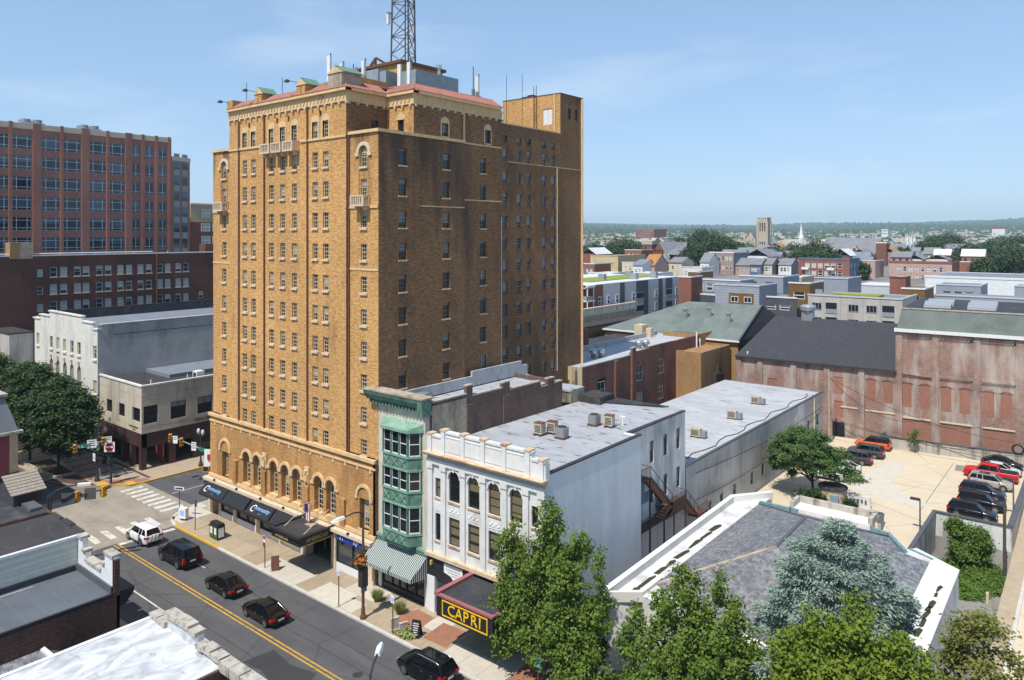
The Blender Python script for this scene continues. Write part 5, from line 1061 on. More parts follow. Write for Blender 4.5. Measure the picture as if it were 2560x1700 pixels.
    MB().prism([(27.2, 26.3), (33.9, 26.3), (33.9, 28.2), (27.2, 28.2)], 0, Z + .1).build('rear_bay', 'parapet_white', T)
    for a, b in (((27.2, 28.3), (34.0, 28.3)), ((27.2, 26.3), (27.2, 28.3)), ((33.9, 26.4), (33.9, 28.3))): MB().bar((*a, Z + .35), (*b, Z + .35), .35, .6).build('rear_parapet', 'concrete', T)
    m = MB()
    for x, yv in ((28.5, 22.0), (36.3, 10.5)): m.cyl((x, yv, 6), (x, yv, 7.2), .05, n=6)
    m.build('vent_pipe', 'dark_steel', T)
slate_hall()
# ---- lot walls
def lot_walls():
    T = thing('lot_back_wall', 'stained concrete wall with dark coping along the back of the parking lot', 'wall', (30, 74.6, 0))
    MB().add([(24.2, 73.6, -.1), (42.2, 76.2, -.1), (42.2, 76.5, -.1), (24.2, 73.9, -.1), (24.2, 73.6, 1.5), (42.2, 76.2, 1.5), (42.2, 76.5, 1.5), (24.2, 73.9, 1.5)], [[0, 1, 5, 4], [4, 5, 6, 7], [2, 3, 7, 6], [0, 4, 7, 3], [1, 2, 6, 5]]).build('panel', 'concrete', T)
    MB().bar((24.1, 73.75, 1.58), (42.3, 76.35, 1.58), .42, .16).build('coping', 'coping_grey', T); MB().box(23.9, 73.0, -.1, 24.2, 76.6, 1.5).build('return_panel', 'concrete', T); MB().box(23.85, 73.9, 1.5, 24.25, 76.6, 1.66).build('coping', 'coping_grey', T)
    T = thing('lot_side_wall', 'long concrete wall with grey coping between parking lot and side street', 'wall', (42.2, 60, 0)); bx('panel', 'concrete', T, 42.0, 47.9, -3.1, 42.3, 76.2, .85); bx('coping', 'coping_grey', T, 41.85, 47.85, .85, 42.42, 75.6, 1.0)
    T = thing('lot_retaining_wall', 'white retaining wall with grey door below the black parked cars', 'wall', (38.7, 47.8, -3))
    wall(T, 'panel', 'white_concrete', 'F', 47.7, 35.35, 42.2, -3.1, .85, [(36.1, 37.5, -2.6, -.2)]); bx('door', 'frame_grey', T, 36.1, 47.8, -2.6, 37.5, 47.86, -.2); bx('coping', 'coping_grey', T, 35.1, 47.6, .85, 42.3, 48.0, 1.0)
    wall(T, 'return_panel', 'concrete', 'R', 35.4, 34.0, 47.7, -3.1, .85, [(36.5, 39.5, -3.1, -.5)]); bx('dark_bay', 'frame_black', T, 35.1, 36.5, -3.1, 35.15, 39.5, -.5); bx('coping', 'coping_grey', T, 35.1, 34.0, .85, 35.5, 47.6, 1.0)
    MB().bar((35.3, 34.0, .9), (39.0, 26.5, .1), .4, .3).build('ramp_coping', 'coping_grey', T)
    T = thing('ramp_wall', 'stained concrete ramp wall with grey coping beside the bronze leaved tree', 'wall', (42, 24, -3)); MB().add([(41.4, 21, -3.2), (42.6, 30, -3.2), (42.6, 30, -1.9), (41.4, 21, -.9), (41.1, 21, -3.2), (42.3, 30, -3.2), (42.3, 30, -1.9), (41.1, 21, -.9)], [[0, 1, 2, 3], [3, 2, 6, 7], [4, 7, 6, 5]]).build('panel', 'concrete', T); MB().bar((41.25, 21, -.85), (42.45, 30.2, -1.85), .4, .16).build('coping', 'coping_grey', T)
    T = thing('hall_yard_wall', 'low concrete wall with dark coping around the yard behind the slate roof', 'wall', (27, 42, 0))
    for a, b in (((23.2, 39.5), (23.6, 42.4)), ((23.6, 42.4), (31.2, 43.0)), ((31.2, 43.0), (31.5, 40.2))):
        MB().bar((*a, .5), (*b, .5), .3, 1.0).build('panel', 'concrete', T); MB().bar((*a, 1.05), (*b, 1.05), .42, .14).build('coping', 'coping_grey', T)
    bx('white_deck', 'parapet_white', T, 24, 38.6, -.05, 31, 40.6, .35)
    T = thing('gate_kiosk', 'small round cream brick kiosk under the lot tree', 'kiosk', (25.2, 46.4, 0)); MB().lathe([(1.45, 0), (1.45, 1.7)], (25.2, 46.4), 20).build('wall', 'buff_block', T); MB().lathe([(1.6, 1.7), (1.6, 1.85), (1.2, 1.95), (.02, 1.98)], (25.2, 46.4), 20).build('roof', 'roof_tar', T)
    bx('door', 'blue_patch', T, 25.3, 44.93, .1, 26.2, 45.1, 1.2)
    T = thing('graffiti_wall', 'short white wall with grey scribbles beside the kiosk', 'wall', (27.9, 46.6, 0)); bx('panel', 'white_concrete', T, 26.7, 46.5, 0, 29.2, 46.75, 1.3); [bx('scribble', 'coping_grey', T, 27 + .4 * k, 46.48, .4 + .1 * (k % 2), 27.2 + .4 * k, 46.5, .9) for k in range(5)]
lot_walls()
# ---- big brick theatre behind the lot
TS = .065
def theatre():
    T = thing('theatre', 'large weathered pink brick theatre with bricked up arches behind the parking lot', 'theatre', (1.83, 75.4, -.93), math.atan(TS), world=False); T.scale = (1.03, 1.03, 1.03)
    L = lambda x: (x - 3.24) / math.cos(math.atan(TS)); n0 = L(26.35); n1 = L(41.4)
    wn = [(22.95, 6.5), (25.2, 6.5), (27.56, 6.3), (29.8, 6.3), (32.41, 6.3), (34.6, 6.3), (37.33, 6.2), (39.28, 6.2)]
    hs = [(L(u) - .62, L(u) + .62, z, 9.72, False) for u, z in wn] + [(L(17.7), L(19.4), 0, 2.9), (L(17.9), L(19.2), 7.0, 9.6), (L(17.9), L(19.2), 3.6, 6.0), (L(8.2), L(9.6), 6.6, 8.3)]
    hs += [(L(a), L(b), 1.2, 4.6) for a, b in ((27.0, 30.6), (31.8, 35.3), (36.7, 40.2))]
    wall(T, 'hall_wall', 'theatre_brick', 'F', 0, 0, n0, -.3, 11.4, [h for h in hs if h[1] < n0], rec=.12); wall(T, 'tall_wall', 'theatre_brick', 'F', 0, n0, n1, -.3, 17.0, [h for h in hs if h[0] > n0], rec=.12)
    for h in hs[:8]:
        bx('bricked_arch', 'red_infill', T, h[0], .07, h[2], h[1], .1, h[3]); m = arch_ring('F', 0, (h[0] + h[1]) / 2, 9.35, .62, .9, -.06, .03, 10)
        m.v = [(p[0], p[1], 9.35 + (p[2] - 9.35) * .42 + .3) for p in m.v]; m.build('arch_head', 'theatre_brick', T)
    for h in hs[9:]: bx('bricked_panel', 'red_infill', T, h[0], .07, h[2], h[1], .1, h[3])
    bx('door', 'frame_black', T, hs[8][0], .06, 0, hs[8][1], .1, 2.9); bx('door', 'maroon_brick', T, L(37.2), -.03, -.2, L(39.2), .02, 1.6)
    for u in (3.6, 7.0, 12.14, 16.94, 21.68): bx('pilaster', 'theatre_brick', T, L(u) - .42, -.22, -.3, L(u) + .42, .0, 11.3)
    for u in (26.6, 31.11, 35.98, 40.8): bx('pilaster', 'theatre_brick', T, L(u) - .42, -.24, -.3, L(u) + .42, .0, 16.9)
    def corbels(a, b, z):
        m = MB(); k = int((b - a) / .34)
        for i in range(k): m.box(a + i * .34, -.17, z, a + i * .34 + .18, .0, z + .22)
        m.box(a, -.19, z + .22, b, .0, z + .55); m.build('corbel_table', 'theatre_brick', T)
    for a, b in ((4.1, 6.5), (7.5, 11.6), (12.6, 16.4), (17.4, 21.2), (22.2, 26.1)): corbels(L(a), L(b), 10.7)
    for a, b in ((27.1, 30.6), (31.6, 35.5), (36.5, 40.3)): corbels(L(a), L(b), 16.2); corbels(L(a), L(b), 10.7); bx('stone_sill', 'pale_stone', T, L(a), -.1, 4.75, L(b), .02, 4.95)
    bx('stone_sill', 'pale_stone', T, L(18.9), -.1, 5.15, L(21.2), .02, 5.35); bx('stone_sill', 'pale_stone', T, L(22.2), -.1, 5.05, L(26.1), .02, 5.25)
    MB().tube([(n0 + .2, -.14, 11.0), (n0 + 4.6, -.14, 10.8), (n0 + 4.65, -.14, 0)], .1, 6).build('drain_pipe', 'rust_brown', T)
    # hall roof: gable with its ridge along the front
    rg, ry = 16.2, 17.5
    MB().add([(-.1, -.5, 11.35), (n0, -.5, 11.35), (n0, ry, rg), (1.2, ry, rg), (-.1, ry * 2, 11.3), (n0, ry * 2, 11.3)], [[0, 1, 2, 3], [3, 2, 5, 4]]).build('hall_roof', 'shingle_dark', T, fix=True)
    m = MB(); m.box(-.1, -.55, 11.2, n0 - .02, -.5, 11.42)
    for i in range(int(n0 / .8)): m.box(.3 + i * .8, -.45, 11.12, .42 + i * .8, .1, 11.22)
    m.build('eaves', 'dark_steel', T); MB().add([(-.05, -.4, 11.3), (-.05, ry * 2, 11.3), (1.2, ry, rg)], [[0, 2, 1]]).build('gable_end', 'shingle_dark', T)
    v = bx('roof_fan', 'galvanised', T, 6.0, ry - 1.3, 14.6, 7.8, ry + .5, 17.2); MB().lathe([(1.0, 17.2), (1.0, 17.5), (1.35, 17.6), (1.35, 18.2), (1.0, 18.5), (.1, 18.6)], (6.9, ry - .4), 16).build('fan_cap', 'galvanised', v)
    MB().cyl((1.6, .6, 11.5), (1.6, .6, 12.1), .1).build('vent_pipe', 'sign_white', T)
    # tall block: mansard and flat top with skylights
    D = 22
    bx('tall_side', 'theatre_brick', T, n0, .01, 0, n0 + .3, D, 17.0); bx('tall_side', 'theatre_brick', T, n1 - .3, .01, 0, n1 - .002, D, 17.0); bx('tall_back', 'theatre_brick', T, n0 + .3, D - .3, 0, n1 - .3, D, 17)
    bx('white_eaves', 'frame_white', T, n0 - .3, -.55, 17.0, n1 + .3, .3, 17.45)
    MB().add([(n0, -.3, 17.45), (n1, -.3, 17.45), (n1, .6, 20.2), (n0 + .5, .6, 20.2), (n0, D, 17.45), (n1, D, 17.45), (n1, D - 1, 20.2), (n0 + .5, D - 1, 20.2)], [[0, 1, 2, 3], [4, 0, 3, 7], [5, 4, 7, 6], [1, 5, 6, 2]]).build('mansard_roof', 'shingle_green', T, fix=True)
    bx('mansard_cap', 'coping_stone', T, n0 + .4, .5, 20.2, n1, .8, 20.36); bx('flat_top', 'roof_black', T, n0 + .5, .8, 20.0, n1, D - 1, 20.25)
    for x in (n0 + 4.6, n0 + 10.0):
        for k in range(2): s = MB().ext([(4.0 + 4.2 * k, 20.25), (4.1 + 4.2 * k, 20.6), (6.2 + 4.2 * k, 21.1), (6.3 + 4.2 * k, 20.25)], 'x', x - 1.7, x + 1.7).build('skylight', 'frame_grey', T, fix=True)
theatre()
def green_roof_hall():
    T = thing('green_shingle_hall', 'hall with broad grey green shingle roof and roof vents behind the brick buildings', 'hall', (-14, 92, 0))
    MB().add([(-29, 83.2, 12.0), (-.9, 83.2, 12.0), (-1.9, 97, 17.2), (-16.5, 95.5, 17.2), (-29, 108, 12), (-.9, 110, 12)], [[0, 1, 2, 3], [3, 2, 5, 4], [0, 3, 4]]).build('shingle_roof', 'shingle_green', T, fix=True)
    MB().add([(-.95, 83.3, 12), (-.95, 110, 12), (-1.9, 97, 17.1), (-.95, 83.3, 0), (-.95, 110, 0)], [[0, 1, 2], [3, 4, 1, 0]]).build('gable_wall', 'shingle_dark', T); MB().bar((-.95, 83.2, 12.05), (-1.9, 97, 17.25), .3, .2).build('verge', 'coping_grey', T)
    bx('front_wall', 'tan_brick', T, -28.8, 83.6, 0, -1.2, 83.9, 11.8); bx('white_fascia', 'frame_white', T, -29, 83.0, 11.7, -.8, 83.2, 12.0); bx('rear_wall', 'tan_brick', T, -28.8, 109, 0, -1.2, 109.3, 12)
    for x, y, z in ((-14.5, 90, 14.5), (-10, 91, 14.9), (-5.4, 89.3, 14.3)):
        v = bx('roof_vent', 'galvanised', T, x - .4, y - .4, z - .2, x + .4, y + .4, z + 1.0); MB().lathe([(.4, z + 1.0), (.4, z + 1.5), (.6, z + 1.6), (.6, z + 1.9), (.05, z + 2)], (x, y), 10).build('vent_cap', 'galvanised', v)
    T2 = thing('white_stucco_parapet', 'long white balustraded parapet left of the green shingle roof', 'parapet', (-33, 92, 0)); bx('wall', 'old_plaster', T2, -33.6, 78, 0, -33.2, 104, 14.0); p = bx('parapet', 'pale_stone', T2, -33.7, 78, 14.0, -33.1, 104, 14.4); bx('rail', 'pale_stone', T2, -33.75, 78, 15.3, -33.05, 104, 15.6)
    for k in range(9): bx('panel', 'limestone_white', T2, -33.55, 78.2 + k * 2.9, 14.4, -33.25, 80.8 + k * 2.9, 15.3)
    bx('end_block', 'limestone_white', T2, -34.2, 77.0, 0, -32.6, 78.4, 16.0); bx('roof', 'roof_tar', T2, -33.1, 77.2, 12.5, -29.1, 104, 12.8)
green_roof_hall()
# ------------------------------------------------------------ left side across the cross street
wkind('arts_sash', 1.75, 1.75, 2, 2, 'frame_black', 'pane_dark', fw=.09, mw=.08); wkind('arts_wide', 2.15, 2.35, 2, 2, 'frame_black', 'pane_grey', fw=.09, mw=.08)
def arts_building():
    T = thing('beige_corner_building', 'beige two storey corner building with maroon ground floor across the cross street', 'building', (-54, 8, 0)); X, Y = -48.05, 1.15
    fh = [(-58.65, -56.9, 6.2, 7.95), (-54.8, -53.0, 6.2, 7.95), (-50.75, -48.5, 6.2, 8.0)]
    rh = [(1.4, 3.3, 5.95, 8.3), (5.0, 7.15, 5.95, 8.3), (8.75, 10.9, 5.95, 8.3), (12.6, 14.75, 5.95, 8.3), (16.4, 18.5, 5.95, 8.3)]
    wall(T, 'front_wall', 'beige_panel', 'F', Y, -60.9, X, 4.75, 10.9, fh); wall(T, 'side_wall', 'beige_panel', 'R', X, Y, 26, 4.75, 10.9, rh)
    for h in fh: win(T, 'arts_sash', 'F', (h[0] + h[1]) / 2, Y, h[2] + .02)
    for h in rh: win(T, 'arts_wide', 'R', (h[0] + h[1]) / 2, X, h[2] + .02)
    for z in (9.6, 5.5): bx('panel_joint', 'old_plaster', T, -60.9, Y - .012, z, X + .012, Y, z + .05); bx('panel_joint', 'old_plaster', T, X, Y, z, X + .012, 26, z + .05)
    bx('coping', 'limestone_white', T, -60.95, Y - .12, 10.9, X + .12, Y + .3, 11.1); bx('coping', 'limestone_white', T, X - .3, Y + .3, 10.9, X + .12, 26, 11.1)
    m = MB()
    for k in range(60): m.box(X, 1.4 + k * .41, 10.35, X + .04, 1.62 + k * .41, 10.85)
    m.build('fluted_band', 'beige_panel', T)
    for k in range(4): bx('granite_fascia', 'maroon_granite', T, *((-60.9, Y + .05, 2.9, X - .05, Y + .4, 4.75) if k == 0 else (X - .4, Y + .4, 2.9, X - .05, 26, 4.75) if k == 1 else (X - .1, Y - .05, 4.6, X + .0, Y + .05, 4.76) if k == 2 else (-60.9, Y + .06, 0, -59.9, Y + .5, 2.9)))
    for x in (-57.4, -54.0, -51.5): bx('granite_pier', 'maroon_granite', T, x - .35, Y + .1, 0, x + .35, Y + .7, 2.9)
    bx('corner_pier', 'maroon_granite', T, X - .75, Y - .02, 0, X - .05, Y + .7, 4.72)
    for y in (5.3, 8.6, 13, 17, 21): bx('granite_pier', 'maroon_granite', T, X - .7, y - .45, 0, X - .08, y + .45, 2.9)
    bx('shop_glass', 'pane_dark', T, -59.9, Y + .75, .4, -51.5, Y + .8, 2.9); bx('shop_glass', 'pane_dark', T, X - .8, 8.6, .6, X - .75, 26, 2.9); bx('granite_base', 'maroon_granite', T, X - .7, 9, 0, X - .08, 26, .6); bx('entrance_doors', 'maroon_brick', T, -51.5, 4.4, 0, X - .8, 4.5, 2.9); bx('granite_base', 'maroon_granite', T, -59.9, Y + .2, 0, -54.35, Y + .6, .4)
    bx('roof', 'roof_tar', T, -60.8, Y + .3, 10.2, X - .3, 26, 10.45); bx('roof_step', 'roof_greyblue', T, -60.8, 7.5, 10.45, -53.5, 26, 10.95); bx('back_wall', 'beige_panel', T, -60.9, 25.8, 0, X - .01, 26, 10.8)
    text('lettering', 'Arts Development', 'letter_dark', .75, T, (X + .03, 8.4, 4.98), RR, .02); text('lettering', 'Arts Development', 'letter_dark', .34, T, (-51.6, Y - .02, 5.3), FR, .02); text('lettering', 'Center', 'letter_dark', .3, T, (-50.6, Y - .02, 4.95), FR, .02)
    o = bx('roof_unit', 'frame_white', T, -49.9, 9.0, 10.45, -48.7, 10.1, 11.7); bx('grille', 'dark_steel', o, -49.7, 8.98, 10.7, -48.9, 9.0, 11.5)
    MB().cyl((-48.6, 2.6, 10.45), (-48.6, 2.6, 11.6), .06).build('vent_pipe', 'sign_white', T); MB().cyl((-48.6, 7.6, 10.45), (-48.6, 7.6, 11.6), .06).build('vent_pipe', 'sign_white', T)
arts_building()
wkind('club_sash', 1.2, 1.9, 2, 2, 'frame_cream', 'pane_light', fw=.12, sill='limestone_white', sillw=.2, silh=.25)
def white_hall():
    T = thing('white_stepped_hall', 'white stone hall with stepped parapet and round arched windows beyond the plaza trees', 'hall', (-72, 10, 0)); Y = .85
    us = [-83.55, -78.0, -75.3, -72.7, -70.0, -67.35, -61.8]
    h = [(u - .6, u + .6, 13.1, 15.0) for u in us] + [(-62.4, -61.2, 8.2, 10.1), (-84.15, -82.95, 8.2, 10.1)]
    ar = [(u - .7, u + .7, 5.0, 11.5, True) for u in (-77.9, -75.3, -72.6, -69.95, -67.3)]
    wall(T, 'front_wall', 'limestone_white', 'F', Y, -85.3, -60.9, 0, 17.3, h + ar, rec=.3)
    for u in us: win(T, 'club_sash', 'F', u, Y, 13.1)
    win(T, 'club_sash', 'F', -61.8, Y, 8.2); win(T, 'club_sash', 'F', -83.55, Y, 8.2); wkind('club_arch', 1.4, 6.5, 2, 6, 'frame_cream', 'pane_grey', arch=True, fw=.1)
    for q in ar: win(T, 'club_arch', 'F', (q[0] + q[1]) / 2, Y, 5.0, rec=.25); bx('keystone', 'pale_stone', T, (q[0] + q[1]) / 2 - .2, Y - .25, 11.7, (q[0] + q[1]) / 2 + .2, Y, 12.2)
    for a, b, z in ((-85.3, -82.6, 17.4), (-82.6, -78.8, 18.0), (-78.8, -66.2, 18.8), (-66.2, -62.4, 18.1), (-62.4, -60.9, 17.4)):
        if z > 17.4: bx('stepped_parapet', 'limestone_white', T, a, Y, 17.3, b, Y + .35, z)
        bx('coping', 'limestone_white', T, a - .1, Y - .15, z if z > 17.4 else 17.3, b + .1, Y + .45, (z if z > 17.4 else 17.3) + .18)
    for u, z in ((-77.06, 16.6), (-74.33, 16.65), (-71.67, 16.7), (-68.96, 16.75)): MB().lathe([(.55, 0), (.55, .06), (.42, .06), (.42, .0)], n=14).build('roundel', 'pale_stone', T).matrix_local = Matrix.Translation((u, Y, z)) @ Matrix.Rotation(R(90), 4, 'X')
    for u, z in ((-80.36, 11.8), (-65.37, 11.8)): MB().lathe([(1.05, 0), (1.05, .14), (.75, .2), (.02, .1)], n=18).build('roundel', 'limestone_white', T).matrix_local = Matrix.Translation((u, Y, z)) @ Matrix.Rotation(R(90), 4, 'X')
    wall(T, 'side_wall', 'grey_stucco', 'R', -60.9, Y, 42, 0, 18.0); bx('side_coping', 'limestone_white', T, -61.2, 1.3, 18.0, -60.8, 42, 18.12); bx('side_stain', 'dark_steel', T, -60.91, 3, 16.4, -60.895, 42, 16.5)
    bx('roof', 'roof_greyblue', T, -85.2, 1.25, 16.4, -61.2, 42, 16.7); bx('roof_kerb', 'roof_silver', T, -85.2, 1.3, 16.7, -84.6, 42, 17.6); bx('left_wall', 'grey_stucco', T, -85.3, Y, 0, -85.0, 42, 17.2); bx('roof_upstand', 'roof_black', T, -84.6, 1.3, 16.7, -84.2, 42, 18.3)
    bx('fire_balcony', 'dark_steel', T, -62.3, -.3, 7.2, -61.0, Y, 7.3); MB().box(-62.3, -.3, 7.3, -61.0, -.25, 8.2).build('balcony_rail', 'dark_steel', T)
white_hall()
def left_misc():
    T = thing('grey_side_house', 'grey rendered house end with dark stain left of the white hall', 'house', (-90, -2, 0)); bx('wall', 'grey_wall', T, -96, -2.6, 0, -85.35, .8, 14.9); bx('flat_roof', 'roof_tar', T, -96, -2.7, 14.9, -85.32, .82, 15.1)
    T = thing('white_shop_row', 'white low building with dark sloping roof at the left edge', 'building', (-110, -6, 0)); bx('wall', 'white_paint', T, -125, -8, 0, -100, 3, 11.5); MB().add([(-126, -9, 11.5), (-99, -9, 11.5), (-99, 3, 15.3), (-126, 3, 15.3)], [[0, 1, 2, 3]]).build('roof', 'shingle_dark', T); bx('rear_wall', 'roof_silver', T, -126, 3.1, 0, -98, 30, 16.5)
    T = thing('maroon_corner_house', 'maroon brick house corner with pale quoins and slate mansard at left edge', 'house', (-62, -16, 0))
    P = at_y(47, 1200, -14.5); x1 = P.x
    wall(T, 'side_wall', 'maroon_brick', 'R', x1, -28, -15.4, 0, 9.2); bx('quoin_strip', 'buff_block', T, x1 - .4, -15.4, 0, x1 + .06, -14.6, 9.2); bx('front_wall', 'buff_block', T, x1 - 14, -14.9, 0, x1 - .4, -14.6, 9.2)
    bx('quoin_band', 'rust_brown', T, x1 - .3, -15.5, 4.6, x1 + .16, -14.5, 5.0)
    bx('eaves', 'coping_stone', T, x1 - 14, -28, 9.2, x1 + .5, -14.2, 9.5); MB().add([(x1 + .2, -28, 9.5), (x1 + .2, -14.6, 9.5), (x1 - 1.0, -15.6, 13.2), (x1 - 1.0, -28, 13.2), (x1 - 14, -14.6, 9.5), (x1 - 14, -15.6, 13.2)], [[0, 1, 2, 3], [1, 4, 5, 2]]).build('mansard_roof', 'roof_greyblue', T, fix=True); bx('mansard_cap', 'coping_stone', T, x1 - 14, -28, 13.2, x1 - .7, -15.3, 13.5)
left_misc()
wkind('mill_sash', 1.15, 1.75, 1, 2, 'frame_white', 'pane_light', fw=.1, sill='pale_stone', sillw=.16)
def dark_mill():
    T = thing('dark_brick_block', 'long dark brown brick block with rows of white sash windows below the glass fronted offices', 'building', (-105, 30, 0)); X = -95
    ys_ = [8.69 - 1.62, 8.69, 10.95, 12.41, 14.69, 16.24, 18.43, 20.01, 22.13, 23.74, 25.89, 27.42, 29.54, 31.13]
    zs_ = [23.25, 20.2, 17.2, 14.2]
    h = [(y - .57, y + .57, z, z + 1.75) for y in ys_ for z in zs_] + [(4.5, 5.4, 23.35, 24.7), (4.5, 5.4, 20.3, 21.65), (4.5, 5.4, 17.3, 18.65), (33.8, 34.8, 19.2 - 1.6, 19.2)]
    wall(T, 'front_wall', 'dark_brick', 'R', X, -30, 60, 0, 27.0, h)
    for y in ys_:
        for z in zs_: win(T, 'mill_sash', 'R', y, X, z)
    wkind('mill_small', .9, 1.35, 1, 2, 'frame_white', 'pane_light', fw=.08)
    for z in (23.35, 20.3, 17.3): win(T, 'mill_small', 'R', 4.95, X, z)
    win(T, 'mill_small', 'R', 34.3, X, 17.7)
    bx('coping', 'white_paint', T, X - .4, -30, 27.0, X + .12, 60, 27.2); bx('flat_roof', 'roof_tar', T, -118, -30, 26.3, X - .3, 60, 26.6); bx('end_wall', 'dark_brick', T, -118, -30, 0, X - .02, -29.7, 27)
    c = bx('chimney_block', 'tan_brick', T, X - 2, .3, 26.6, X + .3, 1.7, 29.4); bx('chimney_block', 'old_plaster', T, X - 2, 1.7, 26.6, X + .3, 3.7, 29.4); MB().cyl((X + .12, 25.2, 10), (X + .12, 25.2, 27), .12, n=6).build('downspout', 'rust_brown', T)
    m = MB()
    for y in (8, 14, 21, 27.5): m.cyl((X - .2, y, 27.2), (X - .2, y, 27.5), .06)
    m.cyl((X - .2, -2, 27.45), (X - .2, 24.5, 27.45), .07).build('roof_pipe', 'frame_white', T); MB().tube([(X - .5, 3.9, 28.9), (X - .5, 6.6, 27.2)], .05).build('stay_pipe', 'rust_brown', T); bx('roof_hut', 'rust_brown', T, X - 4, 36, 26.6, X - 1.5, 38, 28.8)
dark_mill()
def office():
    T = thing('glass_brick_office', 'tall red brick office block with wide blue glass windows at left', 'office building', (-135, 25, 0)); X = -122
    cols_ = [(2.0, 5.4), (5.5 + 2.0, 8.27)][:1] + [(4.8, 8.27), (8.9, 12.32), (14.24, 17.6), (18.25, 21.67), (23.44, 26.81), (27.43, 30.78), (32.37, 34.11), (35.37, 37.19), (38.42, 40.2)]
    cols_ = [(-8.6, -5.2), (-4.6, -1.2), (.2, 3.6), (4.8, 8.27), (8.9, 12.32), (14.24, 17.6), (18.25, 21.67), (23.44, 26.81), (27.43, 30.78), (32.37, 34.11), (35.37, 37.19), (38.42, 40.2)]
    z0 = [48.2 - 4.17 * k for k in range(11)]; h = [(a, b, z, z + 2.78) for a, b in cols_ for z in z0]
    wall(T, 'front_wall', 'office_brick', 'R', X, -14, 41.36, 0, 53.3, h, rec=.25)
    for i, (a, b) in enumerate(cols_):
        k = 'off%d' % round((b - a) * 100)
        if k not in WK: wkind(k, b - a, 2.78, 1, 1, 'frame_grey', 'pane_blue', fw=.1, mw=.09, meet=False)
        for z in z0:
            o = win(T, k, 'R', (a + b) / 2, X, z)
        key = k + 'm'
        if key not in WK:
            w_ = b - a; m = MB()
            us = (-.28, .28) if w_ > 2.5 else (0,)
            for u in us: m.box(u * w_ - .05, -.01, .1, u * w_ + .05, .06, 2.7)
            m.box(-w_ / 2, -.01, .55, w_ / 2, .06, .64); 
            if w_ > 2.5: m.box(-w_ / 2, -.01, 2.1, w_ / 2, .06, 2.18)
            WK[key] = m.mesh('mullions', 'frame_white')
        for o in [c for c in T.children if c.name.startswith('window') and c.data == WK[k][0] and len(c.children) == 1]: ob('mullions', WK[key], o)
    ps = [-14, -10, -5.0, -.6, 4.2, 8.58, 13.28, 17.92, 22.55, 27.12, 31.6, 34.75, 37.8, 40.8]
    for p in ps: wv = .75 if p in (13.28, 22.55, 31.6, -.6) else .32; bx('brick_pier', 'office_brick', T, X - .2, p - wv, 0, X + .22, min(p + wv, 41.36), 53.6)
    for a, b in zip(ps[:-1], ps[1:]): bx('stone_parapet', 'pale_stone', T, X - .3, a + .3, 52.3, X + .12, b - .3, 53.45)
    bx('roof', 'roof_greyblue', T, -150, -14, 52.0, X - .3, 41.2, 52.3)
    # angled corner bay with a strip of glass
    MB().prism([(X, 41.4), (X - 2.2, 47.0), (X - 25, 47.0), (X - 25, 41.4)], 0, 49.0).build('corner_bay', 'office_brick', T)
    for t0, t1 in ((.12, .42), (.56, .86)):
        for k in range(12):
            z = 5 + k * 3.75; a = Vector((X - 2.2 * t0 + .05, 41.4 + 5.6 * t0, z)); b = Vector((X - 2.2 * t1 + .05, 41.4 + 5.6 * t1, z)); up = Vector((0, 0, 2.3))
            MB().quad(a, b, b + up, a + up).build('bay_glass', 'pane_blue', T); MB().quad(a + up, b + up, b + Vector((0, 0, 3.7)), a + Vector((0, 0, 3.7))).build('bay_spandrel', 'hvac_grey', T)
    MB().prism([(X + .05, 41.5), (X - 2.1, 47.1), (X - 2.8, 47.1), (X - .6, 41.5)], 48.2, 49.2).build('bay_parapet', 'pale_stone', T)
    for y0, y1 in ((12.5, 17.0), (24.0, 28.5)):
        u = MB().box(-132, y0, 52.3, -128.5, y1, 54.6).build('cooling_tower', 'galvanised', T); m = MB()
        for i in range(2):
            for j in range(2): m.lathe([(.85, 54.6), (.85, 55.3)], (-131.2 + 1.9 * i, y0 + 1.1 + 2.2 * j), 10)
        m.build('fan_drum', 'hvac_grey', u); bx('plant_screen', 'hvac_grey', T, -131, y1 + .4, 52.3, -128.8, y1 + 5.0, 54.2)
office()
def left_far_block():
    T = thing('cream_far_block', 'cream topped apartment block glimpsed between offices and hotel', 'building', (-150, 85, 0)); X = -140
    a = at_x(476, 600, X).y; b = at_x(545, 600, X).y
    bx('lower_wall', 'red_brick', T, X - 15, a, 0, X, b + 10, 34); bx('upper_wall', 'buff_block', T, X - 15, a + .01, 34, X - .01, b + 10, 38.5); bx('roof', 'pale_stone', T, X - 15, a, 38.5, X + .3, b + 10, 39)
    wkind('far_bay', 2.6, 2.2, 2, 2, 'frame_white', 'pane_light', fw=.15, mw=.12)
    for z in (35.2, 31.5, 28, 24.5, 21, 17.5):
        for y in (a + 4.2, a + 7.4, a + 11): win(T, 'far_bay', 'R', y, X, z, rec=-.15)
left_far_block()
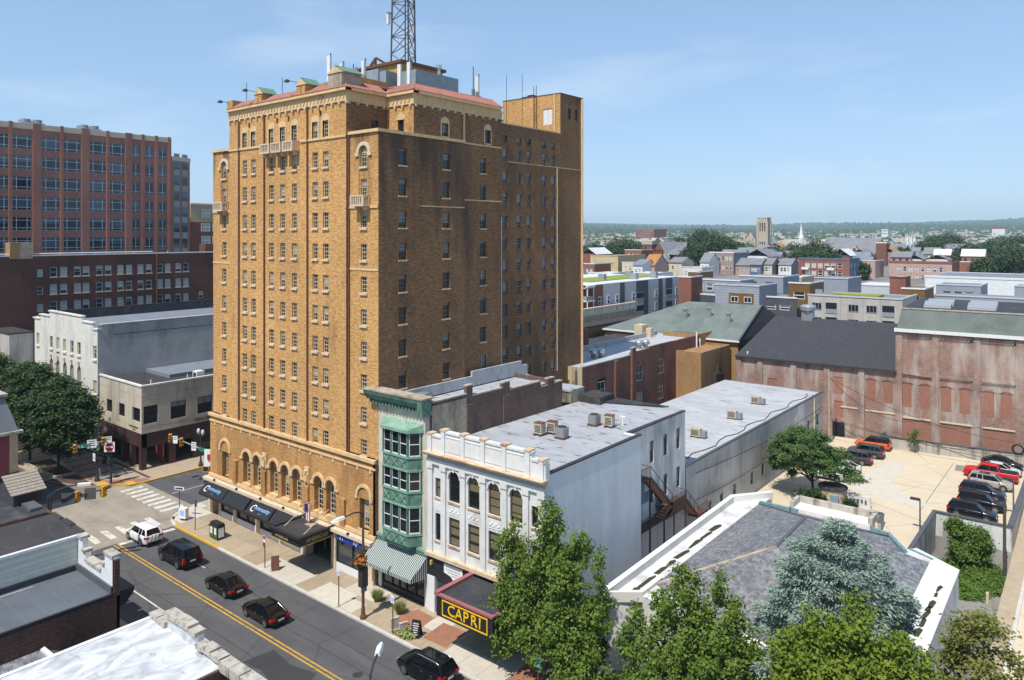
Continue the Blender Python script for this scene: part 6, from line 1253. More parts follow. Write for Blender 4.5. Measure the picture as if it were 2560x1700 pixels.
# ------------------------------------------------------------ roofs in the foreground, across the street
FY = -20.5
def foreground():
    # A: dark tar roof with clapboard side
    T = thing('clapboard_building', 'building with tar roof and pale clapboard side wall at lower left', 'building', (-14, -27, 0)); z = 8.55
    MB().prism([(-15.6, FY - .1), (-9.5, FY - .1), (-9.5, -40), (-15.6, -40)], 7.9, z).build('tar_roof', 'roof_tar', T)
    m = MB()
    for i in range(3): m.box(-15.7 + i * 2.05, FY - .1, z - .25, -13.9 + i * 2.05, FY + .25 + .1 * (i % 2), z + .04)
    m.build('front_cornice', 'roof_tar', T); bx('front_wall', 'dark_brick', T, -15.5, FY, 0, -9.6, FY + .12, 8.3)
    bx('gutter', 'frame_white', T, -9.58, -40, z - .16, -9.3, FY - .2, z + .03)
    for k in range(13):
        zz = 6.3 + k * .158; MB().add([(-9.48, -40, zz), (-9.48, FY - .3, zz), (-9.41, FY - .3, zz), (-9.41, -40, zz), (-9.5, -40, zz + .165), (-9.5, FY - .3, zz + .165)], [[3, 2, 5, 4], [0, 3, 2, 1]]).build('clapboard', 'siding', T)
    bx('side_core', 'siding', T, -9.9, -40, 0, -9.5, FY - .3, 8.3)
    # A2: lower roof with a gabled roof hatch
    T = thing('flat_tar_building', 'flat dark roofed building carrying a shingled roof hut at left edge', 'building', (-22, -28, 0)); bx('tar_roof', 'roof_black', T, -31, -40, 8.0, -15.7, FY - .3, 8.75); bx('front_wall', 'dark_brick', T, -31, FY - .3, 0, -15.7, FY + .1, 8.6); bx('flashing', 'coping_grey', T, -18.7, FY - 1.2, 8.75, -16.6, FY - .3, 9.0); bx('side_wall', 'dark_brick', T, -15.9, -40, 0, -15.65, FY - .3, 8.7)
    T = thing('roof_hut', 'small gabled roof hut with tan shingles on the dark flat roof', 'roof hut', (-20.8, -21.2, 8.75), R(2), world=False)
    MB().box(-1.9, -1.05, 0, 1.9, 1.05, 1.1).build('wall', 'shingle_dark', T); MB().add([(-1.9, -1.05, 1.1), (1.9, -1.05, 1.1), (0, -1.05, 2.15), (-1.9, 1.05, 1.1), (1.9, 1.05, 1.1), (0, 1.05, 2.15)], [[0, 1, 2], [3, 5, 4]]).build('gable', 'shingle_dark', T)
    for k in range(7):
        f0, f1 = k / 7, (k + 1) / 7
        for s in (-1, 1): MB().add([(s * 2.15 * (1 - f0), -1.3, .98 + 1.22 * f0 + .05), (s * 2.15 * (1 - f0), 1.3, .98 + 1.22 * f0 + .05), (s * 2.15 * (1 - f1), 1.3, .98 + 1.22 * f1), (s * 2.15 * (1 - f1), -1.3, .98 + 1.22 * f1), (s * 2.15 * (1 - f0), -1.3, .98 + 1.22 * f0 - .03), (s * 2.15 * (1 - f0), 1.3, .98 + 1.22 * f0 - .03)], [[0, 1, 2, 3], [4, 5, 1, 0]]).build('shingle_course', 'shingle_tan', T, fix=True)
    MB().box(1.9, -.7, .1, 1.92, .7, .95).build('hatch_door', 'frame_black', T)
    # B: grey membrane roof with stepped stone-capped parapet
    T = thing('stepped_parapet_building', 'grey membrane roofed brick building with stepped white parapet toward the street', 'building', (-6.5, -27, 0)); z = 6.0
    bx('membrane_roof', 'roof_slategrey', T, -9.4, -40, 5.5, -3.4, FY - .4, z); wall(T, 'side_wall', 'fore_brick', 'R', -3.3, -40, FY, 0, 5.9); bx('roof_edge', 'frame_black', T, -3.4, -40, 5.9, -3.2, FY - .4, 6.12); bx('front_wall', 'fore_brick', T, -9.5, FY - .2, 0, -3.3, FY + .0, 5.9)
    for a, b, zz in ((-9.45, -8.55, 8.45), (-8.55, -8.0, 7.6), (-8.0, -5.3, 7.05), (-5.3, -4.75, 7.6), (-4.75, -3.3, 8.5)):
        p = bx('parapet', 'white_paint', T, a, FY - .4, 5.9, b, FY - .02, zz); n = max(1, int((b - a) / .75))
        for i in range(n): bx('coping_stone', 'coping_stone', p, a + (b - a) * i / n + .02, FY - .52, zz, a + (b - a) * (i + 1) / n - .02, FY + .12, zz + .2 + .03 * (i % 2))
    bx('parapet_end', 'fore_brick', T, -3.5, FY - .4, 5.9, -3.28, FY, 8.4); bx('flashing', 'coping_grey', T, -9.3, FY - .52, 6.0, -3.5, FY - .4, 6.5)
    m = MB()
    for k in range(10): m.box(-3.29, FY - .42, 5.9 + k * .26, -3.2, FY - .02, 6.03 + k * .26)
    m.build('quoin_brick', 'dark_brick', T)
    c = MB().ext([(FY, 5.1), (FY + .3, 5.1), (FY + .9, 5.7), (FY + 1.0, 6.1), (FY, 6.1)], 'x', -9.5, -3.25).build('street_cornice', 'frame_black', T, fix=True)
    bx('roof_strip', 'roof_silver', T, -9.0, -33.2, z, -8.9, -24, z + .02); bx('upstand', 'roof_black', T, -9.45, -40, 6.0, -9.3, FY - .6, 6.4)
    # C: small slate gable between
    T = thing('slate_gable_roof', 'blue grey slate gable roof in the gap between the roofs at lower left', 'roof', (-1, -29, 0)); o = MB().add([(-3.2, -40, 3.6), (-3.2, -24.2, 3.6), (-1.2, -26.0, 5.2), (-1.2, -40, 5.2), (1.8, -24.5, 3.2), (1.8, -40, 3.2)], [[0, 1, 2, 3], [2, 4, 5, 3], [1, 4, 2]]).build('slates', 'slate', T, fix=True); uv_roof(o.data)
    MB().bar((-1.2, -26.0, 5.25), (1.8, -24.5, 3.35), .3, .12).build('verge_flashing', 'blue_wall', T); bx('wall', 'fore_brick', T, -3.2, -40, 0, 1.8, -24.6, 3.2); bx('skylight', 'frame_white', T, -.6, -28.9, 4.75, -.1, -28.3, 4.95)
    # D: white coated roof with big coping stones
    T = thing('white_roof_building', 'white coated roof with heavy coping stones along the street at the bottom left', 'building', (6, -27, 0)); z = 6.3
    MB().prism([(2.4, FY - .3), (10.8, FY - .3), (10.8, -41), (2.4, -41)], 5.6, lambda x, y: z + .1 * math.sin(x)).build('white_roof', 'roof_coated', T); wall(T, 'front_wall', 'fore_brick', 'F', FY, 2.4, 10.9, 0, 6.2)
    bx('side_wall', 'fore_brick', T, 2.35, -41, 0, 2.6, FY, 6.25); bx('roof_edge', 'frame_white', T, 2.3, -41, 6.25, 2.6, FY - .4, 6.42)
    bx('front_wall_core', 'fore_brick', T, 2.6, FY - .3, 0, 10.8, FY - .01, 5.6)
    for i, (a, b, zz) in enumerate(((2.4, 3.4, 6.75), (3.4, 4.4, 6.65), (4.4, 5.9, 7.45), (5.9, 7.4, 7.5), (7.4, 8.2, 7.35), (8.2, 8.9, 6.75), (8.9, 9.9, 6.85), (9.9, 10.9, 6.8))):
        bx('parapet', 'roof_coated', T, a, FY - .4, 5.7, b, FY - .01, zz - .3); bx('coping_stone', 'coping_stone', T, a + .02, FY - .62, zz - .3, b - .02, FY + .1, zz + random.uniform(-.04, .04))
    # E: next roof
    T = thing('dark_roof_corner', 'dark flat roof corner with pale coping blocks at the bottom edge', 'building', (14, -27, 0)); bx('tar_roof', 'roof_black', T, 11.0, -41, 4.5, 19, FY - .3, 5.6); bx('front_wall', 'fore_brick', T, 11.0, FY - .3, 0, 19, FY - .01, 6.2); bx('side_wall', 'fore_brick', T, 10.95, -41, 0, 11.15, FY - .3, 6.3)
    for i in range(7): a = 11.0 + i * 1.1; bx('coping_stone', 'coping_stone', T, a + .02, FY - .7, 6.2, a + 1.06, FY + .06, 6.75 + random.uniform(-.06, .06))
foreground()
# ------------------------------------------------------------ rooftop antennas and mast on the hotel
def panel_antenna(x, y, z, h, lb, n=0):
    T = thing('panel_antenna', lb, 'antenna', (x, y, z), random.uniform(-.3, .5), 'panel antennas on the hotel roof', world=False)
    MB().box(-.2, -.12, .6, .2, .12, .6 + h).build('radome', 'antenna_white', T); MB().cyl((0, .25, 0), (0, .25, .9 + h), .06, n=6).build('pole', 'dark_steel', T); m = MB()
    for zz in (.9, .3 + h): m.box(-.05, .1, zz, .05, .25, zz + .15)
    m.build('bracket', 'dark_steel', T); MB().box(-.3, -.3, -.05, .3, .5, .02).build('base_plate', 'dark_steel', T)
for x, y, z, h, lb in ((-11.4, 3.3, 45.8, 2.6, 'tallest white panel antenna, leftmost above the hotel front'), (-10.4, 4.1, 46.0, 1.6, 'short white panel antenna behind the plastered gable'), (-8.7, 5.5, 46.3, 1.6, 'white panel antenna at the right end of the cross bar'), (-5.85, 7.8, 45.2, 2.3, 'white panel antenna left of the pair before the blue metal unit'), (-5.1, 8.4, 45.2, 2.55, 'white panel antenna right of the pair before the blue metal unit'), (-6.35, 20.2, 44.6, 3.8, 'tall white panel antenna standing alone near the rear wing'), (-7.0, 16.6, 45.1, 1.6, 'small white panel antenna behind the blue air duct')):
    panel_antenna(x, y, z, h, lb)
T = thing('antenna_crossbar', 'dark pipe frame joining the antennas above the hotel front', 'frame', (-10, 4, 45.2)); m = MB()
for a, b in (((-11.4, 3.5, 47.6), (-8.7, 5.7, 47.6)), ((-11.4, 3.5, 46.6), (-8.7, 5.7, 46.6)), ((-9.6, 4.95, 45.15), (-9.6, 4.95, 48.2)), ((-9.9, 4.7, 47.2), (-9.3, 5.2, 47.9))): m.cyl(a, b, .05, n=6)
m.build('pipes', 'dark_steel', T); m = MB()
for dx, dz in ((-.4, 2.1), (.2, 1.7), (.5, 1.2)): m.box(-6.6 + dx, 19.9, 45.5 + dz - .8, -6.35 + dx, 20.2, 45.5 + dz)
m.build('radio_box', 'hvac_grey', T); MB().cyl((-6.9, 20.1, 44.6), (-6.9, 20.1, 50.2), .05, n=6).build('mast', 'dark_steel', T)
def lattice():
    T = thing('lattice_mast', 'tall rust brown lattice radio mast rising from the hotel roof', 'radio mast', (-12.9, 14.7, 49.3)); c = Vector((-12.4, 14.6, 0)); z0, z1 = 49.3, 74.0
    leg = [Vector((-1.35, -.95, 0)), Vector((1.35, -.75, 0)), Vector((.1, 1.5, 0))]; s = lambda z: 1.0 - .28 * (z - z0) / (z1 - z0)
    P = lambda i, z: c + leg[i % 3] * s(z) + Vector((0, 0, z))
    for i in range(3): MB().cyl(P(i, z0), P(i, z1), .1, .08, 6).build('leg', 'tower_steel', T)
    b = MB(); z = z0 + .3; k = 0
    while z < z1 - 2:
        for i in range(3):
            b.cyl(P(i, z), P(i + 1, z + 1.9), .05, n=5); b.cyl(P(i + 1, z), P(i, z + 1.9), .05, n=5)
            if k % 2 == 0: b.cyl(P(i, z), P(i + 1, z), .045, n=5)
        z += 1.9; k += 1
    b.build('bracing', 'tower_steel', T); MB().cyl(c + Vector((0, 0, z0)), c + Vector((0, 0, z1)), .07, n=6).build('cable_run', 'dark_steel', T)
    for i, z in ((0, 56.0), (1, 57.8)): p = P(i, z); MB().lathe([(.02, 0), (.25, .06), (.36, .2)], n=10).build('dish', 'antenna_white', T, loc=p + Vector((-.2 if i == 0 else .35, -.2, 0)))
    MB().box(-14.1, 13.3, 54.9, -13.8, 13.6, 56.2).build('radio_box', 'antenna_white', T)
lattice()
for i, (x, y, lb) in enumerate(((-24.0, -.6, 'black floodlight on the hotel roof corner, leftmost'), (-18.9, -.7, 'black floodlight beside the left green topped gable'), (-11.5, -.7, 'black floodlight beside the middle green topped gable'))):
    T = thing('flood_light', lb, 'floodlight', (x, y, 44.6 if i == 0 else 45.2), 0, 'floodlights on the hotel front', world=False); MB().cyl((.5, .7, .3), (-.5, -.4, .7), .03, n=6).build('arm', 'dark_steel', T); MB().add([(-.8, -.75, .5), (-.3, -.75, .5), (-.3, -.3, .5), (-.8, -.3, .5), (-.68, -.62, .75), (-.42, -.62, .75), (-.42, -.42, .75), (-.68, -.42, .75)], [[3, 2, 1, 0], [4, 5, 6, 7], [0, 1, 5, 4], [1, 2, 6, 5], [2, 3, 7, 6], [3, 0, 4, 7]]).build('lamp_head', 'dark_steel', T)
T = thing('rooftop_whip', 'thin whip aerials on the rear parapet of the hotel', 'aerial', (-12, 30, 45)); m = MB()
for x, y, z0, z1 in ((-12.6, 33, 44.8, 52.2), (-11.5, 35.0, 44.8, 52.5), (-22.5, .8, 45, 47.3), (-16.0, .9, 45, 47.0)): m.cyl((x, y, z0), (x, y, z1), .03, n=4)
m.build('rods', 'dark_steel', T)
# ------------------------------------------------------------ street furniture
def sign_post(x, y, h, w, hh, mat, lb, back='sign_back', rz=0, marks=()):
    T = thing('street_sign', lb, 'sign', (x, y, 0), rz, world=False); MB().cyl((0, 0, 0), (0, 0, h), .045, n=6).build('post', 'rust_brown', T)
    p = MB().box(-w / 2, -.07, h - hh, w / 2, -.045, h).build('plate', mat, T)
    for (a, b, c, d, mt) in marks: MB().box(a, -.085, h + b, c, -.072, h + d).build('mark', mt, p)
    return T
sign_post(-24.0, -4.2, 3.2, .5, .75, 'sign_back', 'plain grey backed sign on brown post before the bank of black awnings', rz=R(180))
sign_post(-10.65, -4.5, 3.0, .36, 1.05, 'sign_white', 'red and white parking sign on brown post left of the marquee', marks=((-.17, -.3, .17, -.02, 'sign_red'), (-.17, -1.04, .17, -.62, 'rust_brown')))
sign_post(.45, -4.65, 3.1, .36, .5, 'sign_white', 'small white sign on brown post left of the flower lamp', marks=((-.12, -.4, .12, -.15, 'letter_blue'),))
sign_post(7.05, -4.6, 3.0, .4, .62, 'sign_white', 'small white sign on black post beside the brick paving', marks=((-.13, -.5, .13, -.15, 'letter_blue'),))
sign_post(21.0, -4.4, 3.2, .5, .75, 'sign_green', 'pale green sign on black post near the large street tree', marks=((-.2, -.7, .2, -.05, 'verdigris_pale'),))
T = sign_post(-28.3, -3.7, 3.5, 1.2, .36, 'sign_white', 'one way arrow sign on the kerb corner before the hotel', rz=R(25), marks=((-.5, -.26, .3, -.1, 'letter_dark'), (.3, -.32, .42, -.04, 'letter_dark')))
T = thing('paper_box', 'white newspaper box at the kerb corner before the hotel', 'box', (-27.6, -3.6, 0), R(20), world=False); MB().box(-.45, -.25, .25, .45, .25, 1.35).build('cabinet', 'sign_white', T); MB().box(-.3, -.26, .55, .3, -.25, 1.1).build('window', 'letter_blue', T); MB().box(-.3, -.15, 0, .3, .15, .25).build('foot', 'dark_steel', T)
T = thing('litter_bin', 'double dark green and white recycling bin on the pavement', 'litter bin', (-20.4, -3.75, 0), R(0), world=False)
MB().box(-.75, -.42, .1, .75, .42, 1.35).build('body', 'frame_black', T); MB().ext([(-.42, 1.35), (-.3, 1.62), (.3, 1.62), (.42, 1.35)], 'x', -.78, .78).build('lid', 'frame_black', T, fix=True)
for a, mt in ((-.68, 'leaf_bright'), (.06, 'leaf_bright')): MB().box(a, -.435, .16, a + .62, -.42, 1.28).build('panel', mt, T); MB().box(a + .1, -.445, .55, a + .5, -.434, 1.2).build('poster', 'sign_white', T)
MB().box(.75, -.3, .25, .765, .3, 1.2).build('poster', 'sign_white', T); MB().box(-.05, -.42, .1, .02, -.44, 1.3).build('rib', 'frame_black', T)
def aboard(x, y, rz, lb, face='frame_black', marks=True):
    T = thing('a_board', lb, 'sandwich board', (x, y, 0), rz, world=False)
    for s in (-1, 1): MB().add([(-.35, s * .35, 0), (.35, s * .35, 0), (.35, s * .04, 1.25), (-.35, s * .04, 1.25), (-.35, s * .31, 0), (.35, s * .31, 0), (.35, 0, 1.25), (-.35, 0, 1.25)], [[0, 1, 2, 3], [4, 7, 6, 5], [0, 3, 7, 4], [1, 5, 6, 2]]).build('panel', face, T)
    if marks:
        for k in range(6): w_ = random.uniform(.12, .27); z = .25 + .15 * k; y_ = -.35 + .31 * z / 1.25 - .012; MB().box(-w_, y_ - .01, z, w_, y_, z + .06).build('chalk_line', 'sign_white', T)
aboard(-9.6, -4.1, R(60), 'dark brown sandwich board beside the parking sign', 'rust_brown', False); aboard(8.75, -3.7, R(20), 'black sandwich board with white chalk writing on the tree pit')
for i, (x, y, lb) in enumerate(((6.6, -4.0, 'grey concrete bollard slab nearer the flower lamp'), (7.65, -4.05, 'grey concrete bollard slab nearer the chalk board'))):
    T = thing('stone_slab', lb, 'bollard', (x, y, 0), R(70), 'slabs at the tree pit', world=False); MB().box(-.32, -.09, 0, .32, .09, .8).build('slab', 'concrete', T); MB().box(-.34, -.11, .8, .34, .11, .86).build('cap', 'concrete', T)
def street_lamp(x, y, lb, reach=-1, h=8.6, basket=True, base=0):
    T = thing('street_lamp', lb, 'street lamp', (x, y, base), 0, world=False); MB().cyl((0, 0, 0), (0, 0, h - .4), .13, .09, 8).build('pole', 'rust_brown', T); MB().lathe([(.26, 0), (.26, .2), (.18, .35), (.15, .9)], n=10).build('pedestal', 'rust_brown', T)
    arm = [(0, 0, h - .5), (0, reach * .2, h), (0, reach * .9, h + .18), (0, reach * 1.9, h + .1)]
    MB().tube(arm, .06).build('arm', 'dark_steel', T); y1 = reach * 1.9; a, b = (y1, y1 + reach * 1.2)
    MB().add([(-.16, a, h + .02), (.16, a, h + .02), (.2, (a + b) / 2, h + .02), (.12, b, h), (-.12, b, h), (-.2, (a + b) / 2, h + .02), (-.1, a, h + .2), (.1, a, h + .2), (.12, (a + b) / 2, h + .24), (.05, b, h + .12), (-.05, b, h + .12), (-.12, (a + b) / 2, h + .24)], [[5, 4, 3, 2, 1, 0], [6, 7, 8, 9, 10, 11]] + [[i, (i + 1) % 6, (i + 1) % 6 + 6, i + 6] for i in range(6)]).build('lamp_head', 'sign_white', T, fix=True)
    if basket:
        bk = MB().lathe([(.05, 4.15), (.3, 4.3), (.42, 4.6), (.42, 4.62)], (0, -.25), 12).build('flower_basket', 'leaf_dark', T)
        v = []; m = MB(); r_ = random.Random(2)
        for i in range(170):
            a_ = r_.uniform(0, 6.28); rr = .52 * math.sqrt(r_.random()); c = Vector((rr * math.cos(a_), -.25 + rr * math.sin(a_), 4.62 + r_.uniform(0, .38))); u = Vector((r_.gauss(0, 1), r_.gauss(0, 1), r_.gauss(0, 1))).normalized() * .1; q = u.orthogonal().normalized() * .1
            m.cur = 0 if r_.random() < .6 else 1; m.quad(c - u - q, c + u - q, c + u + q, c - u + q)
        m.build('flowers', ['flower_orange', 'leaf_bright'], bk); MB().box(-.25, -.3, 2.6, .25, .3, 4.1).build('control_box', 'dark_steel', T)
        MB().box(.12, -.3, 2.2, .16, .25, 3.0).build('small_sign', 'verdigris', T)
    return T
street_lamp(3.5, -4.6, 'brown cobra head street lamp with orange flower basket before the green building')
street_lamp(21.0, -18.6, 'street lamp with white head over the near kerb at the bottom edge', 1, 8.4, False).rotation_euler = (0, 0, R(38))
def post_lamp(x, y, lb, globes=2):
    T = thing('post_lamp', lb, 'street lamp', (x, y, 0), 0, 'ornamental lamps by the plaza', world=False); MB().lathe([(.3, 0), (.3, .25), (.16, .6), (.1, 1.0), (.07, 4.0)], n=10).build('post', 'dark_steel', T)
    if globes == 2: MB().tube([(-.55, 0, 4.3), (-.3, 0, 4.0), (0, 0, 4.0), (.3, 0, 4.0), (.55, 0, 4.3)], .04).build('arm', 'dark_steel', T)
    for s in ((-.55, .55) if globes == 2 else (0,)): MB().lathe([(.06, 4.15), (.2, 4.35), (.24, 4.6), (.16, 4.85), (.03, 4.95)], (s, 0), 10).build('globe', 'lamp_white', T, smooth=True)
    return T
post_lamp(-48.3, -4.2, 'black ornamental lamp with banner on the plaza corner', 1); post_lamp(-43.9, 7.0, 'black twin globe lamp on the pavement by the beige building')
post_lamp(-55, -.6, 'black single globe lamp deeper in the plaza under the trees', 1)
T = thing('plaza_banner', 'white square banner on the plaza corner lamp', 'banner', (-48.2, -4.4, 2.6), 0, world=False); MB().box(-.35, -.2, 0, .35, -.16, .95).build('cloth', 'sign_white', T); MB().box(-.2, -.215, .3, .2, -.2, .6).build('print', 'letter_blue', T); m = MB()
for s in range(60): 
    a = random.uniform(0, 6.28); rr = random.uniform(0, .55); c = Vector((rr * math.cos(a), rr * .6 * math.sin(a), 1.35 + random.uniform(0, .35))); u = Vector((random.gauss(0, 1), random.gauss(0, 1), random.gauss(0, 1))).normalized() * .13; q = u.orthogonal().normalized() * .13; m.quad(c - u - q, c + u - q, c + u + q, c - u + q)
m.build('flowers', 'leaf_bright', T)
def signal_head(T, p, rz=0):
    o = MB().box(-.18, -.15, -.5, .18, .15, .5).build('signal_head', 'signal_yellow', T, loc=p, rz=rz)
    m = MB()
    for z in (-.36, 0, .36): m.cyl((0, -.16, z), (0, -.38, z - .03), .15, .13, 10, False); m.lathe([(.12, 0), (.02, .01)], n=8); m.v[-16:] = [(q[0], -.165, z + q[1]) for q in m.v[-16:]]
    m.build('visor', 'signal_yellow', o); MB().box(-.12, -.17, -.48, .12, -.165, .48).build('lens', 'frame_black', o)
    return o
def signal(x, y, lb, arm, heads, plates, h=6.2, ped=True):
    T = thing('traffic_signal', lb, 'traffic signal', (x, y, 0), 0, world=False); MB().cyl((0, 0, 0), (0, 0, h), .15, .11, 8).build('pole', 'dark_steel', T)
    a = Vector((arm[0], arm[1], 0)); MB().cyl((0, 0, h - .5), a + Vector((0, 0, h - .2)), .09, .06, 6).build('mast_arm', 'galvanised' if ped else 'dark_steel', T)
    for t, rz in heads: signal_head(T, a * t + Vector((0, -.0, h - .45)), rz)
    for t, w_, h_, mt, rz, mk in plates:
        p = MB().box(-w_ / 2, -.2, -h_ / 2, w_ / 2, -.17, h_ / 2).build('sign_plate', mt, T, loc=a * t + Vector((0, 0, h - .35)), rz=rz)
        if mk:
            for k in range(mk): MB().box(-w_ * .36, -.212, h_ * .28 - k * h_ * .25, w_ * .36 * (1 - .2 * (k % 2)), -.2, h_ * .36 - k * h_ * .25).build('legend', 'letter_dark' if mt == 'sign_white' else 'sign_white', p)
    return T
S1 = signal(-46.0, -3.5, 'signal mast on the plaza corner with red round sign and green street name', (.9, -4.9), ((.2, R(60)), (.9, R(60))), ((.72, 1.3, .42, 'sign_green', R(62), 0), (.48, 1.0, 1.0, 'sign_white', R(62), 3), (.08, .9, .8, 'sign_white', R(62), 2)), 5.9)
text('legend', '9th St', 'sign_white', .36, S1, (.62, -4.25, 5.42), (R(90), 0, R(62)), .008)
p = MB().box(-.62, -.2, -.62, .62, -.17, .62).build('square_plate', 'sign_white', S1, loc=(.0, -.1, 4.6), rz=R(45)); o = MB().lathe([(.52, 0), (.52, .02)], n=22).build('red_disc', 'sign_red', p); o.rotation_euler = (R(90), 0, 0); o.location = (0, -.2, 0); MB().box(-.42, -.235, -.1, .42, -.222, .1).build('bar', 'sign_white', p); MB().box(-.28, -.3, 2.5, .28, .2, 3.1).build('walk_box', 'dark_steel', S1)
S2 = signal(-30.6, 1.3, 'signal mast at the hotel corner with arm over the cross street', (-10, 0), ((.72, R(40)), (1.0, R(40))), ((.16, 1.9, .45, 'sign_green', R(4), 0), (.4, .6, 1.0, 'sign_white', R(30), 3), (.85, .6, .9, 'sign_white', R(30), 2)), 6.0)
text('legend', 'Hamilton St', 'sign_white', .34, S2, (-2.45, -.24, 5.52), (R(90), 0, R(4)), .008)
S3 = signal(-25.6, -17.2, 'signal mast seen from behind on the near corner by the dark roofs', (1.0, 4.9), ((.42, R(200)), (.86, R(200))), ((.3, 1.2, .9, 'sign_back', R(50), 0), (.66, 1.0, 1.1, 'sign_back', R(50), 0)), 6.7, False)
T = thing('corner_lamp_arm', 'curved lamp arm with white head above the near corner signal', 'street lamp', (-25.75, -17.35, 0), 0, world=False); MB().cyl((0, 0, 0), (0, 0, 6.8), .1, .08, 8).build('pole', 'dark_steel', T); MB().tube([(0, 0, 6.7), (.5, .6, 7.3), (1.1, 1.5, 7.6), (1.6, 2.0, 7.65)], .07).build('arm', 'dark_steel', T); MB().box(-.16, 0, -.1, .16, 1.1, .12).build('lamp_head', 'sign_white', T, loc=(1.55, 1.95, 7.65), rz=R(-35))
T = thing('bubble_sign', 'white square sign with red speech bubble at the hotel corner', 'sign', (-29.0, .3, 4.6), R(38), world=False); MB().box(-.75, -.08, 0, .75, .08, 1.9).build('panel', 'sign_white', T); MB().box(-.42, -.1, .75, .42, -.08, 1.35).build('bubble', 'sign_red', T); MB().add([(-.3, -.1, .76), (0, -.1, .76), (-.25, -.1, .45)], [[0, 2, 1]]).build('bubble_tail', 'sign_red', T); MB().box(.75, -.04, .9, 1.1, .04, 1.0).build('bracket', 'dark_steel', T)
T = thing('pedestrian_signal', 'yellow pedestrian signal box at the hotel corner', 'signal', (-31.2, .9, 3.4), R(40), world=False); MB().box(-.35, -.2, 0, .35, .2, .7).build('housing', 'signal_yellow', T); MB().box(-.28, -.215, .1, .28, -.2, .6).build('screen', 'frame_black', T)
T = thing('flag', 'hanging flag with red stripes and dark blue corner on the marquee', 'flag', (-8.2, -1.6, 3.8), 0, world=False); MB().cyl((0, .9, 1.9), (.3, -.6, 2.1), .035, n=6).build('pole', 'pale_stone', T); m = MB(); 
for k in range(7):
    x = -.35 + k * .11; m.cur = 0 if k % 2 == 0 else 1; m.add([(x, .05 * math.sin(k), .3), (x + .11, .05 * math.sin(k + 1), .28), (x + .13, .05 * math.sin(k + 1), 1.95), (x + .02, .05 * math.sin(k), 1.95)], [[0, 1, 2, 3]])
m.build('stripes', ['flag_red', 'sign_white'], T); MB().box(-.36, -.07, 1.2, .1, -.05, 1.96).build('canton', 'flag_blue', T)
T = thing('parked_bicycle_stand', 'small white triangular bollard sign in the plaza', 'sign', (-50.3, -3.2, 0), 0, world=False); MB().add([(-.5, 0, 0), (.5, 0, 0), (0, 0, 1.0), (-.5, .1, 0), (.5, .1, 0), (0, .1, 1.0)], [[0, 1, 2], [3, 5, 4], [0, 2, 5, 3], [1, 4, 5, 2]]).build('board', 'sign_white', T); MB().box(-.1, -.01, .2, .1, 0, .6).build('mark', 'letter_dark', T)
def lot_lamp(x, y, h, lb, mat='frame_brown', head=1, z=0): 
    T = thing('lot_lamp', lb, 'lamp', (x, y, z), 0, world=False); MB().cyl((0, 0, 0), (0, 0, h), .09, .07, 8).build('pole', mat, T); MB().box(-.2 - .7 * head, -.18, h - .08, -.1 + .1 * head, .18, h + .12).build('lamp_head', 'dark_steel', T)
lot_lamp(34.8, 42.8, 3.4, 'short brown lamp post at the lot wall corner'); lot_lamp(41.9, 53.5, 4.2, 'brown lamp post beside the black parked cars')
T = thing('utility_pole', 'plain wooden pole standing in the planted pit', 'utility pole', (42.0, 44.0, -3), 0, world=False); MB().cyl((0, 0, 0), (0, 0, 7.6), .16, .13, 8).build('pole', 'bark', T); MB().box(-.2, -.02, 6.9, .2, .02, 7.0).build('crossarm', 'bark', T); MB().cyl((0, 0, 0), (0, 0, .4), .2, n=8).build('butt', 'bark', T)
T = thing('utility_pole', 'tall grey utility pole with wires against the theatre wall', 'utility pole', (17.6, 71.6, 0), 0, world=False); MB().cyl((0, 0, 0), (0, 0, 10.5), .17, .12, 8).build('pole', 'old_plaster', T); m = MB()
def wire(m, a, b, sag, r=.035, n=10):
    a, b = Vector(a), Vector(b); m.tube([a + (b - a) * (i / n) - Vector((0, 0, sag * 4 * (i / n) * (1 - i / n))) for i in range(n + 1)], r, 4)
for b, s in (((12, .9, -4.8), 2.0), ((24, 1.7, -6), 1.5)): wire(m, (0, 0, 9.6), (b[0], b[1], 9.6 + b[2]), s)
wire(m, (12, .9, 4.8), (20.5, 2.0, 5.6), .8); wire(m, (0, 0, 3.6), (24, 1.6, .9), .5); wire(m, (0, 0, 3.4), (24, 1.6, 2.0), .9); wire(m, (-.3, -2, 5.2), (-.5, -44, 3.6), 1.2); wire(m, (-.3, -2, 5.6), (-.5, -44, 6.4), .6); m.build('wires', 'dark_steel', T)
T = thing('parking_notice', 'tall narrow white and pink notice board between blue wall and slate hall', 'sign', (20.3, 13.2, 0), R(60), world=False); MB().box(-.2, -.05, 1.4, .2, 0, 3.6).build('plate', 'sign_white', T); MB().box(-.12, -.06, 2.2, .12, -.05, 2.9).build('print', 'pink_trim', T); MB().cyl((0, .03, 0), (0, .03, 3.4), .04).build('post', 'dark_steel', T)
T = thing('yellow_bollard', 'short yellow bollard at the edge of the planted pit', 'bollard', (41.4, 36.5, -2.9), 0, world=False); MB().cyl((0, 0, 0), (0, 0, 1.1), .13, n=10).build('post', 'frame_cream', T); MB().lathe([(.13, 1.1), (.08, 1.18), (.01, 1.2)], n=10).build('cap', 'frame_cream', T)
T = thing('wall_tyre', 'black ring hung on the theatre wall above the lot wall', 'tyre', (40.6, 74.1, 2.6), 0, world=False); m = MB()
for i in range(16):
    a, b = 2 * math.pi * i / 16, 2 * math.pi * (i + 1) / 16; m.cyl((.6 * math.cos(a), 0, .6 * math.sin(a)), (.6 * math.cos(b), 0, .6 * math.sin(b)), .12, n=6)
m.build('ring', 'tyre', T)
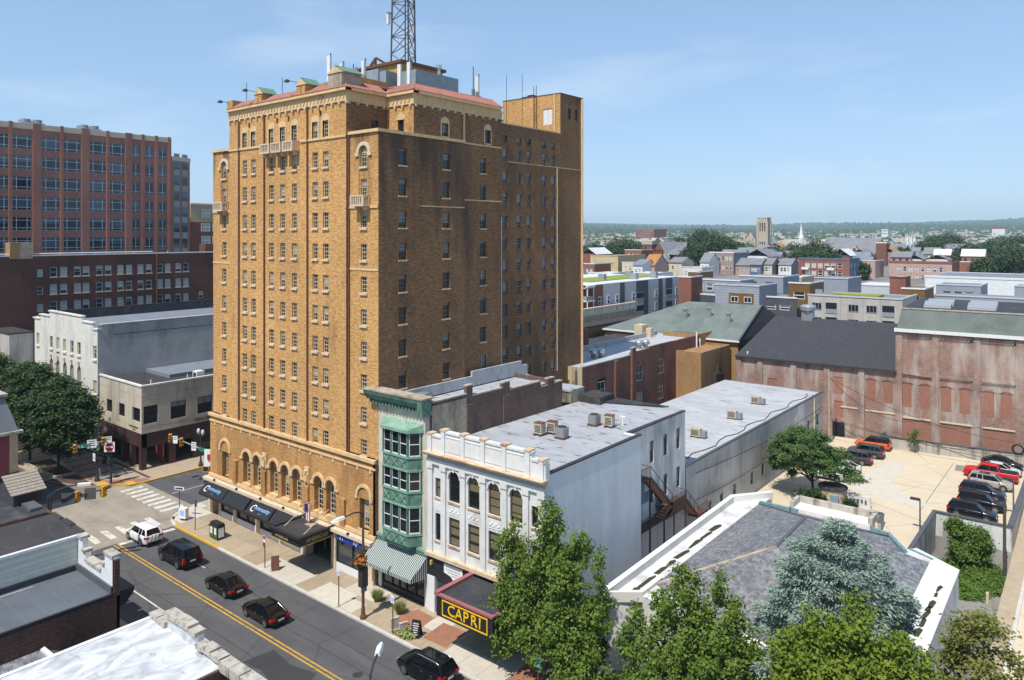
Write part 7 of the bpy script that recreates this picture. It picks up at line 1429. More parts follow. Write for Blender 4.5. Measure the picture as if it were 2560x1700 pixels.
# ------------------------------------------------------------ vehicles (front toward local +x)
CARS = {
 # L, W, ground clearance, wheel r, front axle, rear axle, body stations (x, shoulder z, half-width factor), glass x: cowl, roof front, roof rear, tail; roof z, roof half width
 'sedan': dict(L=4.6, W=1.8, r=.33, ax=(1.35, -1.35), st=[(-2.3, .72, .80), (-2.22, .88, .90), (-1.7, .98, .97), (-.9, .96, 1), (.6, .94, 1), (1.25, .90, .99), (1.95, .76, .94), (2.22, .64, .84), (2.3, .52, .72)], g=(1.2, .25, -.95, -1.95), zr=1.45, rw=.58),
 'suv': dict(L=4.65, W=1.88, r=.37, ax=(1.38, -1.34), st=[(-2.32, .95, .84), (-2.25, 1.1, .93), (-1.6, 1.12, .99), (0, 1.08, 1), (.9, 1.05, 1), (1.4, 1.0, .99), (2.0, .9, .95), (2.24, .78, .87), (2.32, .6, .76)], g=(1.2, .45, -1.85, -2.2), zr=1.68, rw=.64),
 'bigsuv': dict(L=5.1, W=2.0, r=.41, ax=(1.55, -1.45), st=[(-2.55, 1.05, .88), (-2.48, 1.22, .95), (-1.7, 1.22, 1), (0, 1.2, 1), (1.0, 1.18, 1), (1.6, 1.14, .99), (2.3, 1.05, .96), (2.48, .95, .9), (2.55, .75, .82)], g=(1.3, .65, -2.15, -2.45), zr=1.9, rw=.72),
 'truck': dict(L=5.8, W=2.0, r=.41, ax=(1.85, -1.75), st=[(-2.9, 1.15, .92), (-2.85, 1.22, .96), (-1.0, 1.22, 1), (0, 1.24, 1), (1.2, 1.22, 1), (1.9, 1.16, .99), (2.6, 1.05, .96), (2.82, .95, .9), (2.9, .75, .82)], g=(1.5, .85, -.75, -.95), zr=1.9, rw=.72),
}
WM = {}
def wheel_mesh(r):
    if r not in WM:
        m = MB(); n = 18; w = .22; prof = [(r * .62, -w / 2), (r * .95, -w / 2), (r, -w / 2 + .04), (r, w / 2 - .04), (r * .95, w / 2), (r * .62, w / 2)]
        m.lathe(prof, n=n); m.v = [(p[0], p[2], p[1]) for p in m.v]; ty = m.mesh('tyre', 'tyre', fix=True)
        m = MB().lathe([(r * .64, -w / 2 + .02), (r * .64, w / 2 - .02)], n=n); m.v = [(p[0], p[2], p[1]) for p in m.v]; dk = m
        q = MB()
        for s in (-1, 1):
            for k in range(5):
                a = 2 * math.pi * k / 5; c, d = math.cos(a), math.sin(a); e = s * (w / 2 + .005)
                q.add([(r * .1 * -d, e, r * .1 * c), (r * .1 * d, e, -r * .1 * c), (r * .62 * c + r * .12 * d, e, r * .62 * d - r * .12 * c), (r * .62 * c - r * .12 * d, e, r * .62 * d + r * .12 * c)], [[0, 1, 2, 3]])
            for i in range(n):
                a, b = 2 * math.pi * i / n, 2 * math.pi * (i + 1) / n; e = s * (w / 2 + .006)
                q.add([(r * .56 * math.cos(a), e, r * .56 * math.sin(a)), (r * .56 * math.cos(b), e, r * .56 * math.sin(b)), (r * .66 * math.cos(b), e, r * .66 * math.sin(b)), (r * .66 * math.cos(a), e, r * .66 * math.sin(a))], [[0, 1, 2, 3]])
        WM[r] = (ty, dk.mesh('hub', 'trim_black'), q.mesh('rim', 'rim'))
    return WM[r]
def car(kind, color, x, y, rz, label, group=None, z=0, rails=False, roofcol=None, soft=False, chrome=True):
    p = CARS[kind]; L, W, r = p['L'], p['W'], p['r']; hw = W / 2; T = thing('car' if kind != 'truck' else 'pickup_truck', label, 'car' if kind != 'truck' else 'pickup truck', (x, y, z), rz, group, world=False); cm = 'car_' + color
    zb = r * .62; m = MB(); st = p['st']; N = 11
    def ring(xx, zs, k):
        h = hw * k; e = abs(xx) > L / 2 - .12; b = zb + (.12 if e else 0)
        half = [(h * .80, b), (h * .95, b + .06), (h, b + .22), (h, zs * .62 + .08), (h * .975, zs - .10), (h * .90, zs - .015)]
        return [(xx, yy, zz) for yy, zz in half] + [(xx, 0, zs + .035)] + [(xx, -yy, zz) for yy, zz in half[::-1]]
    rs = [ring(*s) for s in st]; k = len(rs[0])
    for q in rs: m.v += q
    m.f = [[i * k + j, i * k + (j + 1) % k, (i + 1) * k + (j + 1) % k, (i + 1) * k + j] for i in range(len(rs) - 1) for j in range(k)] + [list(range(k)), list(range((len(rs) - 1) * k, len(rs) * k))]; m.m = [0] * len(m.f)
    body = m.build('body', cm, T, smooth=True, fix=True)
    try: body.data.set_sharp_from_angle(angle=R(38))
    except Exception: pass
    zs = lambda xx: float(np.interp(xx, [s[0] for s in st], [s[1] for s in st])) - .012
    c0, c1, c2, c3 = p['g']; zr, rw = p['zr'], p['rw']; bw = hw * .92
    # glasshouse: sloping panes on each side, windscreen and back window
    G = {'a': (c0, bw * .93, zs(c0)), 'b': (c1, rw, zr - .05), 'c': (c2, rw * .97, zr - .06), 'd': (c3, bw * .9, zs(c3))}
    mid = (c1 + c2) / 2; g = MB()
    for s in (1, -1):
        pts = [(q[0], q[1] * s, q[2]) for q in (G['a'], G['b'], G['c'], G['d'])] + [(mid, bw * s * .985, zs(mid))]; g.add(pts, [[0, 1, 2, 3, 4] if s < 0 else [4, 3, 2, 1, 0]])
    for u, v in (('a', 'b'), ('d', 'c')):
        U, V = G[u], G[v]; g.add([(U[0], -U[1], U[2]), (U[0], U[1], U[2]), (V[0], V[1], V[2]), (V[0], -V[1], V[2])], [[0, 1, 2, 3]])
    gl = g.build('glazing', 'car_glass', T, fix=True)
    rm = 'black_awning' if soft else (roofcol or cm)
    rf = MB(); xs_ = np.linspace(c1 + .06, c2 - .08, 5)
    for i, xx in enumerate(xs_):
        h_ = zr - .05 + .06 * math.sin(math.pi * (i + .25) / 4.6); rf.v += [(xx, rw + .02, zr - .07), (xx, rw * .9, h_), (xx, 0, h_ + .03), (xx, -rw * .9, h_), (xx, -rw - .02, zr - .07)]
    rf.f = [[i * 5 + j, i * 5 + j + 1, (i + 1) * 5 + j + 1, (i + 1) * 5 + j] for i in range(4) for j in range(4)]; rf.m = [0] * 16; rf.build('roof', rm, T, smooth=True)
    for s in (1, -1):
        pl = MB()
        V = lambda q, f=1.012: (q[0], q[1] * s * f, q[2])
        pl.bar(V(G['a']), V(G['b']), .07, .06); pl.bar(V(G['c']), V(G['d']), .13 if kind != 'sedan' else .09, .08); pl.bar((mid, bw * .99 * s, zs(mid)), (mid - .05, rw * 1.01 * s, zr - .06), .08, .04)
        if kind in ('suv', 'bigsuv'): t = c2 + (c1 - c2) * .25; pl.bar((t - .02, bw * .97 * s, zs(t)), (t, rw * 1.0 * s, zr - .06), .07, .04)
        pl.bar((c1, rw * 1.01 * s, zr - .055), (c2, rw * .985 * s, zr - .065), .06, .05); pl.build('pillars', rm if soft else cm, T)
    # wheels in dark arches
    ty, hb, rim = wheel_mesh(r)
    for a in p['ax']:
        for s in (1, -1):
            am = MB()
            for i in range(10):
                t0, t1 = math.pi * i / 10 - .12, math.pi * (i + 1) / 10 - .12; rr = r * 1.2; e = s * (hw + .004)
                am.add([(a, e, r), (a + rr * math.cos(t0), e, r + rr * math.sin(t0)), (a + rr * math.cos(t1), e, r + rr * math.sin(t1))], [[0, 1, 2] if s < 0 else [0, 2, 1]])
            w = ob('wheel', ty, T, (a, s * (hw - .09), r)); ob('hub', hb, w); ob('rim', rim, w); am.build('wheel_arch', 'trim_black', T)
    xr, xf = -L / 2, L / 2; zt = st[1][1]
    for s in (1, -1):
        tl = MB()
        if kind == 'truck': tl.box(xr - .02, s * hw * .80, .75, xr + .1, s * hw * .97, 1.15)
        elif kind == 'bigsuv': tl.box(xr - .015, s * hw * .76, .72, xr + .16, s * hw * .965, 1.2)
        else: tl.box(xr - .015, s * hw * .5, zt - .24, xr + .12, s * hw * .86, zt - .06); tl.box(xr + .05, s * hw * .80, zt - .24, xr + .32, s * hw * .985, zt - .05)
        tl.build('tail_light', 'lamp_red', T)
        z_ = st[-2][1] - .02; MB().box(xf - .2, s * hw * .5, z_ - .14, xf + .0, s * hw * .76, z_ - .03).build('headlight', 'lamp_white', T)
        o = MB().box(c0 - .28, s * hw * .96, zs(c0) - .02, c0 - .12, s * (hw + .17), zs(c0) + .13).build('mirror', cm, T)
        h = MB()
        for xx in (mid + .3, mid - .65): h.box(xx - .1, s * (hw * .985), zs(mid) - .2, xx + .06, s * (hw * 1.008), zs(mid) - .16)
        h.build('door_handle', 'rim' if chrome else cm, T)
        sl = MB()
        for xx in (mid + .95, mid, mid - .85):
            if xx < c3 + .3: continue
            sl.box(xx - .008, s * hw * .985, zb + .2, xx + .008, s * (hw * 1.004), zs(mid) - .05)
        sl.build('door_gap', 'trim_black', T)
    MB().box(p['ax'][1] + r * 1.25, -hw * 1.004, zb + .02, p['ax'][0] - r * 1.25, hw * 1.004, zb + .13).build('sill_trim', 'trim_black', T)
    MB().box(xr - .03, -hw * .74, zb + .1, xr + .15, hw * .74, zb + .28).build('rear_bumper', 'trim_black' if kind != 'truck' else 'rim', T); MB().box(xr - .02, -.26, zt * .62, xr + .06, .26, zt * .62 + .14).build('plate', 'plate', T)
    MB().box(xf - .12, -hw * .5, .42, xf + .015, hw * .5, .62).build('grille', 'trim_black', T)
    if rails:
        for s in (1, -1): MB().tube([(c1 - .1, s * rw * .93, zr - .02), (c1 - .25, s * rw * .93, zr + .05), (c2 + .3, s * rw * .93, zr + .05), (c2 + .1, s * rw * .93, zr - .02)], .03, 5).build('roof_rail', 'rim', T)
        MB().box(mid - .4, -rw * .6, zr + .012, mid + .7, rw * .6, zr + .035).build('sunroof', 'car_glass', T)
    if kind == 'truck':
        MB().box(-2.8, -hw * .82, 1.1, -1.0, hw * .82, 1.275).build('bed_cover', 'black_awning', T)
    return T
G1 = 'cars waiting at the junction'; W_ = math.pi
car('suv', 'white', -83.1 + 50.32 - .0, -7.3, W_, 'white compact suv first in line at the crossing', G1, RZ) if False else None
for kind, colr, a, b, lb, kw in (
    ('suv', 'white', (324, 1347), (351, 1366), 'white suv with bicycle rack first in line at the crossing', {}),
    ('bigsuv', 'black', (405, 1398), (445, 1426), 'large black suv second in line behind the white one', {}),
    ('sedan', 'black_brown', (521.4, 1470.8), (562.2, 1496.3), 'black sedan third in line behind the large black suv', {}),
    ('sedan', 'black', (617, 1537), (662, 1571), 'black sedan fourth in line beside the asphalt patch', {}),
    ('suv', 'black', (1009.5, 1682), (1080, 1725), 'black suv with silver roof rails parked at the kerb near the canopy', {'rails': True})):
    def gnd(px, py, z=RZ): d = ray(px, py); t = (z - CAM[2]) / d[2]; return Vector((CAM[0] + d[0] * t, CAM[1] + d[1] * t, z))
    A, B = gnd(*a), gnd(*b); c = (A + B) / 2; pr = CARS[kind]; yc = c.y + pr['W'] / 2 - .1
    T = car(kind, colr, c.x + .05, yc, W_, lb, G1 if 'parked' not in lb else None, RZ, **kw)
    if colr == 'white':
        q = MB()
        for yv in (-.35, 0, .35): q.bar((-2.45, yv, .6), (-2.65, yv, 1.25), .05, .05)
        q.bar((-2.4, 0, .55), (-2.75, 0, .5), .08, .08); q.build('bicycle_rack', 'trim_black', T)
LW = 'cars parked along the left of the lot'; RW = 'cars parked along the right of the lot'
car('suv', 'orange', 23.45, 72.35, W_, 'bright orange suv with black soft top parked at the back wall', LW, soft=True)
car('suv', 'slate', 23.6, 67.7, 0 + W_, 'slate blue suv parked beside the orange one', LW); car('suv', 'charcoal', 23.0, 63.6, W_, 'dark grey wagon parked next to the slate blue suv', LW)
car('sedan', 'white', 22.8, 58.6, W_, 'white sedan half hidden behind the lot tree', LW); car('suv', 'white', 22.3, 54.6, W_, 'white suv with black roof rails under the lot tree', LW, rails=True)
car('sedan', 'black', 38.9, 73.6, -.06, 'black sedan parked at the far right corner of the lot', RW); car('sedan', 'silver', 39.0, 70.4, 0, 'silver sedan between the black sedan and the red pickup', RW)
car('truck', 'red', 38.3, 67.3, W_, 'red pickup truck with black bed cover', RW); car('suv', 'champagne', 38.7, 63.5, 0, 'champagne coloured suv parked in front of the red pickup', RW, rails=True)
car('suv', 'navy', 38.4, 58.9, 0, 'dark navy suv parked next to the champagne one', RW); car('suv', 'black', 38.8, 54.9, 0, 'black suv between the navy one and the nearest black one', RW); car('suv', 'black', 38.4, 50.9, 0, 'glossy black suv nearest the white retaining wall', RW)
car('sedan', 'navy', -60, -11, W_, 'dark blue sedan half hidden under the plaza trees', z=RZ)
# ------------------------------------------------------------ trees and plants
def leaves(n_clump, per, env, size, clump_r, flat=1.0, up=.5, aspect=1.5, seed=1, surf=.55, drop=0):
    """leaf quads in clumps spread through a crown; env(u) maps unit-ball points to the crown's volume"""
    g = np.random.default_rng(seed); d = g.normal(size=(n_clump, 3)); d /= np.linalg.norm(d, axis=1)[:, None]
    rad = g.random(n_clump) ** (1 / 3); rad = np.where(g.random(n_clump) < surf, .78 + .22 * g.random(n_clump), rad); c = env(d * rad[:, None], g)
    off = g.normal(size=(n_clump, per, 3)) * clump_r * .5; off[..., 2] *= flat; cs = .7 + .6 * g.random((n_clump, 1, 1)); p = (c[:, None, :] + off * cs).reshape(-1, 3); k = len(p)
    if drop: p[:, 2] -= drop * (off.reshape(-1, 3)[:, 0] ** 2 + off.reshape(-1, 3)[:, 1] ** 2) / clump_r
    nrm = g.normal(size=(k, 3)); nrm[:, 2] = np.abs(nrm[:, 2]) + up; nrm += .55 * np.repeat(d, per, 0); nrm /= np.linalg.norm(nrm, axis=1)[:, None]
    t = np.cross(nrm, g.normal(size=(k, 3))); t /= np.linalg.norm(t, axis=1)[:, None] + 1e-9; b = np.cross(nrm, t); s = size * (.6 + .8 * g.random((k, 1)))
    q = np.stack([p - t * s * aspect / 2, p - b * s * .5 + nrm * s * .08, p + t * s * aspect / 2, p + b * s * .5 + nrm * s * .08], 1)
    return q.reshape(-1, 3), c
def crown_obj(name, q, mat, parent, kind=None):
    n = len(q) // 4; me = bpy.data.meshes.new(name); me.vertices.add(n * 4); me.vertices.foreach_set('co', q.astype(np.float32).ravel()); me.loops.add(n * 4); me.polygons.add(n)
    me.loops.foreach_set('vertex_index', np.arange(n * 4, dtype=np.int32)); me.polygons.foreach_set('loop_start', np.arange(0, n * 4, 4, dtype=np.int32)); me.polygons.foreach_set('loop_total', np.full(n, 4, dtype=np.int32)); me.update(calc_edges=True); me.materials.append(M[mat]); o = ob(name, me, parent)
    if kind: o['kind'] = kind
    return o
def limbs(T, base, h0, tips, r, seed=1, n=9):
    rr = random.Random(seed); m = MB(); m.cyl((0, 0, -.2), (0, 0, h0), r, r * .75, 9); tp = random.Random(seed).sample(list(map(tuple, tips)), min(n, len(tips)))
    for t in tp:
        t = Vector(t); a = Vector((0, 0, h0 * rr.uniform(.75, 1))); mid = a.lerp(t, .5) + Vector((rr.uniform(-.3, .3), rr.uniform(-.3, .3), abs(t - a).length * .1 if False else .3)); m.cyl(a, mid, r * .45, r * .26, 6); m.cyl(mid, t, r * .26, r * .08, 5)
    m.cyl((0, 0, h0), (0, 0, max(p[2] for p in tips) * .8), r * .75, r * .12, 7); m.build('trunk', 'bark', T)
def ell(cx, cy, cz, rx, ry, rz, jag=.12, taper=0):
    def f(u, g):
        ph = np.arctan2(u[:, 1], u[:, 0]); k = 1 + jag * (np.sin(ph * 3 + 1) + np.sin(ph * 5 + u[:, 2] * 6) * .7 + np.sin(u[:, 2] * 9 + ph * 2) * .6)
        w = 1 - taper * np.clip(u[:, 2], -1, 1); return np.stack([cx + u[:, 0] * rx * k * w, cy + u[:, 1] * ry * k * w, cz + u[:, 2] * rz * (1 + .5 * jag * np.sin(ph * 4))], 1)
    return f
def tree(x, y, label, mat, parts, size, cr_, per, seed, trunk=(3, .22), z=0, cat='tree', name='street_tree', group=None, flat=1, up=.5, aspect=1.5, surf=.55, drop=0, nl=9):
    T = thing(name, label, cat, (x, y, z), 0, group, world=False); Q = []; tips = []
    for i, (n, e) in enumerate(parts): q, c = leaves(n, per, e, size, cr_, flat, up, aspect, seed + i, surf, drop); Q.append(q); tips += [t for t in c if t[2] > trunk[0] * .8]
    crown_obj('crown', np.concatenate(Q), mat, T); limbs(T, None, trunk[0], tips or [(0, 0, trunk[0] + 1)], trunk[1], seed, nl); return T
def spires(lst, seed, dens=1.0):
    """upright tufts that make a ragged crown: (dx, dy, top, half width, length) each"""
    r_ = random.Random(seed); out = []
    for dx, dy, zt, w_, ln in lst:
        n = max(3, int(ln / .42))
        for i in range(n):
            f = (i + .3) / n; r = w_ * (.28 + .8 * math.sin(math.pi * min(.62, f * .75 + .04))); out.append((max(2, int((2 + 7 * r * r) * dens)), ell(dx + r_.uniform(-.25, .25) * w_, dy + r_.uniform(-.25, .25) * w_, zt - .2 - f * ln, r, r, .38, .22)))
    return out
def ptree(x, y, lb, mat, P, seed, trunk, size=.15, cr_=.4, per=44, z=0, nl=30): return tree(x, y, lb, mat, P, size, cr_, per, seed, trunk, z=z, nl=nl, aspect=1.4, up=.35, surf=.65)
ptree(19.7, -1.9, 'tall upright green street tree beside the canopy, its crown against the blue wall', 'leaf_pear', spires([(.3, 0, 12.7, .8, 3.2), (0, .3, 10.5, 1.3, 4), (-2.8, 0, 10.3, .7, 2.5), (-4.0, .2, 9.3, .5, 2.2), (-2.4, -.3, 8.3, 1.1, 3.5), (2.8, .2, 11.1, .75, 2.2), (2.0, -.2, 9.6, 1.2, 4), (4.4, .4, 10.0, .35, 1.8), (4.2, .3, 7.6, .9, 2.5), (-3.8, -.4, 5.2, 1.1, 2.4), (-1.2, -.8, 6.5, 1.5, 3.5), (1.6, -.8, 6.0, 1.5, 3.5), (3.6, -.3, 5.4, 1.1, 2.4), (-4.6, -.6, 2.9, 1.0, 1.4), (-2.5, -1.0, 3.2, 1.2, 1.4), (2.8, -.8, 3.0, 1.1, 1.2), (0, 1.4, 9.0, 1.2, 4), (0, 1.5, 5.5, 1.4, 4)], 11), 11, (2.6, .2))
ptree(30.6, -1.2, 'bushy green street tree in front of the slate roof left of the blue cedar', 'leaf_pear', spires([(-.8, 0, 10.7, .9, 2.8), (1.5, .2, 10.7, .5, 2.2), (2.5, 0, 9.5, .8, 3), (-2.3, .2, 8.5, .9, 3), (-4.1, 0, 7.4, .5, 2.2), (.2, .3, 8.6, 1.3, 3.5), (1.8, -.4, 7.8, 1.3, 3.5), (3.5, -.2, 7.4, 1.0, 3), (-4.6, -.3, 5.6, .7, 2.2), (-2.9, -.6, 5.8, 1.3, 3), (-.8, -.8, 6.2, 1.5, 3.2), (1.4, -1, 5.4, 1.5, 3), (3.4, -.8, 4.9, 1.2, 2.6), (-4.2, -.8, 3.4, 1.0, 2), (-2, -1.2, 3.2, 1.4, 2.4), (.8, -1.3, 3.0, 1.4, 2.2), (3, -1.2, 2.8, 1.2, 2), (0, 1.2, 7.2, 1.4, 4)], 21), 21, (1.6, .22))
ptree(24.4, -3.4, 'low green street tree at the bottom edge between its taller neighbours', 'leaf_pear', spires([(0, 0, 4.4, .7, 2), (-1.2, 0, 3.2, .9, 2), (1.2, .2, 3.6, .7, 2), (.2, -.6, 2.6, 1.2, 1.6)], 26), 26, (1.2, .12))
ptree(40.2, -3.8, 'yellow green maple crown at the bottom edge before the blue cedar', 'leaf_maple', spires([(.3, 0, 12.9, .8, 2), (-1.9, .1, 11.5, .9, 2.5), (2.2, 0, 11.9, .8, 2.4), (-3.2, 0, 10.2, .9, 2.4), (3.3, .1, 11.0, .7, 2), (-.6, .2, 11.3, 1.2, 3), (1.2, -.2, 11.0, 1.3, 3), (-2.2, -.3, 9.4, 1.3, 3), (0, -.5, 9.6, 1.5, 3), (2.4, -.4, 9.6, 1.3, 3), (-3.4, -.3, 8.2, 1.1, 2.5), (3.4, -.3, 9.0, 1.0, 2.4), (-1, -.8, 7.8, 1.6, 2.5), (1.5, -.8, 7.8, 1.5, 2.5), (0, 1.2, 10, 1.4, 4), (3.6, -.5, 7.2, 1.1, 2), (-3.6, -.6, 6.4, 1.1, 2)], 31, 1.5), 31, (5, .24), .135)
tree(45.2, 3.0, 'bronze green layered tree at the right edge beside the white parapet', 'leaf_bronze', [(230, ell(-.2, .3, 8.9, 2.6, 2.7, 5.6, .18, .12))], .14, .7, 90, 41, (4, .2), z=-3.5, flat=.35, up=1.0)
# blue cedar: tiers of drooping fronds
def cedar():
    T = thing('blue_cedar', 'large silvery blue cedar in front of the slate roof', 'tree', (37.8, 2.6, 0), 0, world=False); g = np.random.default_rng(5); Q = []; H = 14.3; br = MB(); br.cyl((0, 0, 0), (0, 0, H - .5), .32, .05, 8)
    for tier in range(14):
        f = tier / 13; z = 2.2 + (H - 2.7) * f; rad = 5.0 * (1 - .86 * f ** 3.4) * (.84 + .3 * g.random()); nb = int(7 + 8 * (1 - f)); off = g.random() * 6.28
        for b in range(nb):
            a = off + 6.283 * b / nb + g.normal() * .16; Lb = rad * (.7 + .42 * g.random()); dz = .12 * Lb; e = np.array([math.cos(a), math.sin(a), 0]); sd = np.array([-math.sin(a), math.cos(a), 0])
            br.cyl((0, 0, z), tuple(e * Lb * .85 + np.array([0, 0, z + dz * .4])), .05, .015, 4)
            k = int(110 + 260 * Lb / 4); t = .18 + .82 * np.sqrt(g.random(k)); wid = .95 * Lb ** .5 * .55 * np.sin(np.pi * np.clip(t, 0, .93)) + .12; w = g.normal(size=k) * wid * .55
            p = e[None] * (Lb * t)[:, None] + sd[None] * w[:, None]; p[:, 2] = z + dz * t - .38 * t ** 2 * Lb * .45 - .35 * np.abs(w) + g.normal(size=k) * .07
            dirv = e[None] * (.7 + .3 * g.random((k, 1))) + sd[None] * np.sign(w)[:, None] * (.35 + .6 * g.random((k, 1))); dirv[:, 2] = g.normal(size=k) * .35 + .02; dirv /= np.linalg.norm(dirv, axis=1)[:, None]
            for rep in range(2):
                s = (.18 + .15 * g.random((k, 1))); n = g.normal(size=(k, 3)) * .45; n[:, 2] += 1; sw_ = np.cross(n, dirv); sw_ /= np.linalg.norm(sw_, axis=1)[:, None] + 1e-9; ww = .024 + .012 * g.random((k, 1)); pp = p + g.normal(size=(k, 3)) * .09
                Q.append(np.stack([pp - sw_ * ww, pp + dirv * s * .5 - sw_ * ww * 1.4, pp + dirv * s, pp + dirv * s * .5 + sw_ * ww * 1.4], 1).reshape(-1, 3)); dirv = dirv + g.normal(size=(k, 3)) * .35; dirv /= np.linalg.norm(dirv, axis=1)[:, None]
    crown_obj('crown', np.concatenate(Q), 'leaf_cedar', T); br.build('trunk', 'bark', T)
cedar()
tree(22.9, 46.5, 'feathery green locust tree leaning over the parked white cars', 'leaf_locust', [(150, ell(-1.0, 0, 5.4, 3.8, 3.4, 1.9, .16)), (44, ell(1.6, .2, 4.0, 2.6, 2.4, 1.3, .2)), (30, ell(-3.2, -.6, 3.6, 1.8, 1.8, 1.5, .2)), (10, ell(4.4, 0, 3.1, 1.0, 1, .6, .3)), (30, ell(-1.0, 0, 7.0, 2.0, 2, .9, .2))], .13, .7, 130, 51, (2.2, .17), nl=16, name='locust_tree', flat=.5, up=.8, aspect=2.2)
PT = 'dark trees on the plaza'
for i, (x, y, r, h, lb) in enumerate(((-55.0, -6.2, 4.7, 12.0, 'dark green plaza tree nearest the crossing'), (-64.5, -6.4, 5.8, 13.0, 'dark green plaza tree farther left against the white hall'), (-76, -8, 5.6, 13.2, 'dark green plaza tree partly behind the maroon house'))):
    tree(x, y, lb, 'leaf_dark', [(260, ell(0, 0, h * .6, r, r, h * .34, .14)), (90, ell(2.2, .6, h * .45, r * .6, r * .6, h * .22, .2)), (60, ell(-.6, .2, h * .88, r * .5, r * .5, h * .13, .2))], .22, .9, 90, 60 + i, (3.0, .2), name='plaza_tree', group=PT, flat=.5, up=.9)
tree(-92, -6.5, 'paler green tree at the left edge above the dark plaza trees', 'leaf_pear', [(120, ell(0, 0, 9.6, 4.8, 4.8, 3.2, .15))], .32, 1.0, 110, 71, (5, .25), name='plaza_tree', flat=.7)
tree(38.5, 44.4, 'large green shrub before the white retaining wall', 'leaf_bright', [(80, ell(.3, 0, 2.2, 1.7, 1.5, 1.7, .2, .15)), (18, ell(-.7, 0, 3.7, .5, .5, .8, .2, .4)), (16, ell(1.5, 0, 3.4, .6, .6, .8, .2, .4))], .15, .5, 160, 81, (.8, .1), z=-3, name='shrub', cat='shrub')
tree(21.8, 1.6, 'dark evergreen shrub at the foot of the white end wall', 'leaf_dark', [(70, ell(-.6, .2, 2.0, 1.5, 1.3, 1.9, .2))], .2, .55, 110, 91, (.8, .1), name='shrub', cat='shrub')
tree(28.6, 73.4, 'scraggly green weed tree growing on the theatre wall', 'leaf_bright', [(14, ell(0, 0, 2.2, .6, .4, 1.1, .3))], .15, .5, 30, 95, (1.2, .05), name='weed_tree', cat='shrub')
tree(23.2, 44.4, 'low dark bush beside the round kiosk', 'leaf_dark', [(30, ell(0, 0, .7, 1.3, .8, .6, .2))], .18, .5, 70, 96, (.3, .06), name='shrub', cat='shrub'); tree(27.3, 45.7, 'small dark bush before the scribbled wall', 'leaf_dark', [(18, ell(0, 0, .5, .7, .5, .5, .2))], .16, .4, 60, 97, (.3, .05), name='shrub', cat='shrub')
# weedy ground cover in the pit
q, _ = leaves(330, 80, lambda u, g: np.stack([39.3 + u[:, 0] * 3.0 + .25 * u[:, 1], 41.5 + u[:, 1] * 5.2, -2.85 + np.abs(u[:, 2]) * .55 * (.5 + .5 * np.sin(u[:, 0] * 9 + u[:, 1] * 7))], 1), .14, .45, .7, .6, 1.8, 99, .2); tag(crown_obj('ground_cover', q, 'leaf_bright', None, 'stuff'), 'bright green weeds and ivy filling the planted pit', 'weeds')
def grass_tuft(x, y, lb):
    T = thing('ornamental_grass', lb, 'plant', (x, y, 0), 0, 'grass tufts before the green building', world=False); g = np.random.default_rng(int(x * 10) + 50); k = 520; a = g.random(k) * 6.28; ln = .7 + .5 * g.random(k); sp = .12 + .55 * g.random(k); d = np.stack([np.cos(a) * sp, np.sin(a) * sp, np.ones(k)], 1); d /= np.linalg.norm(d, axis=1)[:, None]; p = np.stack([np.cos(a) * .22 * g.random(k), np.sin(a) * .22 * g.random(k), np.zeros(k)], 1); s = np.cross(d, g.normal(size=(k, 3))); s /= np.linalg.norm(s, axis=1)[:, None]; s *= .022
    top = p + d * ln[:, None]; top[:, 2] -= .25 * sp * ln; md = p + d * (ln * .6)[:, None]; crown_obj('blades', np.stack([p - s, md - s, top, md + s], 1).reshape(-1, 3), 'straw_grass', T); MB().lathe([(.3, 0), (.2, .12), (.02, .18)], n=8).build('clump_base', 'earth', T)
grass_tuft(2.2, -2.0, 'pale green grass tuft left of the two before the shop window'); grass_tuft(5.2, -2.2, 'pale green grass tuft right of the two beside the brick paving')
q, _ = leaves(30, 26, lambda u, g: np.stack([8.0 + u[:, 0] * .8, -4.1 + u[:, 1] * .4, .05 + np.abs(u[:, 2]) * .25], 1), .12, .3, .6, .5, 2, 98, .2); tag(crown_obj('pit_weeds', q, 'straw_grass', None, 'stuff'), 'dry weeds in the pavement tree pit', 'weeds')
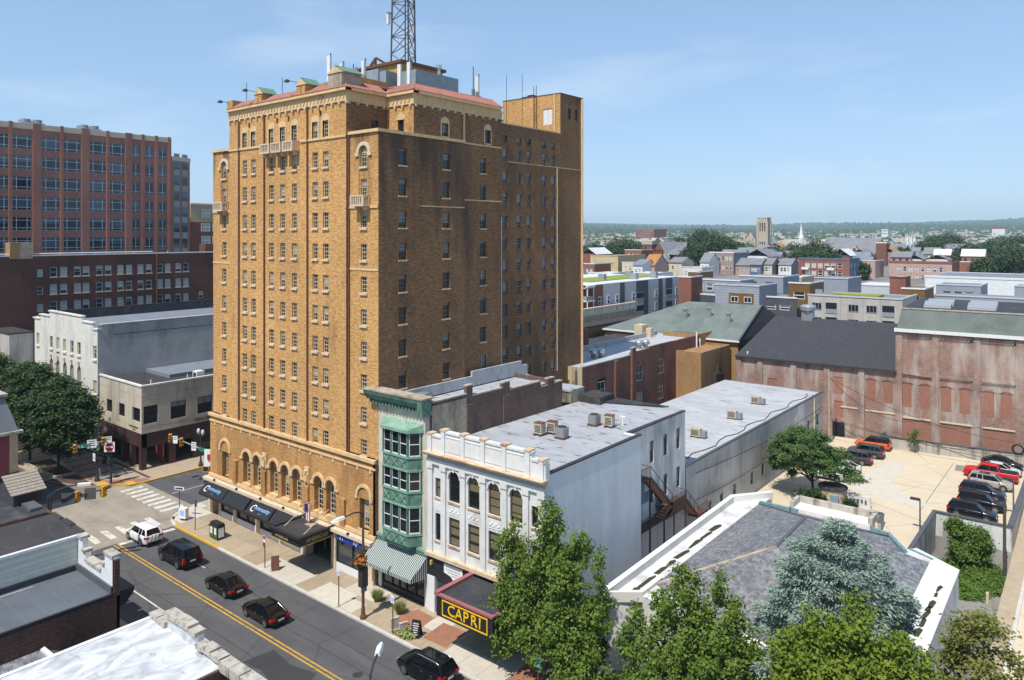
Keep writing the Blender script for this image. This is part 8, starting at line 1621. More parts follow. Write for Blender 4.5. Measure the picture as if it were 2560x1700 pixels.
# ------------------------------------------------------------ town behind: blocks placed by where they stand
def gz(x, y): return ground_z(x, y)
FW = {}
def fwin(w, h, frame, pane, nx=1, ny=2):
    k = ('f', round(w, 2), round(h, 2), frame, pane, nx, ny)
    if k not in WK: wkind(k, w, h, nx, ny, frame, pane, fw=.12, mw=.09, depth=.1)
    return k
def block(name, label, px0, px1, ytop, D, deep, wmat, rmat='roof_greyblue', rows=(), ncol=0, wsize=(1.1, 1.6), frame='frame_white', pane='pane_grey', parapet=.3, group=None, cat='building', side=None, pitch=0, side_cols=0, base=None, pad=.12, edge=None):
    """a flat or gable roofed block whose sunlit front spans px0..px1 at distance D; rows are sill depths below the eaves"""
    p = at_depth(px0, ytop, D); y = p.y; zt = p.z; x0 = p.x; x1 = at_y(px1, ytop, y).x; zb = (gz((x0 + x1) / 2, y) if base is None else base) - 1.5
    T = thing(name, label, cat, ((x0 + x1) / 2, y, zb), 0, group); us = [x0 + (x1 - x0) * (pad + (1 - 2 * pad) * (i + .5) / max(1, ncol)) for i in range(ncol)]
    rz_ = [zt - r_ for r_ in rows]; w_, h_ = wsize; hf = [(u - w_ / 2, u + w_ / 2, z, z + h_) for u in us for z in rz_ if z > zb + 1]
    wall(T, 'front_wall', wmat, 'F', y, x0, x1, zb, zt, hf); key = fwin(w_, h_, frame, pane)
    for h in hf: win(T, key, 'F', (h[0] + h[1]) / 2, y, h[2], rec=.08)
    ss = [y + deep * (i + .6) / max(1, side_cols) for i in range(side_cols)]; hs = [(u - w_ / 2, u + w_ / 2, z, z + h_) for u in ss for z in rz_ if z > zb + 1 and u + w_ < y + deep]
    wall(T, 'side_wall', side or wmat, 'R', x1, y, y + deep, zb, zt, hs)
    for h in hs: win(T, key, 'R', (h[0] + h[1]) / 2, x1, h[2], rec=.08)
    bx('back_wall', side or wmat, T, x0, y + deep - .2, zb, x1 - .02, y + deep, zt); bx('left_wall', side or wmat, T, x0, y + .02, zb, x0 + .2, y + deep - .2, zt)
    if pitch: MB().add([(x0 - .3, y - .4, zt - .1), (x1 + .3, y - .4, zt - .1), (x1 + .3, y + deep / 2, zt + pitch), (x0 - .3, y + deep / 2, zt + pitch), (x0 - .3, y + deep + .4, zt - .1), (x1 + .3, y + deep + .4, zt - .1)], [[0, 1, 2, 3], [3, 2, 5, 4]]).build('roof', rmat, T, fix=True); MB().add([(x1, y, zt), (x1, y + deep, zt), (x1, y + deep / 2, zt + pitch - .1)], [[0, 1, 2]]).build('gable', side or wmat, T)
    else: bx('roof', rmat, T, x0 + .05, y + .05, zt - .4, x1 - .05, y + deep - .05, zt - .02 if not parapet else zt - .15); bx('parapet_cap', edge or 'frame_white', T, x0 - .1, y - .12, zt, x1 + .1, y + .3, zt + parapet); bx('parapet_cap', edge or 'frame_white', T, x1 - .25, y + .3, zt, x1 + .1, y + deep, zt + parapet)
    return T, x0, x1, y, zt, zb
plain('panel_grey', (.30, .32, .36), (.26, .28, .32), .8, .6); plain('panel_light', (.52, .53, .55), (.46, .47, .49), .8, .6); plain('panel_dark', (.085, .09, .10), (.07, .075, .085), .8, .6); plain('panel_ochre', (.19, .095, .02), (.16, .08, .018), 1, .6); plain('panel_beige', (.50, .47, .42), (.44, .41, .37), .8, .65, dirt=(.36, .34, .3), ds=.4)
plain('sedum', (.25, .29, .04), (.17, .21, .03), 1, .95); plain('roof_pale', (.60, .60, .60), (.50, .50, .50), .3, .8); plain('pink_brick', (.36, .25, .21), (.30, .2, .17), 1, .9); plain('tan_wall', (.55, .43, .24), (.47, .36, .2), .6, .85); plain('cream_wall', (.62, .54, .40), (.53, .46, .34), .6, .85); plain('church_stone', (.50, .43, .33), (.38, .32, .25), .5, .9); plain('church_brick', (.20, .085, .06), (.15, .065, .05), .8, .9); plain('slate_far', (.20, .20, .215), (.16, .16, .175), .3, .7); plain('rose_wall', (.47, .33, .28), (.4, .28, .24), .6, .85); plain('rowhouse_blue', (.10, .15, .24), (.08, .12, .2), .6, .8); plain('orange_roof', (.40, .19, .06), (.33, .15, .05), .8, .85)
def lines(T, x0, x1, y, z0, z1, step, mat, e=.03):
    m = MB(); z = z0
    while z < z1: m.box(x0, y - e, z, x1, y, z + step * .12); z += step
    m.build('siding_lines', mat, T)
# white and grey apartment block beside the hotel
def aparts():
    T = thing('white_grey_apartments', 'modern white and dark grey apartment block with green roof right of the hotel', 'building', (-30, 105, 0)); X = -36.2; ya, yb = 90.5, 150; zt = 19.8; zb = 0
    e0 = at_x(1484, 713, X).y; e1 = at_x(1697, 690, X).y
    wall(T, 'side_wall', 'panel_light', 'R', X, e0, e1, zb, zt); bx('roof', 'roof_pale', T, -60, e0 - 3, zt - .6, X - .02, e1, zt + .12); bx('green_roof', 'sedum', T, -50, e0 + 6, zt + .12, -41, e0 + 40, zt + .3); n = 11; st = (e1 - e0) / n
    for i, c in enumerate('bwwdwDdwdDwd'[:n]):
        a = e0 + st * i; mt = {'b': 'red_brick', 'w': None, 'd': 'panel_dark', 'D': 'panel_dark'}[c]
        if c == 'D': 
            for k in range(4): bx('balcony_recess', 'frame_black', T, X - .02, a + .2, zt - 5.0 - 3.0 * k, X + .04, a + st - .1, zt - 2.8 - 3.0 * k); bx('balcony_rail', 'frame_grey', T, X + .05, a + .2, zt - 5.0 - 3 * k, X + .1, a + st - .1, zt - 4.1 - 3 * k)
            bx('panel', 'panel_dark', T, X - .02, a, zt - 2.6, X + .06, a + st, zt)
        elif mt: bx('panel', mt, T, X - .02, a, zb, X + .06, a + st * (.55 if c == 'd' else 1), zt)
    key = fwin(1.2, 1.8, 'frame_white', 'pane_grey')
    for i in (0, 1, 2, 4, 7, 10):
        for k in range(5): win(T, key, 'R', e0 + st * (i + .62), X + .07, zt - 4.4 - 3.0 * k, rec=-.07)
    # balcony tower at the near end
    bx('front_wall', 'red_brick', T, -60, e0 - .02, zb, X - .02, e0 + .2, zt - .6)
    for k in range(6): z = zt - 3.4 - 3 * k; bx('balcony_slab', 'frame_white', T, X - 4, e0 - 2.8, z, X + .4, e0 + .0, z + .3); bx('balcony_rail', 'frame_grey', T, X - 4, e0 - 2.8, z + .3, X + .35, e0 - 2.75, z + 1.2); bx('balcony_rail', 'frame_grey', T, X + .3, e0 - 2.7, z + .3, X + .35, e0, z + 1.2)
    for y in (e0 - 2.7, e0 - .3): bx('balcony_post', 'frame_white', T, X + .1, y - .1, zb, X + .3, y + .1, zt)
    bx('balcony_roof', 'frame_white', T, X - 4, e0 - 3, zt - .3, X + .5, e0, zt + .1)
    for x, y in ((-40, e0 + 22), (-44, e0 + 14), (-39, e0 + 30), (-46, e0 + 30)): bx('roof_unit', 'frame_grey', T, x, y, zt + .12, x + 1.6, y + 1.2, zt + 1.6)
aparts()
RY_ = 'grey condominium blocks'
def condo(label, px0, px1, ytop, D, deep, mat, rows, ncol, **k): return block('condo_block', label, px0, px1, ytop, D, deep, mat, rows=rows, ncol=ncol, group=RY_, **k)
T, *_ = condo('red brick and glass stair link of the grey condominiums', 1696, 1728, 693, 172, 6, 'red_brick', (), 0)
c = condo('left grey condominium with terrace beside the glass link', 1716, 1790, 735, 176, 9, 'panel_dark', (3.2, 6.2), 2, wsize=(2.2, 1.4)); condo('upper set back floor of the left grey condominium', 1724, 1850, 698, 186, 9, 'panel_grey', (2.6,), 4, wsize=(1.6, 1.8))
T, x0, x1, y, zt, zb = condo('grey condominium with large ochre panel at the centre', 1788, 1898, 712, 166, 11, 'panel_grey', (), 0, edge='panel_light'); lines(T, x0, x1, y, zb + 6, zt, .55, 'panel_light'); a, b = x0 + (x1 - x0) * .32, x0 + (x1 - x0) * .88; bx('ochre_panel', 'panel_ochre', T, a, y - .06, zb, b, y, zt - 1.6)
key = fwin(1.7, 1.3, 'frame_white', 'pane_dark', 2, 1)
for k in range(4): win(T, key, 'F', a + 1.35, y - .06, zt - 3.6 - 2.9 * k, rec=-.07); win(T, key, 'F', b - 1.3, y - .06, zt - 3.6 - 2.9 * k, rec=-.07)
condo('dark grey terrace block right of the ochre panel', 1898, 1992, 742, 164, 12, 'panel_dark', (2.6, 5.6), 2, wsize=(2.3, 1.2)); condo('set back grey penthouse behind the ochre panelled block', 1848, 1958, 690, 190, 12, 'panel_grey', (2.6,), 2, wsize=(2.4, 1.4))
T, x0, x1, y, zt, zb = condo('narrow ochre fronted block with balconies left of the pale block', 1972, 2024, 708, 160, 10, 'panel_ochre', (3.3,), 1, wsize=(2.4, 1.6), pane='pane_dark')
for k in range(3): bx('balcony_recess', 'frame_black', T, x0 + .2, y - .03, zt - 7.4 - 3 * k, x1 - 1.6, y + .0, zt - 5.2 - 3 * k)
condo('grey penthouse behind the narrow ochre block', 2036, 2120, 695, 182, 12, 'panel_grey', (), 0, edge='panel_light')
T, x0, x1, y, zt, zb = condo('long pale beige block with dark balconies above the charcoal roof', 2020, 2256, 738, 156, 14, 'panel_beige', (), 0, rmat='roof_greyblue', edge='panel_light'); W_x = x1 - x0
key = fwin(2.0, 1.5, 'frame_grey', 'pane_dark', 3, 1)
for k in range(4):
    z = zt - 2.9 - 3.0 * k
    for t in (.10, .50, .69): win(T, key, 'F', x0 + W_x * t, y, z, rec=-.08)
    for t in (.26, .86): bx('balcony_recess', 'frame_black', T, x0 + W_x * t - 1.1, y - .03, z - .6, x0 + W_x * t + 1.1, y + .3, z + 1.6); bx('balcony_rail', 'frame_grey', T, x0 + W_x * t - 1.1, y - .1, z - .6, x0 + W_x * t + 1.1, y - .04, z + .3)
for t in (.18, .36, .43, .6, .78): bx('panel_joint', 'hvac_grey', T, x0 + W_x * t, y - .012, zb, x0 + W_x * t + .06, y, zt)
bx('green_roof', 'sedum', T, x0 + W_x * .26, y + 1.0, zt - .1, x0 + W_x * .75, y + 5.5, zt + .5)
for t in (.05, .15): bx('terrace_rail', 'frame_grey', T, x0 + W_x * t, y + 2, zt, x0 + W_x * (t + .08), y + 2.1, zt + 1.2)
condo('ochre stair block right of the pale beige one', 2254, 2312, 722, 158, 10, 'panel_ochre', (3.0,), 1, wsize=(2.6, 1.6), pane='pane_dark'); condo('grey penthouse with white door behind the mansard', 2340, 2452, 712, 178, 12, 'panel_grey', (2.8,), 3, wsize=(1.8, 1.4), edge='panel_light'); condo('long low grey block behind the mansard skylights', 2324, 2640, 738, 165, 10, 'panel_grey', (), 0, edge='panel_light'); condo('grey penthouse at the right edge of the photograph', 2536, 2640, 716, 178, 10, 'panel_grey', (2.8,), 2, edge='panel_light'); condo('red brick lift tower behind the pale beige block', 2224, 2264, 694, 190, 6, 'red_brick', (), 0, edge='rust_brown'); condo('white low roof behind the green roof strip', 2130, 2226, 712, 196, 16, 'panel_light', (), 0, rmat='roof_pale')
block('white_warehouse', 'wide white flat roofed warehouse at right behind the condominiums', 2312, 2700, 693, 215, 40, 'white_paint', 'roof_greyblue', parapet=.6)
# streets of older houses: nearer first
B = block
B('brick_flats', 'three storey brick flats with green bay windows at right', 2222, 2380, 657, 300, 18, 'rose_wall', 'roof_pale', (3.2, 6.4, 9.6), 8, (1.3, 1.8), pane='pane_light', edge='red_brick', parapet=1.0, side='red_brick')
B('brick_store', 'long plain brick store behind the brick flats', 2390, 2526, 655, 345, 25, 'red_brick', 'roof_pale', parapet=.4); B('tan_store', 'tan flat roofed store among the right hand trees', 2342, 2440, 630, 420, 20, 'buff_block', 'roof_pale', parapet=.5)
T, x0, x1, y, zt, zb = B('balcony_flats', 'red brick flats with pale blue bays and white balconies in the middle distance', 1996, 2124, 648, 290, 14, 'red_brick', 'roof_greyblue', (3.2, 6.2, 9.2), 6, (1.7, 2.0), pane='pane_light', edge='rowhouse_blue', parapet=.7, side='rowhouse_blue', side_cols=3)
for t in (.08, .58):
    for k in range(3): bx('balcony', 'frame_white', T, x0 + (x1 - x0) * t, y - 1.2, zt - 3.9 - 3.1 * k, x0 + (x1 - x0) * (t + .14), y, zt - 3.0 - 3.1 * k)
B('rose_house', 'rose coloured house right of the balcony flats', 2138, 2188, 652, 300, 14, 'rose_wall', 'roof_greyblue', (3, 6), 2)
B('pink_flats', 'pinkish three storey flats with fire stairs left of the balcony flats', 1772, 1834, 632, 330, 16, 'pink_brick', 'roof_greyblue', (3.2, 7.2, 11.2), 6, (1.2, 2.0), pane='pane_light', side='slate_far', parapet=.5, pad=.05)
B('grey_gable_house', 'grey gabled house joined to the pink flats', 1834, 1874, 662, 325, 12, 'rose_wall', 'slate_far', (3, 6), 3, pitch=3, side='slate_far')
for i, (a, b, yt, mt, lb) in enumerate(((1874, 1902, 661, 'rowhouse_blue', 'dark blue row house with white windows'), (1902, 1930, 660, 'cream_wall', 'cream row house beside the dark blue one'), (1946, 1978, 661, 'white_paint', 'white row house left of the balcony flats'))): B('row_house', lb, a, b, yt, 312, 10, mt, 'slate_far', (3, 6.2), 3, (1.1, 1.7), pitch=2.5, side='slate_far', group='row houses', pane='pane_light')
B('yellow_block', 'long pale yellow building at the left of the town view', 1476, 1545, 639, 300, 22, 'tan_wall', 'roof_greyblue', (4, 7.5), 5, (.9, 1.4), parapet=.3, edge='tan_wall', pane='pane_light')
for a, b, yt, D, mt, rm, pt, lb in ((1555, 1585, 656, 290, 'cream_wall', 'roof_greyblue', 0, 'small cream flat house right of the yellow building'), (1583, 1606, 662, 280, 'white_paint', 'roof_greyblue', 2, 'small white gabled house before the orange roof'), (1608, 1636, 662, 285, 'rose_wall', 'orange_roof', 4, 'house with bright orange roof'), (1672, 1704, 655, 300, 'cream_wall', 'slate_far', 2, 'cream row house with mansard beside the turret'), (1704, 1756, 668, 290, 'limestone_white', 'roof_greyblue', 0, 'low pale house in front of the park trees'), (1750, 1772, 655, 320, 'white_paint', 'slate_far', 4, 'white gabled house left of the pink flats'), (1562, 1604, 625, 340, 'red_brick', 'roof_pale', 0, 'dark brick house with white roof behind the yellow building'), (1720, 1750, 680, 262, 'panel_ochre', 'roof_greyblue', 0, 'small brown cube building before the pale house'), (1460, 1486, 660, 262, 'red_brick', 'roof_pale', 0, 'small red brick building at the hotel edge'), (1470, 1530, 682, 235, 'white_paint', 'roof_pale', 0, 'low white building under the yellow block'), (1570, 1640, 682, 230, 'white_paint', 'roof_pale', 0, 'white rooftop block behind the apartments'), (1968, 2004, 693, 215, 'buff_block', 'roof_pale', 0, 'orange brown brick wall behind the condominiums'), (2120, 2150, 662, 320, 'rose_wall', 'roof_pale', 0, 'rose brick house end by the narrow street')):
    B('town_house', lb, a, b, yt, D, 11, mt, rm, (3, 6.2), max(2, int((b - a) / 12)), (1.0, 1.5), pitch=pt, pane='pane_light')
T = thing('turret_house', 'cream corner house with pointed grey turret roof', 'house', at_depth(1664, 680, 305)); p = at_depth(1664, 655, 305); MB().lathe([(2.2, p.z - 10), (2.2, p.z + .2)], (p.x, p.y), 12).build('turret', 'cream_wall', T); MB().lathe([(2.5, p.z + .2), (.05, p.z + 4.6)], (p.x, p.y), 12).build('turret_roof', 'slate_far', T); 
for a in range(5):
    t = -2.2 + .5 * a; MB().box(-.45, -.1, 0, .45, .1, 1.7).build('window', 'pane_grey', T, loc=(p.x + 2.25 * math.cos(t), p.y + 2.25 * math.sin(t), p.z - 3), rz=t + math.pi / 2)
# churches
def stone_church():
    T = thing('stone_church', 'pale stone church with square bell tower and large round window', 'church', at_depth(1880, 630, 620)); D = 620; k = D / FPX
    p = at_depth(1894, 546, D); y = p.y; x0, x1 = p.x, at_y(1918, 546, y).x; zt = p.z; zb = zt - 34; d = x1 - x0
    hs = [(x0 + d * (.2 + .24 * i), x0 + d * (.2 + .24 * i) + d * .12, zt - 11, zt - 3.6) for i in range(3)] + [(x0 + d * (.2 + .24 * i), x0 + d * (.2 + .24 * i) + d * .12, zt - 22, zt - 19.5) for i in range(3)] + [(x0 + d * .28, x0 + d * .42, zt - 29, zt - 25, True), (x0 + d * .55, x0 + d * .69, zt - 29, zt - 25, True)]
    wall(T, 'tower_front', 'church_stone', 'F', y, x0, x1, zb, zt, hs, rec=.8); wall(T, 'tower_side', 'church_stone', 'R', x1, y, y + d, zb, zt, [(y + d * (.2 + .24 * i), y + d * (.2 + .24 * i) + d * .12, zt - 11, zt - 3.6) for i in range(3)], rec=.8)
    bx('belfry_dark', 'frame_black', T, x0 + .9, y + .9, zt - 30, x1 - .9, y + d - .9, zt - 1); bx('tower_back', 'church_stone', T, x0, y + d - .3, zb, x1 - .02, y + d, zt); bx('tower_left', 'church_stone', T, x0, y + .3, zb, x0 + .3, y + d - .3, zt); bx('tower_cap', 'church_stone', T, x0 - .2, y - .2, zt, x1 + .2, y + d + .2, zt + .8)
    for x, yy in ((x0, y), (x1, y), (x1, y + d)): bx('buttress', 'church_stone', T, x - .7, yy - .7, zb, x + .7, yy + .7, zt - 2.5)
    q = at_depth(1851, 600, D); a, b = q.x, at_y(1888, 600, y).x; ze = at_depth(1851, 600, D).z; za = at_depth(1868, 578, D).z; c = (a + b) / 2
    MB().add([(a, y + 1, zb), (b, y + 1, zb), (b, y + 1, ze), (c, y + 1, za), (a, y + 1, ze), (a, y + 30, zb), (b, y + 30, zb), (b, y + 30, ze), (c, y + 30, za), (a, y + 30, ze)], [[0, 1, 2, 3, 4], [1, 6, 7, 2]]).build('nave', 'church_stone', T); MB().add([(a - .4, y + .6, ze), (c, y + .6, za + .5), (c, y + 30, za + .5), (a - .4, y + 30, ze), (b + .4, y + .6, ze), (b + .4, y + 30, ze)], [[0, 1, 2, 3], [1, 4, 5, 2]]).build('nave_roof', 'slate_far', T)
    o = MB().lathe([(3.8, 0), (3.8, .3)], n=24).build('rose_window', 'pane_grey', T); o.matrix_local = Matrix.Translation((c, y + .9, ze - 4)) @ Matrix.Rotation(R(90), 4, 'X'); arch_ring('F', y + .9, c, ze - 4.5, 4.0, 4.9, -.3, .1).build('window_arch', 'church_stone', T); m = MB()
    for i in range(6): t = math.pi * i / 6; m.bar((c - 3.7 * math.cos(t), y + .5, ze - 4 - 3.7 * math.sin(t)), (c + 3.7 * math.cos(t), y + .5, ze - 4 + 3.7 * math.sin(t)), .3, .2)
    m.build('tracery', 'church_stone', T)
    for x in (a - .5, b - 3.2): MB().lathe([(1.1, zb), (1.1, ze + 2), (.9, ze + 2.2), (.05, ze + 6)], (x, y + .8), 8).build('pinnacle', 'church_stone', T)
    e0, e1 = at_y(1936, 600, y).x, at_y(1966, 600, y).x; zc = at_depth(1936, 612, D).z; MB().add([(e0, y, zb), (e1, y, zb), (e1, y, zc), ((e0 + e1) / 2, y, zc + 4), (e0, y, zc), (e1, y + 14, zb), (e1, y + 14, zc), ((e0 + e1) / 2, y + 14, zc + 4)], [[0, 1, 2, 3, 4], [1, 5, 6, 2], [3, 2, 6, 7]]).build('chapel', 'church_stone', T)
    for i in range(3): arch_ring('F', y, e0 + (e1 - e0) * (.28 + .22 * i), zc - 5, .02, .9, -.05, .1).build('window', 'pane_dark', T)
    bx('side_aisle', 'church_stone', T, x1 + .05, y + 1, zb, e0 - .05, y + 14, zc - 3)
stone_church()
def brick_church():
    T = thing('brick_church', 'dark red brick church with stub tower and steep grey roof', 'church', at_depth(1650, 650, 390)); D = 390; p = at_depth(1606, 604, D); y = p.y; x0, x1 = p.x, at_y(1630, 604, y).x; zt = p.z; zb = zt - 13
    bx('tower', 'church_brick', T, x0, y, zb, x1, y + 6, zt); bx('tower_cap', 'coping_stone', T, x0 - .3, y - .3, zt - 1.5, x1 + .3, y + 6.3, zt + .5); bx('slit_window', 'frame_black', T, x0 + 1.5, y - .05, zt - 5, x0 + 2.3, y, zt - 2.5)
    a, b = x1, at_y(1662, 640, y).x; ze = at_depth(1640, 632, D).z; za = at_depth(1640, 606, D).z; c = (a + b) / 2
    MB().add([(a, y + .5, zb), (b, y + .5, zb), (b, y + .5, ze), (c, y + .5, za), (a, y + .5, ze)], [[0, 1, 2, 3, 4]]).build('gable_front', 'church_brick', T); e = at_y(1705, 640, y + 8).x
    MB().add([(c, y + .3, za + .3), (e, y + 14, za + .3), (e + 3, y + 6, ze - 1.5), (b + .3, y + .3, ze - .3)], [[3, 2, 1, 0]]).build('roof', 'slate_far', T); bx('nave_wall', 'church_brick', T, b - .2, y + 5.9, zb, e, y + 12, ze - 1)
    arch_ring('F', y + .5, c, ze - 5, .02, 3.2, -.08, .1).build('great_window', 'pane_grey', T)
    for i in range(4): bx('small_window', 'pane_dark', T, c - 2.4 + i * 1.3, y + .42, ze + .4, c - 1.7 + i * 1.3, y + .5, ze + 1.8)
brick_church()
def long_church():
    T = thing('long_brick_church', 'long red brick church with huge pale grey roof and square tower', 'church', at_depth(2150, 640, 430)); D = 430; p = at_depth(2058, 632, D); y = p.y; x0, x1 = p.x, at_y(2192, 632, y).x; ze = p.z; za = at_depth(2058, 594, D + 12).z; zb = ze - 14
    bx('nave_wall', 'church_brick', T, x0, y, zb, x1, y + 24, ze); MB().add([(x0 - 1, y - .5, ze), (x1, y - .5, ze), (x1, y + 12, za), (x0 - 1, y + 12, za), (x1, y + 24, ze), (x0 - 1, y + 24, ze)], [[0, 1, 2, 3], [3, 2, 4, 5]]).build('roof', 'slate_far', T, fix=True)
    a, b = at_y(2190, 602, y - 2).x, at_y(2216, 602, y - 2).x; zt = at_depth(2190, 602, D - 2).z; bx('tower', 'church_brick', T, a, y - 2, zb, b, y + 5, zt); bx('tower_cap', 'limestone_white', T, a - .2, y - 2.2, zt - 1.2, b + .2, y + 5.2, zt - .4); o = MB().lathe([(1.3, 0), (1.3, .1)], n=16).build('roundel', 'hvac_grey', T); o.matrix_local = Matrix.Translation(((a + b) / 2, y - 2.02, zt - 4)) @ Matrix.Rotation(R(90), 4, 'X')
    g0 = at_y(2122, 630, y - 1).x; w_ = 6.0; MB().add([(g0, y - 1, ze - 1), (g0 + w_, y - 1, ze - 1), (g0 + w_ / 2, y - 1, ze + 4), (g0 + w_ / 2, y + 5, ze + 4), (g0, y + 2, ze - 1), (g0 + w_, y + 2, ze - 1)], [[0, 1, 2], [2, 1, 5, 3], [0, 2, 3, 4]]).build('transept', 'church_brick', T); m = MB().bar((g0 - .3, y - 1.1, ze - 1), (g0 + w_ / 2, y - 1.1, ze + 4.2), .3, .5).bar((g0 + w_ + .3, y - 1.1, ze - 1), (g0 + w_ / 2, y - 1.1, ze + 4.2), .3, .5); m.build('verge', 'limestone_white', T); bx('transept_wall', 'church_brick', T, g0, y - .98, zb, g0 + w_, y - .01, ze - 1)
    for i in range(8): x = x0 + 3 + i * 3.6; bx('window', 'pane_grey', T, x, y - .06, ze - 5, x + 1.2, y, ze - 1.5)
long_church()
T = thing('white_spire_church', 'white wooden church with spiky pinnacles on its tower', 'church', at_depth(2275, 630, 560)); p = at_depth(2265, 606, 560); x1 = at_y(2284, 606, p.y).x; bx('tower', 'frame_white', T, p.x, p.y, p.z - 14, x1, p.y + 5, p.z); bx('hall', 'limestone_white', T, p.x - 12, p.y + 2, p.z - 16, p.x + 9, p.y + 20, p.z - 6); MB().add([(p.x - 12.5, p.y + 1.5, p.z - 6), (p.x + 9.5, p.y + 1.5, p.z - 6), (p.x + 9.5, p.y + 11, p.z - 1), (p.x - 12.5, p.y + 11, p.z - 1)], [[0, 1, 2, 3]]).build('roof', 'slate_far', T)
for x in (p.x, (p.x + x1) / 2, x1):
    for yy in (p.y, p.y + 5): MB().lathe([(.6, p.z), (.6, p.z + 1.5), (.03, p.z + 5)], (x, yy), 6).build('pinnacle', 'frame_white', T)
for k in range(2): bx('louvre', 'hvac_grey', T, p.x + 1 + 2.4 * k, p.y - .05, p.z - 5, p.x + 2.4 + 2.4 * k, p.y, p.z - 1.5)
T = thing('white_steeple', 'thin white church steeple rising behind the town roofs', 'steeple', at_depth(2003, 592, 800)); p = at_depth(2003, 592, 800); MB().lathe([(2.6, p.z - 12), (2.6, p.z - 2), (2.9, p.z - 1.8), (1.9, p.z + 2), (.05, p.z + 15)], (p.x, p.y), 8).build('spire', 'frame_white', T); bx('belfry', 'frame_white', T, p.x - 2.4, p.y - 2.4, p.z - 20, p.x + 2.4, p.y + 2.4, p.z - 11.9)
B('far_red_block', 'far red brick block with darker windows above the trees', 1590, 1636, 573, 1150, 40, 'red_brick', 'roof_pale', (4, 8, 12), 7, (2.4, 2.2)); B('far_white_tower', 'small far white block above the right hand trees', 2204, 2219, 573, 1300, 30, 'white_paint', 'roof_pale', (4, 9), 3, (2.2, 2.2)); B('far_red_store', 'far store with red and white roof signs at right', 2480, 2512, 572, 1500, 50, 'white_paint', 'lamp_red', (), 0, edge='lamp_red', parapet=2, base=5)
# small far houses, each its own little gabled box
rr = random.Random(12); HM = []
for wmt, rmt in (('white_paint', 'slate_far'), ('cream_wall', 'slate_far'), ('red_brick', 'roof_pale'), ('limestone_white', 'roof_greyblue'), ('rose_wall', 'slate_far'), ('pink_brick', 'orange_roof')):
    m = MB().box(-5, -4, -4, 5, 4, 6); m.cur = 1; m.add([(-5.4, -4.5, 5.8), (5.4, -4.5, 5.8), (5.4, 0, 8.6), (-5.4, 0, 8.6), (-5.4, 4.5, 5.8), (5.4, 4.5, 5.8)], [[0, 1, 2, 3], [3, 2, 5, 4]]); m.cur = 0; m.add([(5, -4, 6), (5, 4, 6), (5, 0, 8.5)], [[0, 1, 2]]); m.cur = 2
    for x in (-3.2, 0, 3.2):
        for z in (.6, 3.4): m.quad((x - .6, -4.03, z), (x + .6, -4.03, z), (x + .6, -4.03, z + 1.6), (x - .6, -4.03, z + 1.6))
    HM.append(m.mesh('far_house', [wmt, rmt, 'pane_grey']))
for i in range(292):
    px = rr.uniform(1462, 2600); D = rr.uniform(330, 520) if i > 229 else rr.choice((rr.uniform(360, 700), rr.uniform(500, 1000), rr.uniform(800, 1700))); p = at_depth(px, 600, D)
    if D < 480 and 1580 < px < 1780: continue
    k = rr.randrange(6); o = ob('far_house', HM[k], None, (p.x, p.y, gz(p.x, p.y)), rr.choice((0, 0, math.pi / 2)), (rr.uniform(.7, 1.7), rr.uniform(.8, 1.4), rr.uniform(.7, 1.25))); tag(o, 'small %s far house among the trees of the town' % ('white', 'cream', 'red brick', 'pale stone', 'rose', 'pinkish')[k], 'house', 'far houses of the town, %d' % k)
# town trees
def ttree(px, D, h, r, lb, mat='leaf_far', n=70, seed=1, per=46, grp=None, sz=.8, ybase=None):
    p = at_depth(px, 600, D); z = gz(p.x, p.y); h *= .74; r *= .8; return tree(p.x, p.y, lb, mat, [(n, ell(0, 0, h * .56, r, r, h * .44, .16, .1))], sz, r * .36, per, seed, (h * .25, .3), z=z - .5, name='town_tree', group=grp, surf=.7, nl=3)
for i, (px, D, h, r, lb) in enumerate(((1715, 400, 21, 9, 'big dark park tree right of the brick church roof'), (1755, 430, 26, 13, 'tallest dark park tree in the middle of the park group'), (1795, 420, 23, 12, 'broad dark park tree left of the stone church'), (1835, 430, 17, 8, 'smaller park tree at the foot of the stone church'), (1735, 380, 15, 8, 'rounded park tree in front of the park group'), (1548, 420, 18, 12, 'round green trees behind the yellow building'), (1575, 430, 17, 10, 'round green tree left of the brick church tower'), (1480, 440, 15, 9, 'dark tree beside the hotel edge'), (2040, 350, 18, 10, 'full green tree before the long church roof'), (2010, 360, 15, 8, 'green tree at the left end of the long church'), (2074, 355, 13, 6, 'smaller green tree by the church wall'), (2530, 330, 16, 9, 'dark tree cutting the right edge of the photograph'), (2455, 300, 10, 5, 'small round tree before the brick store'), (2420, 400, 15, 9, 'green tree over the tan store'), (2465, 390, 16, 10, 'dark tree right of the tan store'), (2258, 440, 13, 5, 'yellowish tree by the white church'), (2152, 290, 9, 4, 'small tree beside the rose house'), (1545, 245, 6, 3, 'small tree by the white rooftops'), (1688, 262, 6, 4, 'small shrubby tree before the mansard row'), (1935, 420, 13, 7, 'dark tree right of the stone church chapel'), (1992, 500, 13, 8, 'dark tree between stone church and long church'), (2330, 520, 18, 12, 'large green tree right of the white church'), (2370, 600, 22, 14, 'tall dark tree on the right hand skyline'), (2500, 480, 18, 13, 'spreading light green tree at right'), (2550, 520, 20, 13, 'dark spreading tree at the far right'))):
    ttree(px, D, h, r, lb, 'leaf_far2' if 'dark' in lb else 'leaf_far', int(50 + r * 8), 200 + i, 60, 'town trees', .3 + D / 1200)
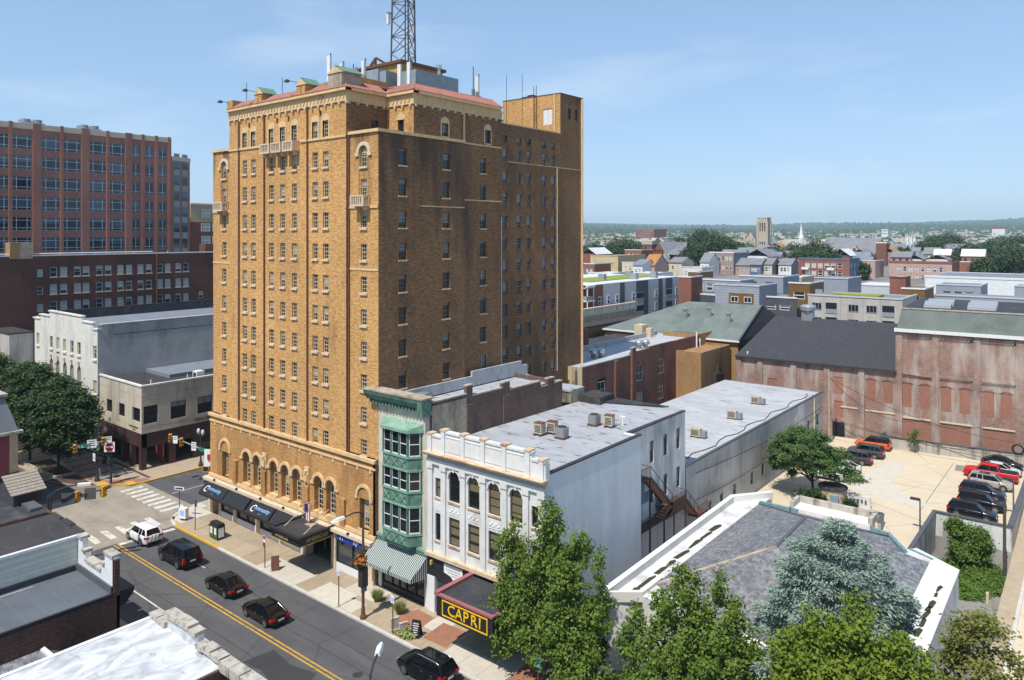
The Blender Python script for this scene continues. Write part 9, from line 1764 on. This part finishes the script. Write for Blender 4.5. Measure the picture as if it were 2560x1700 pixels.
# the wooded plain: one mass of small crowns
g = np.random.default_rng(77); V = []; Fc = []; base = np.array([(0, 0, 1.0)] + [(math.cos(a) * .8, math.sin(a) * .8, .45) for a in np.arange(5) * 1.2566] + [(math.cos(a + .6) * 1.0, math.sin(a + .6) * 1.0, -.3) for a in np.arange(5) * 1.2566])
tri = [[0, 1 + i, 1 + (i + 1) % 5] for i in range(5)] + [[1 + i, 6 + i, 1 + (i + 1) % 5] for i in range(5)] + [[1 + (i + 1) % 5, 6 + i, 6 + (i + 1) % 5] for i in range(5)]
cnt = 0
for lo, hi, num, px_a, px_b in ((480, 900, 700, 1440, 2640), (850, 1600, 2600, 1400, 2660), (1500, 3200, 5200, 1400, 2660), (3000, 6500, 4200, 1300, 2760), (300, 2500, 900, -300, 1400)):
    for _ in range(num):
        D = lo + (hi - lo) * g.random() ** .8; px = px_a + (px_b - px_a) * g.random()
        if D < 700 and math.sin(px / 31.0) + math.sin(px / 77 + D / 60) < .1: continue
        p = at_depth(px, 600, D); r = (3.2 + 3.4 * g.random()) * (1 if D < 1600 else 1 + (D - 1600) / 2400); b = base * (1 + g.normal(size=(11, 1)) * .16); c = np.array([p.x, p.y, gz(p.x, p.y) + r * .7]); V.append(b * np.array([r, r, r * (.8 + .5 * g.random())]) + c); Fc += [[i + cnt * 11 for i in t_] for t_ in tri]; cnt += 1
V2 = []; F2 = []
for i in range(1500):
    D = 700 + 2600 * g.random() ** 1.3; p = at_depth(1440 + 1200 * g.random(), 600, D); a, b, h = 4 + 8 * g.random(), 4 + 6 * g.random(), 5 + 6 * g.random(); z = gz(p.x, p.y) + 1; n = len(V2)
    V2 += [(p.x + s * a, p.y + t_ * b, z + k * h) for k in (0, 1) for s, t_ in ((-1, -1), (1, -1), (1, 1), (-1, 1))]; F2 += [[n, n + 1, n + 5, n + 4], [n + 1, n + 2, n + 6, n + 5], [n + 4, n + 5, n + 6, n + 7]]
plain('far_walls', (.66, .62, .56), (.36, .30, .27), .06, .9); me = bpy.data.meshes.new('far_town'); me.from_pydata(V2, [], F2); me.materials.append(M['far_walls']); tag(ob('far_town', me), 'pale speckle of the farthest town roofs among the woods', 'town', kind='stuff')
me = bpy.data.meshes.new('far_wood'); me.from_pydata(np.concatenate(V).tolist(), [], Fc); me.materials.append(M['leaf_far2']); tag(ob('far_wood', me), 'wooded plain of small dark crowns stretching to the hills', 'wood', kind='stuff')
# ------------------------------------------------------------ haze: even air from below the ground to above the mast
hz = bpy.data.materials.new('haze'); hz.use_nodes = True; tn = hz.node_tree; tn.nodes.remove(tn.nodes['Principled BSDF']); pv = tn.nodes.new('ShaderNodeVolumePrincipled'); pv.inputs['Color'].default_value = (.66, .86, 1, 1); pv.inputs['Density'].default_value = HAZE; pv.inputs['Anisotropy'].default_value = 0; tn.links.new(pv.outputs[0], tn.nodes['Material Output'].inputs['Volume'])
tag(MB().box(-11200, -11200, -60, 11200, 11200, 290).build('haze', hz), 'pale blue summer haze over the distant hills', 'haze', kind='stuff')
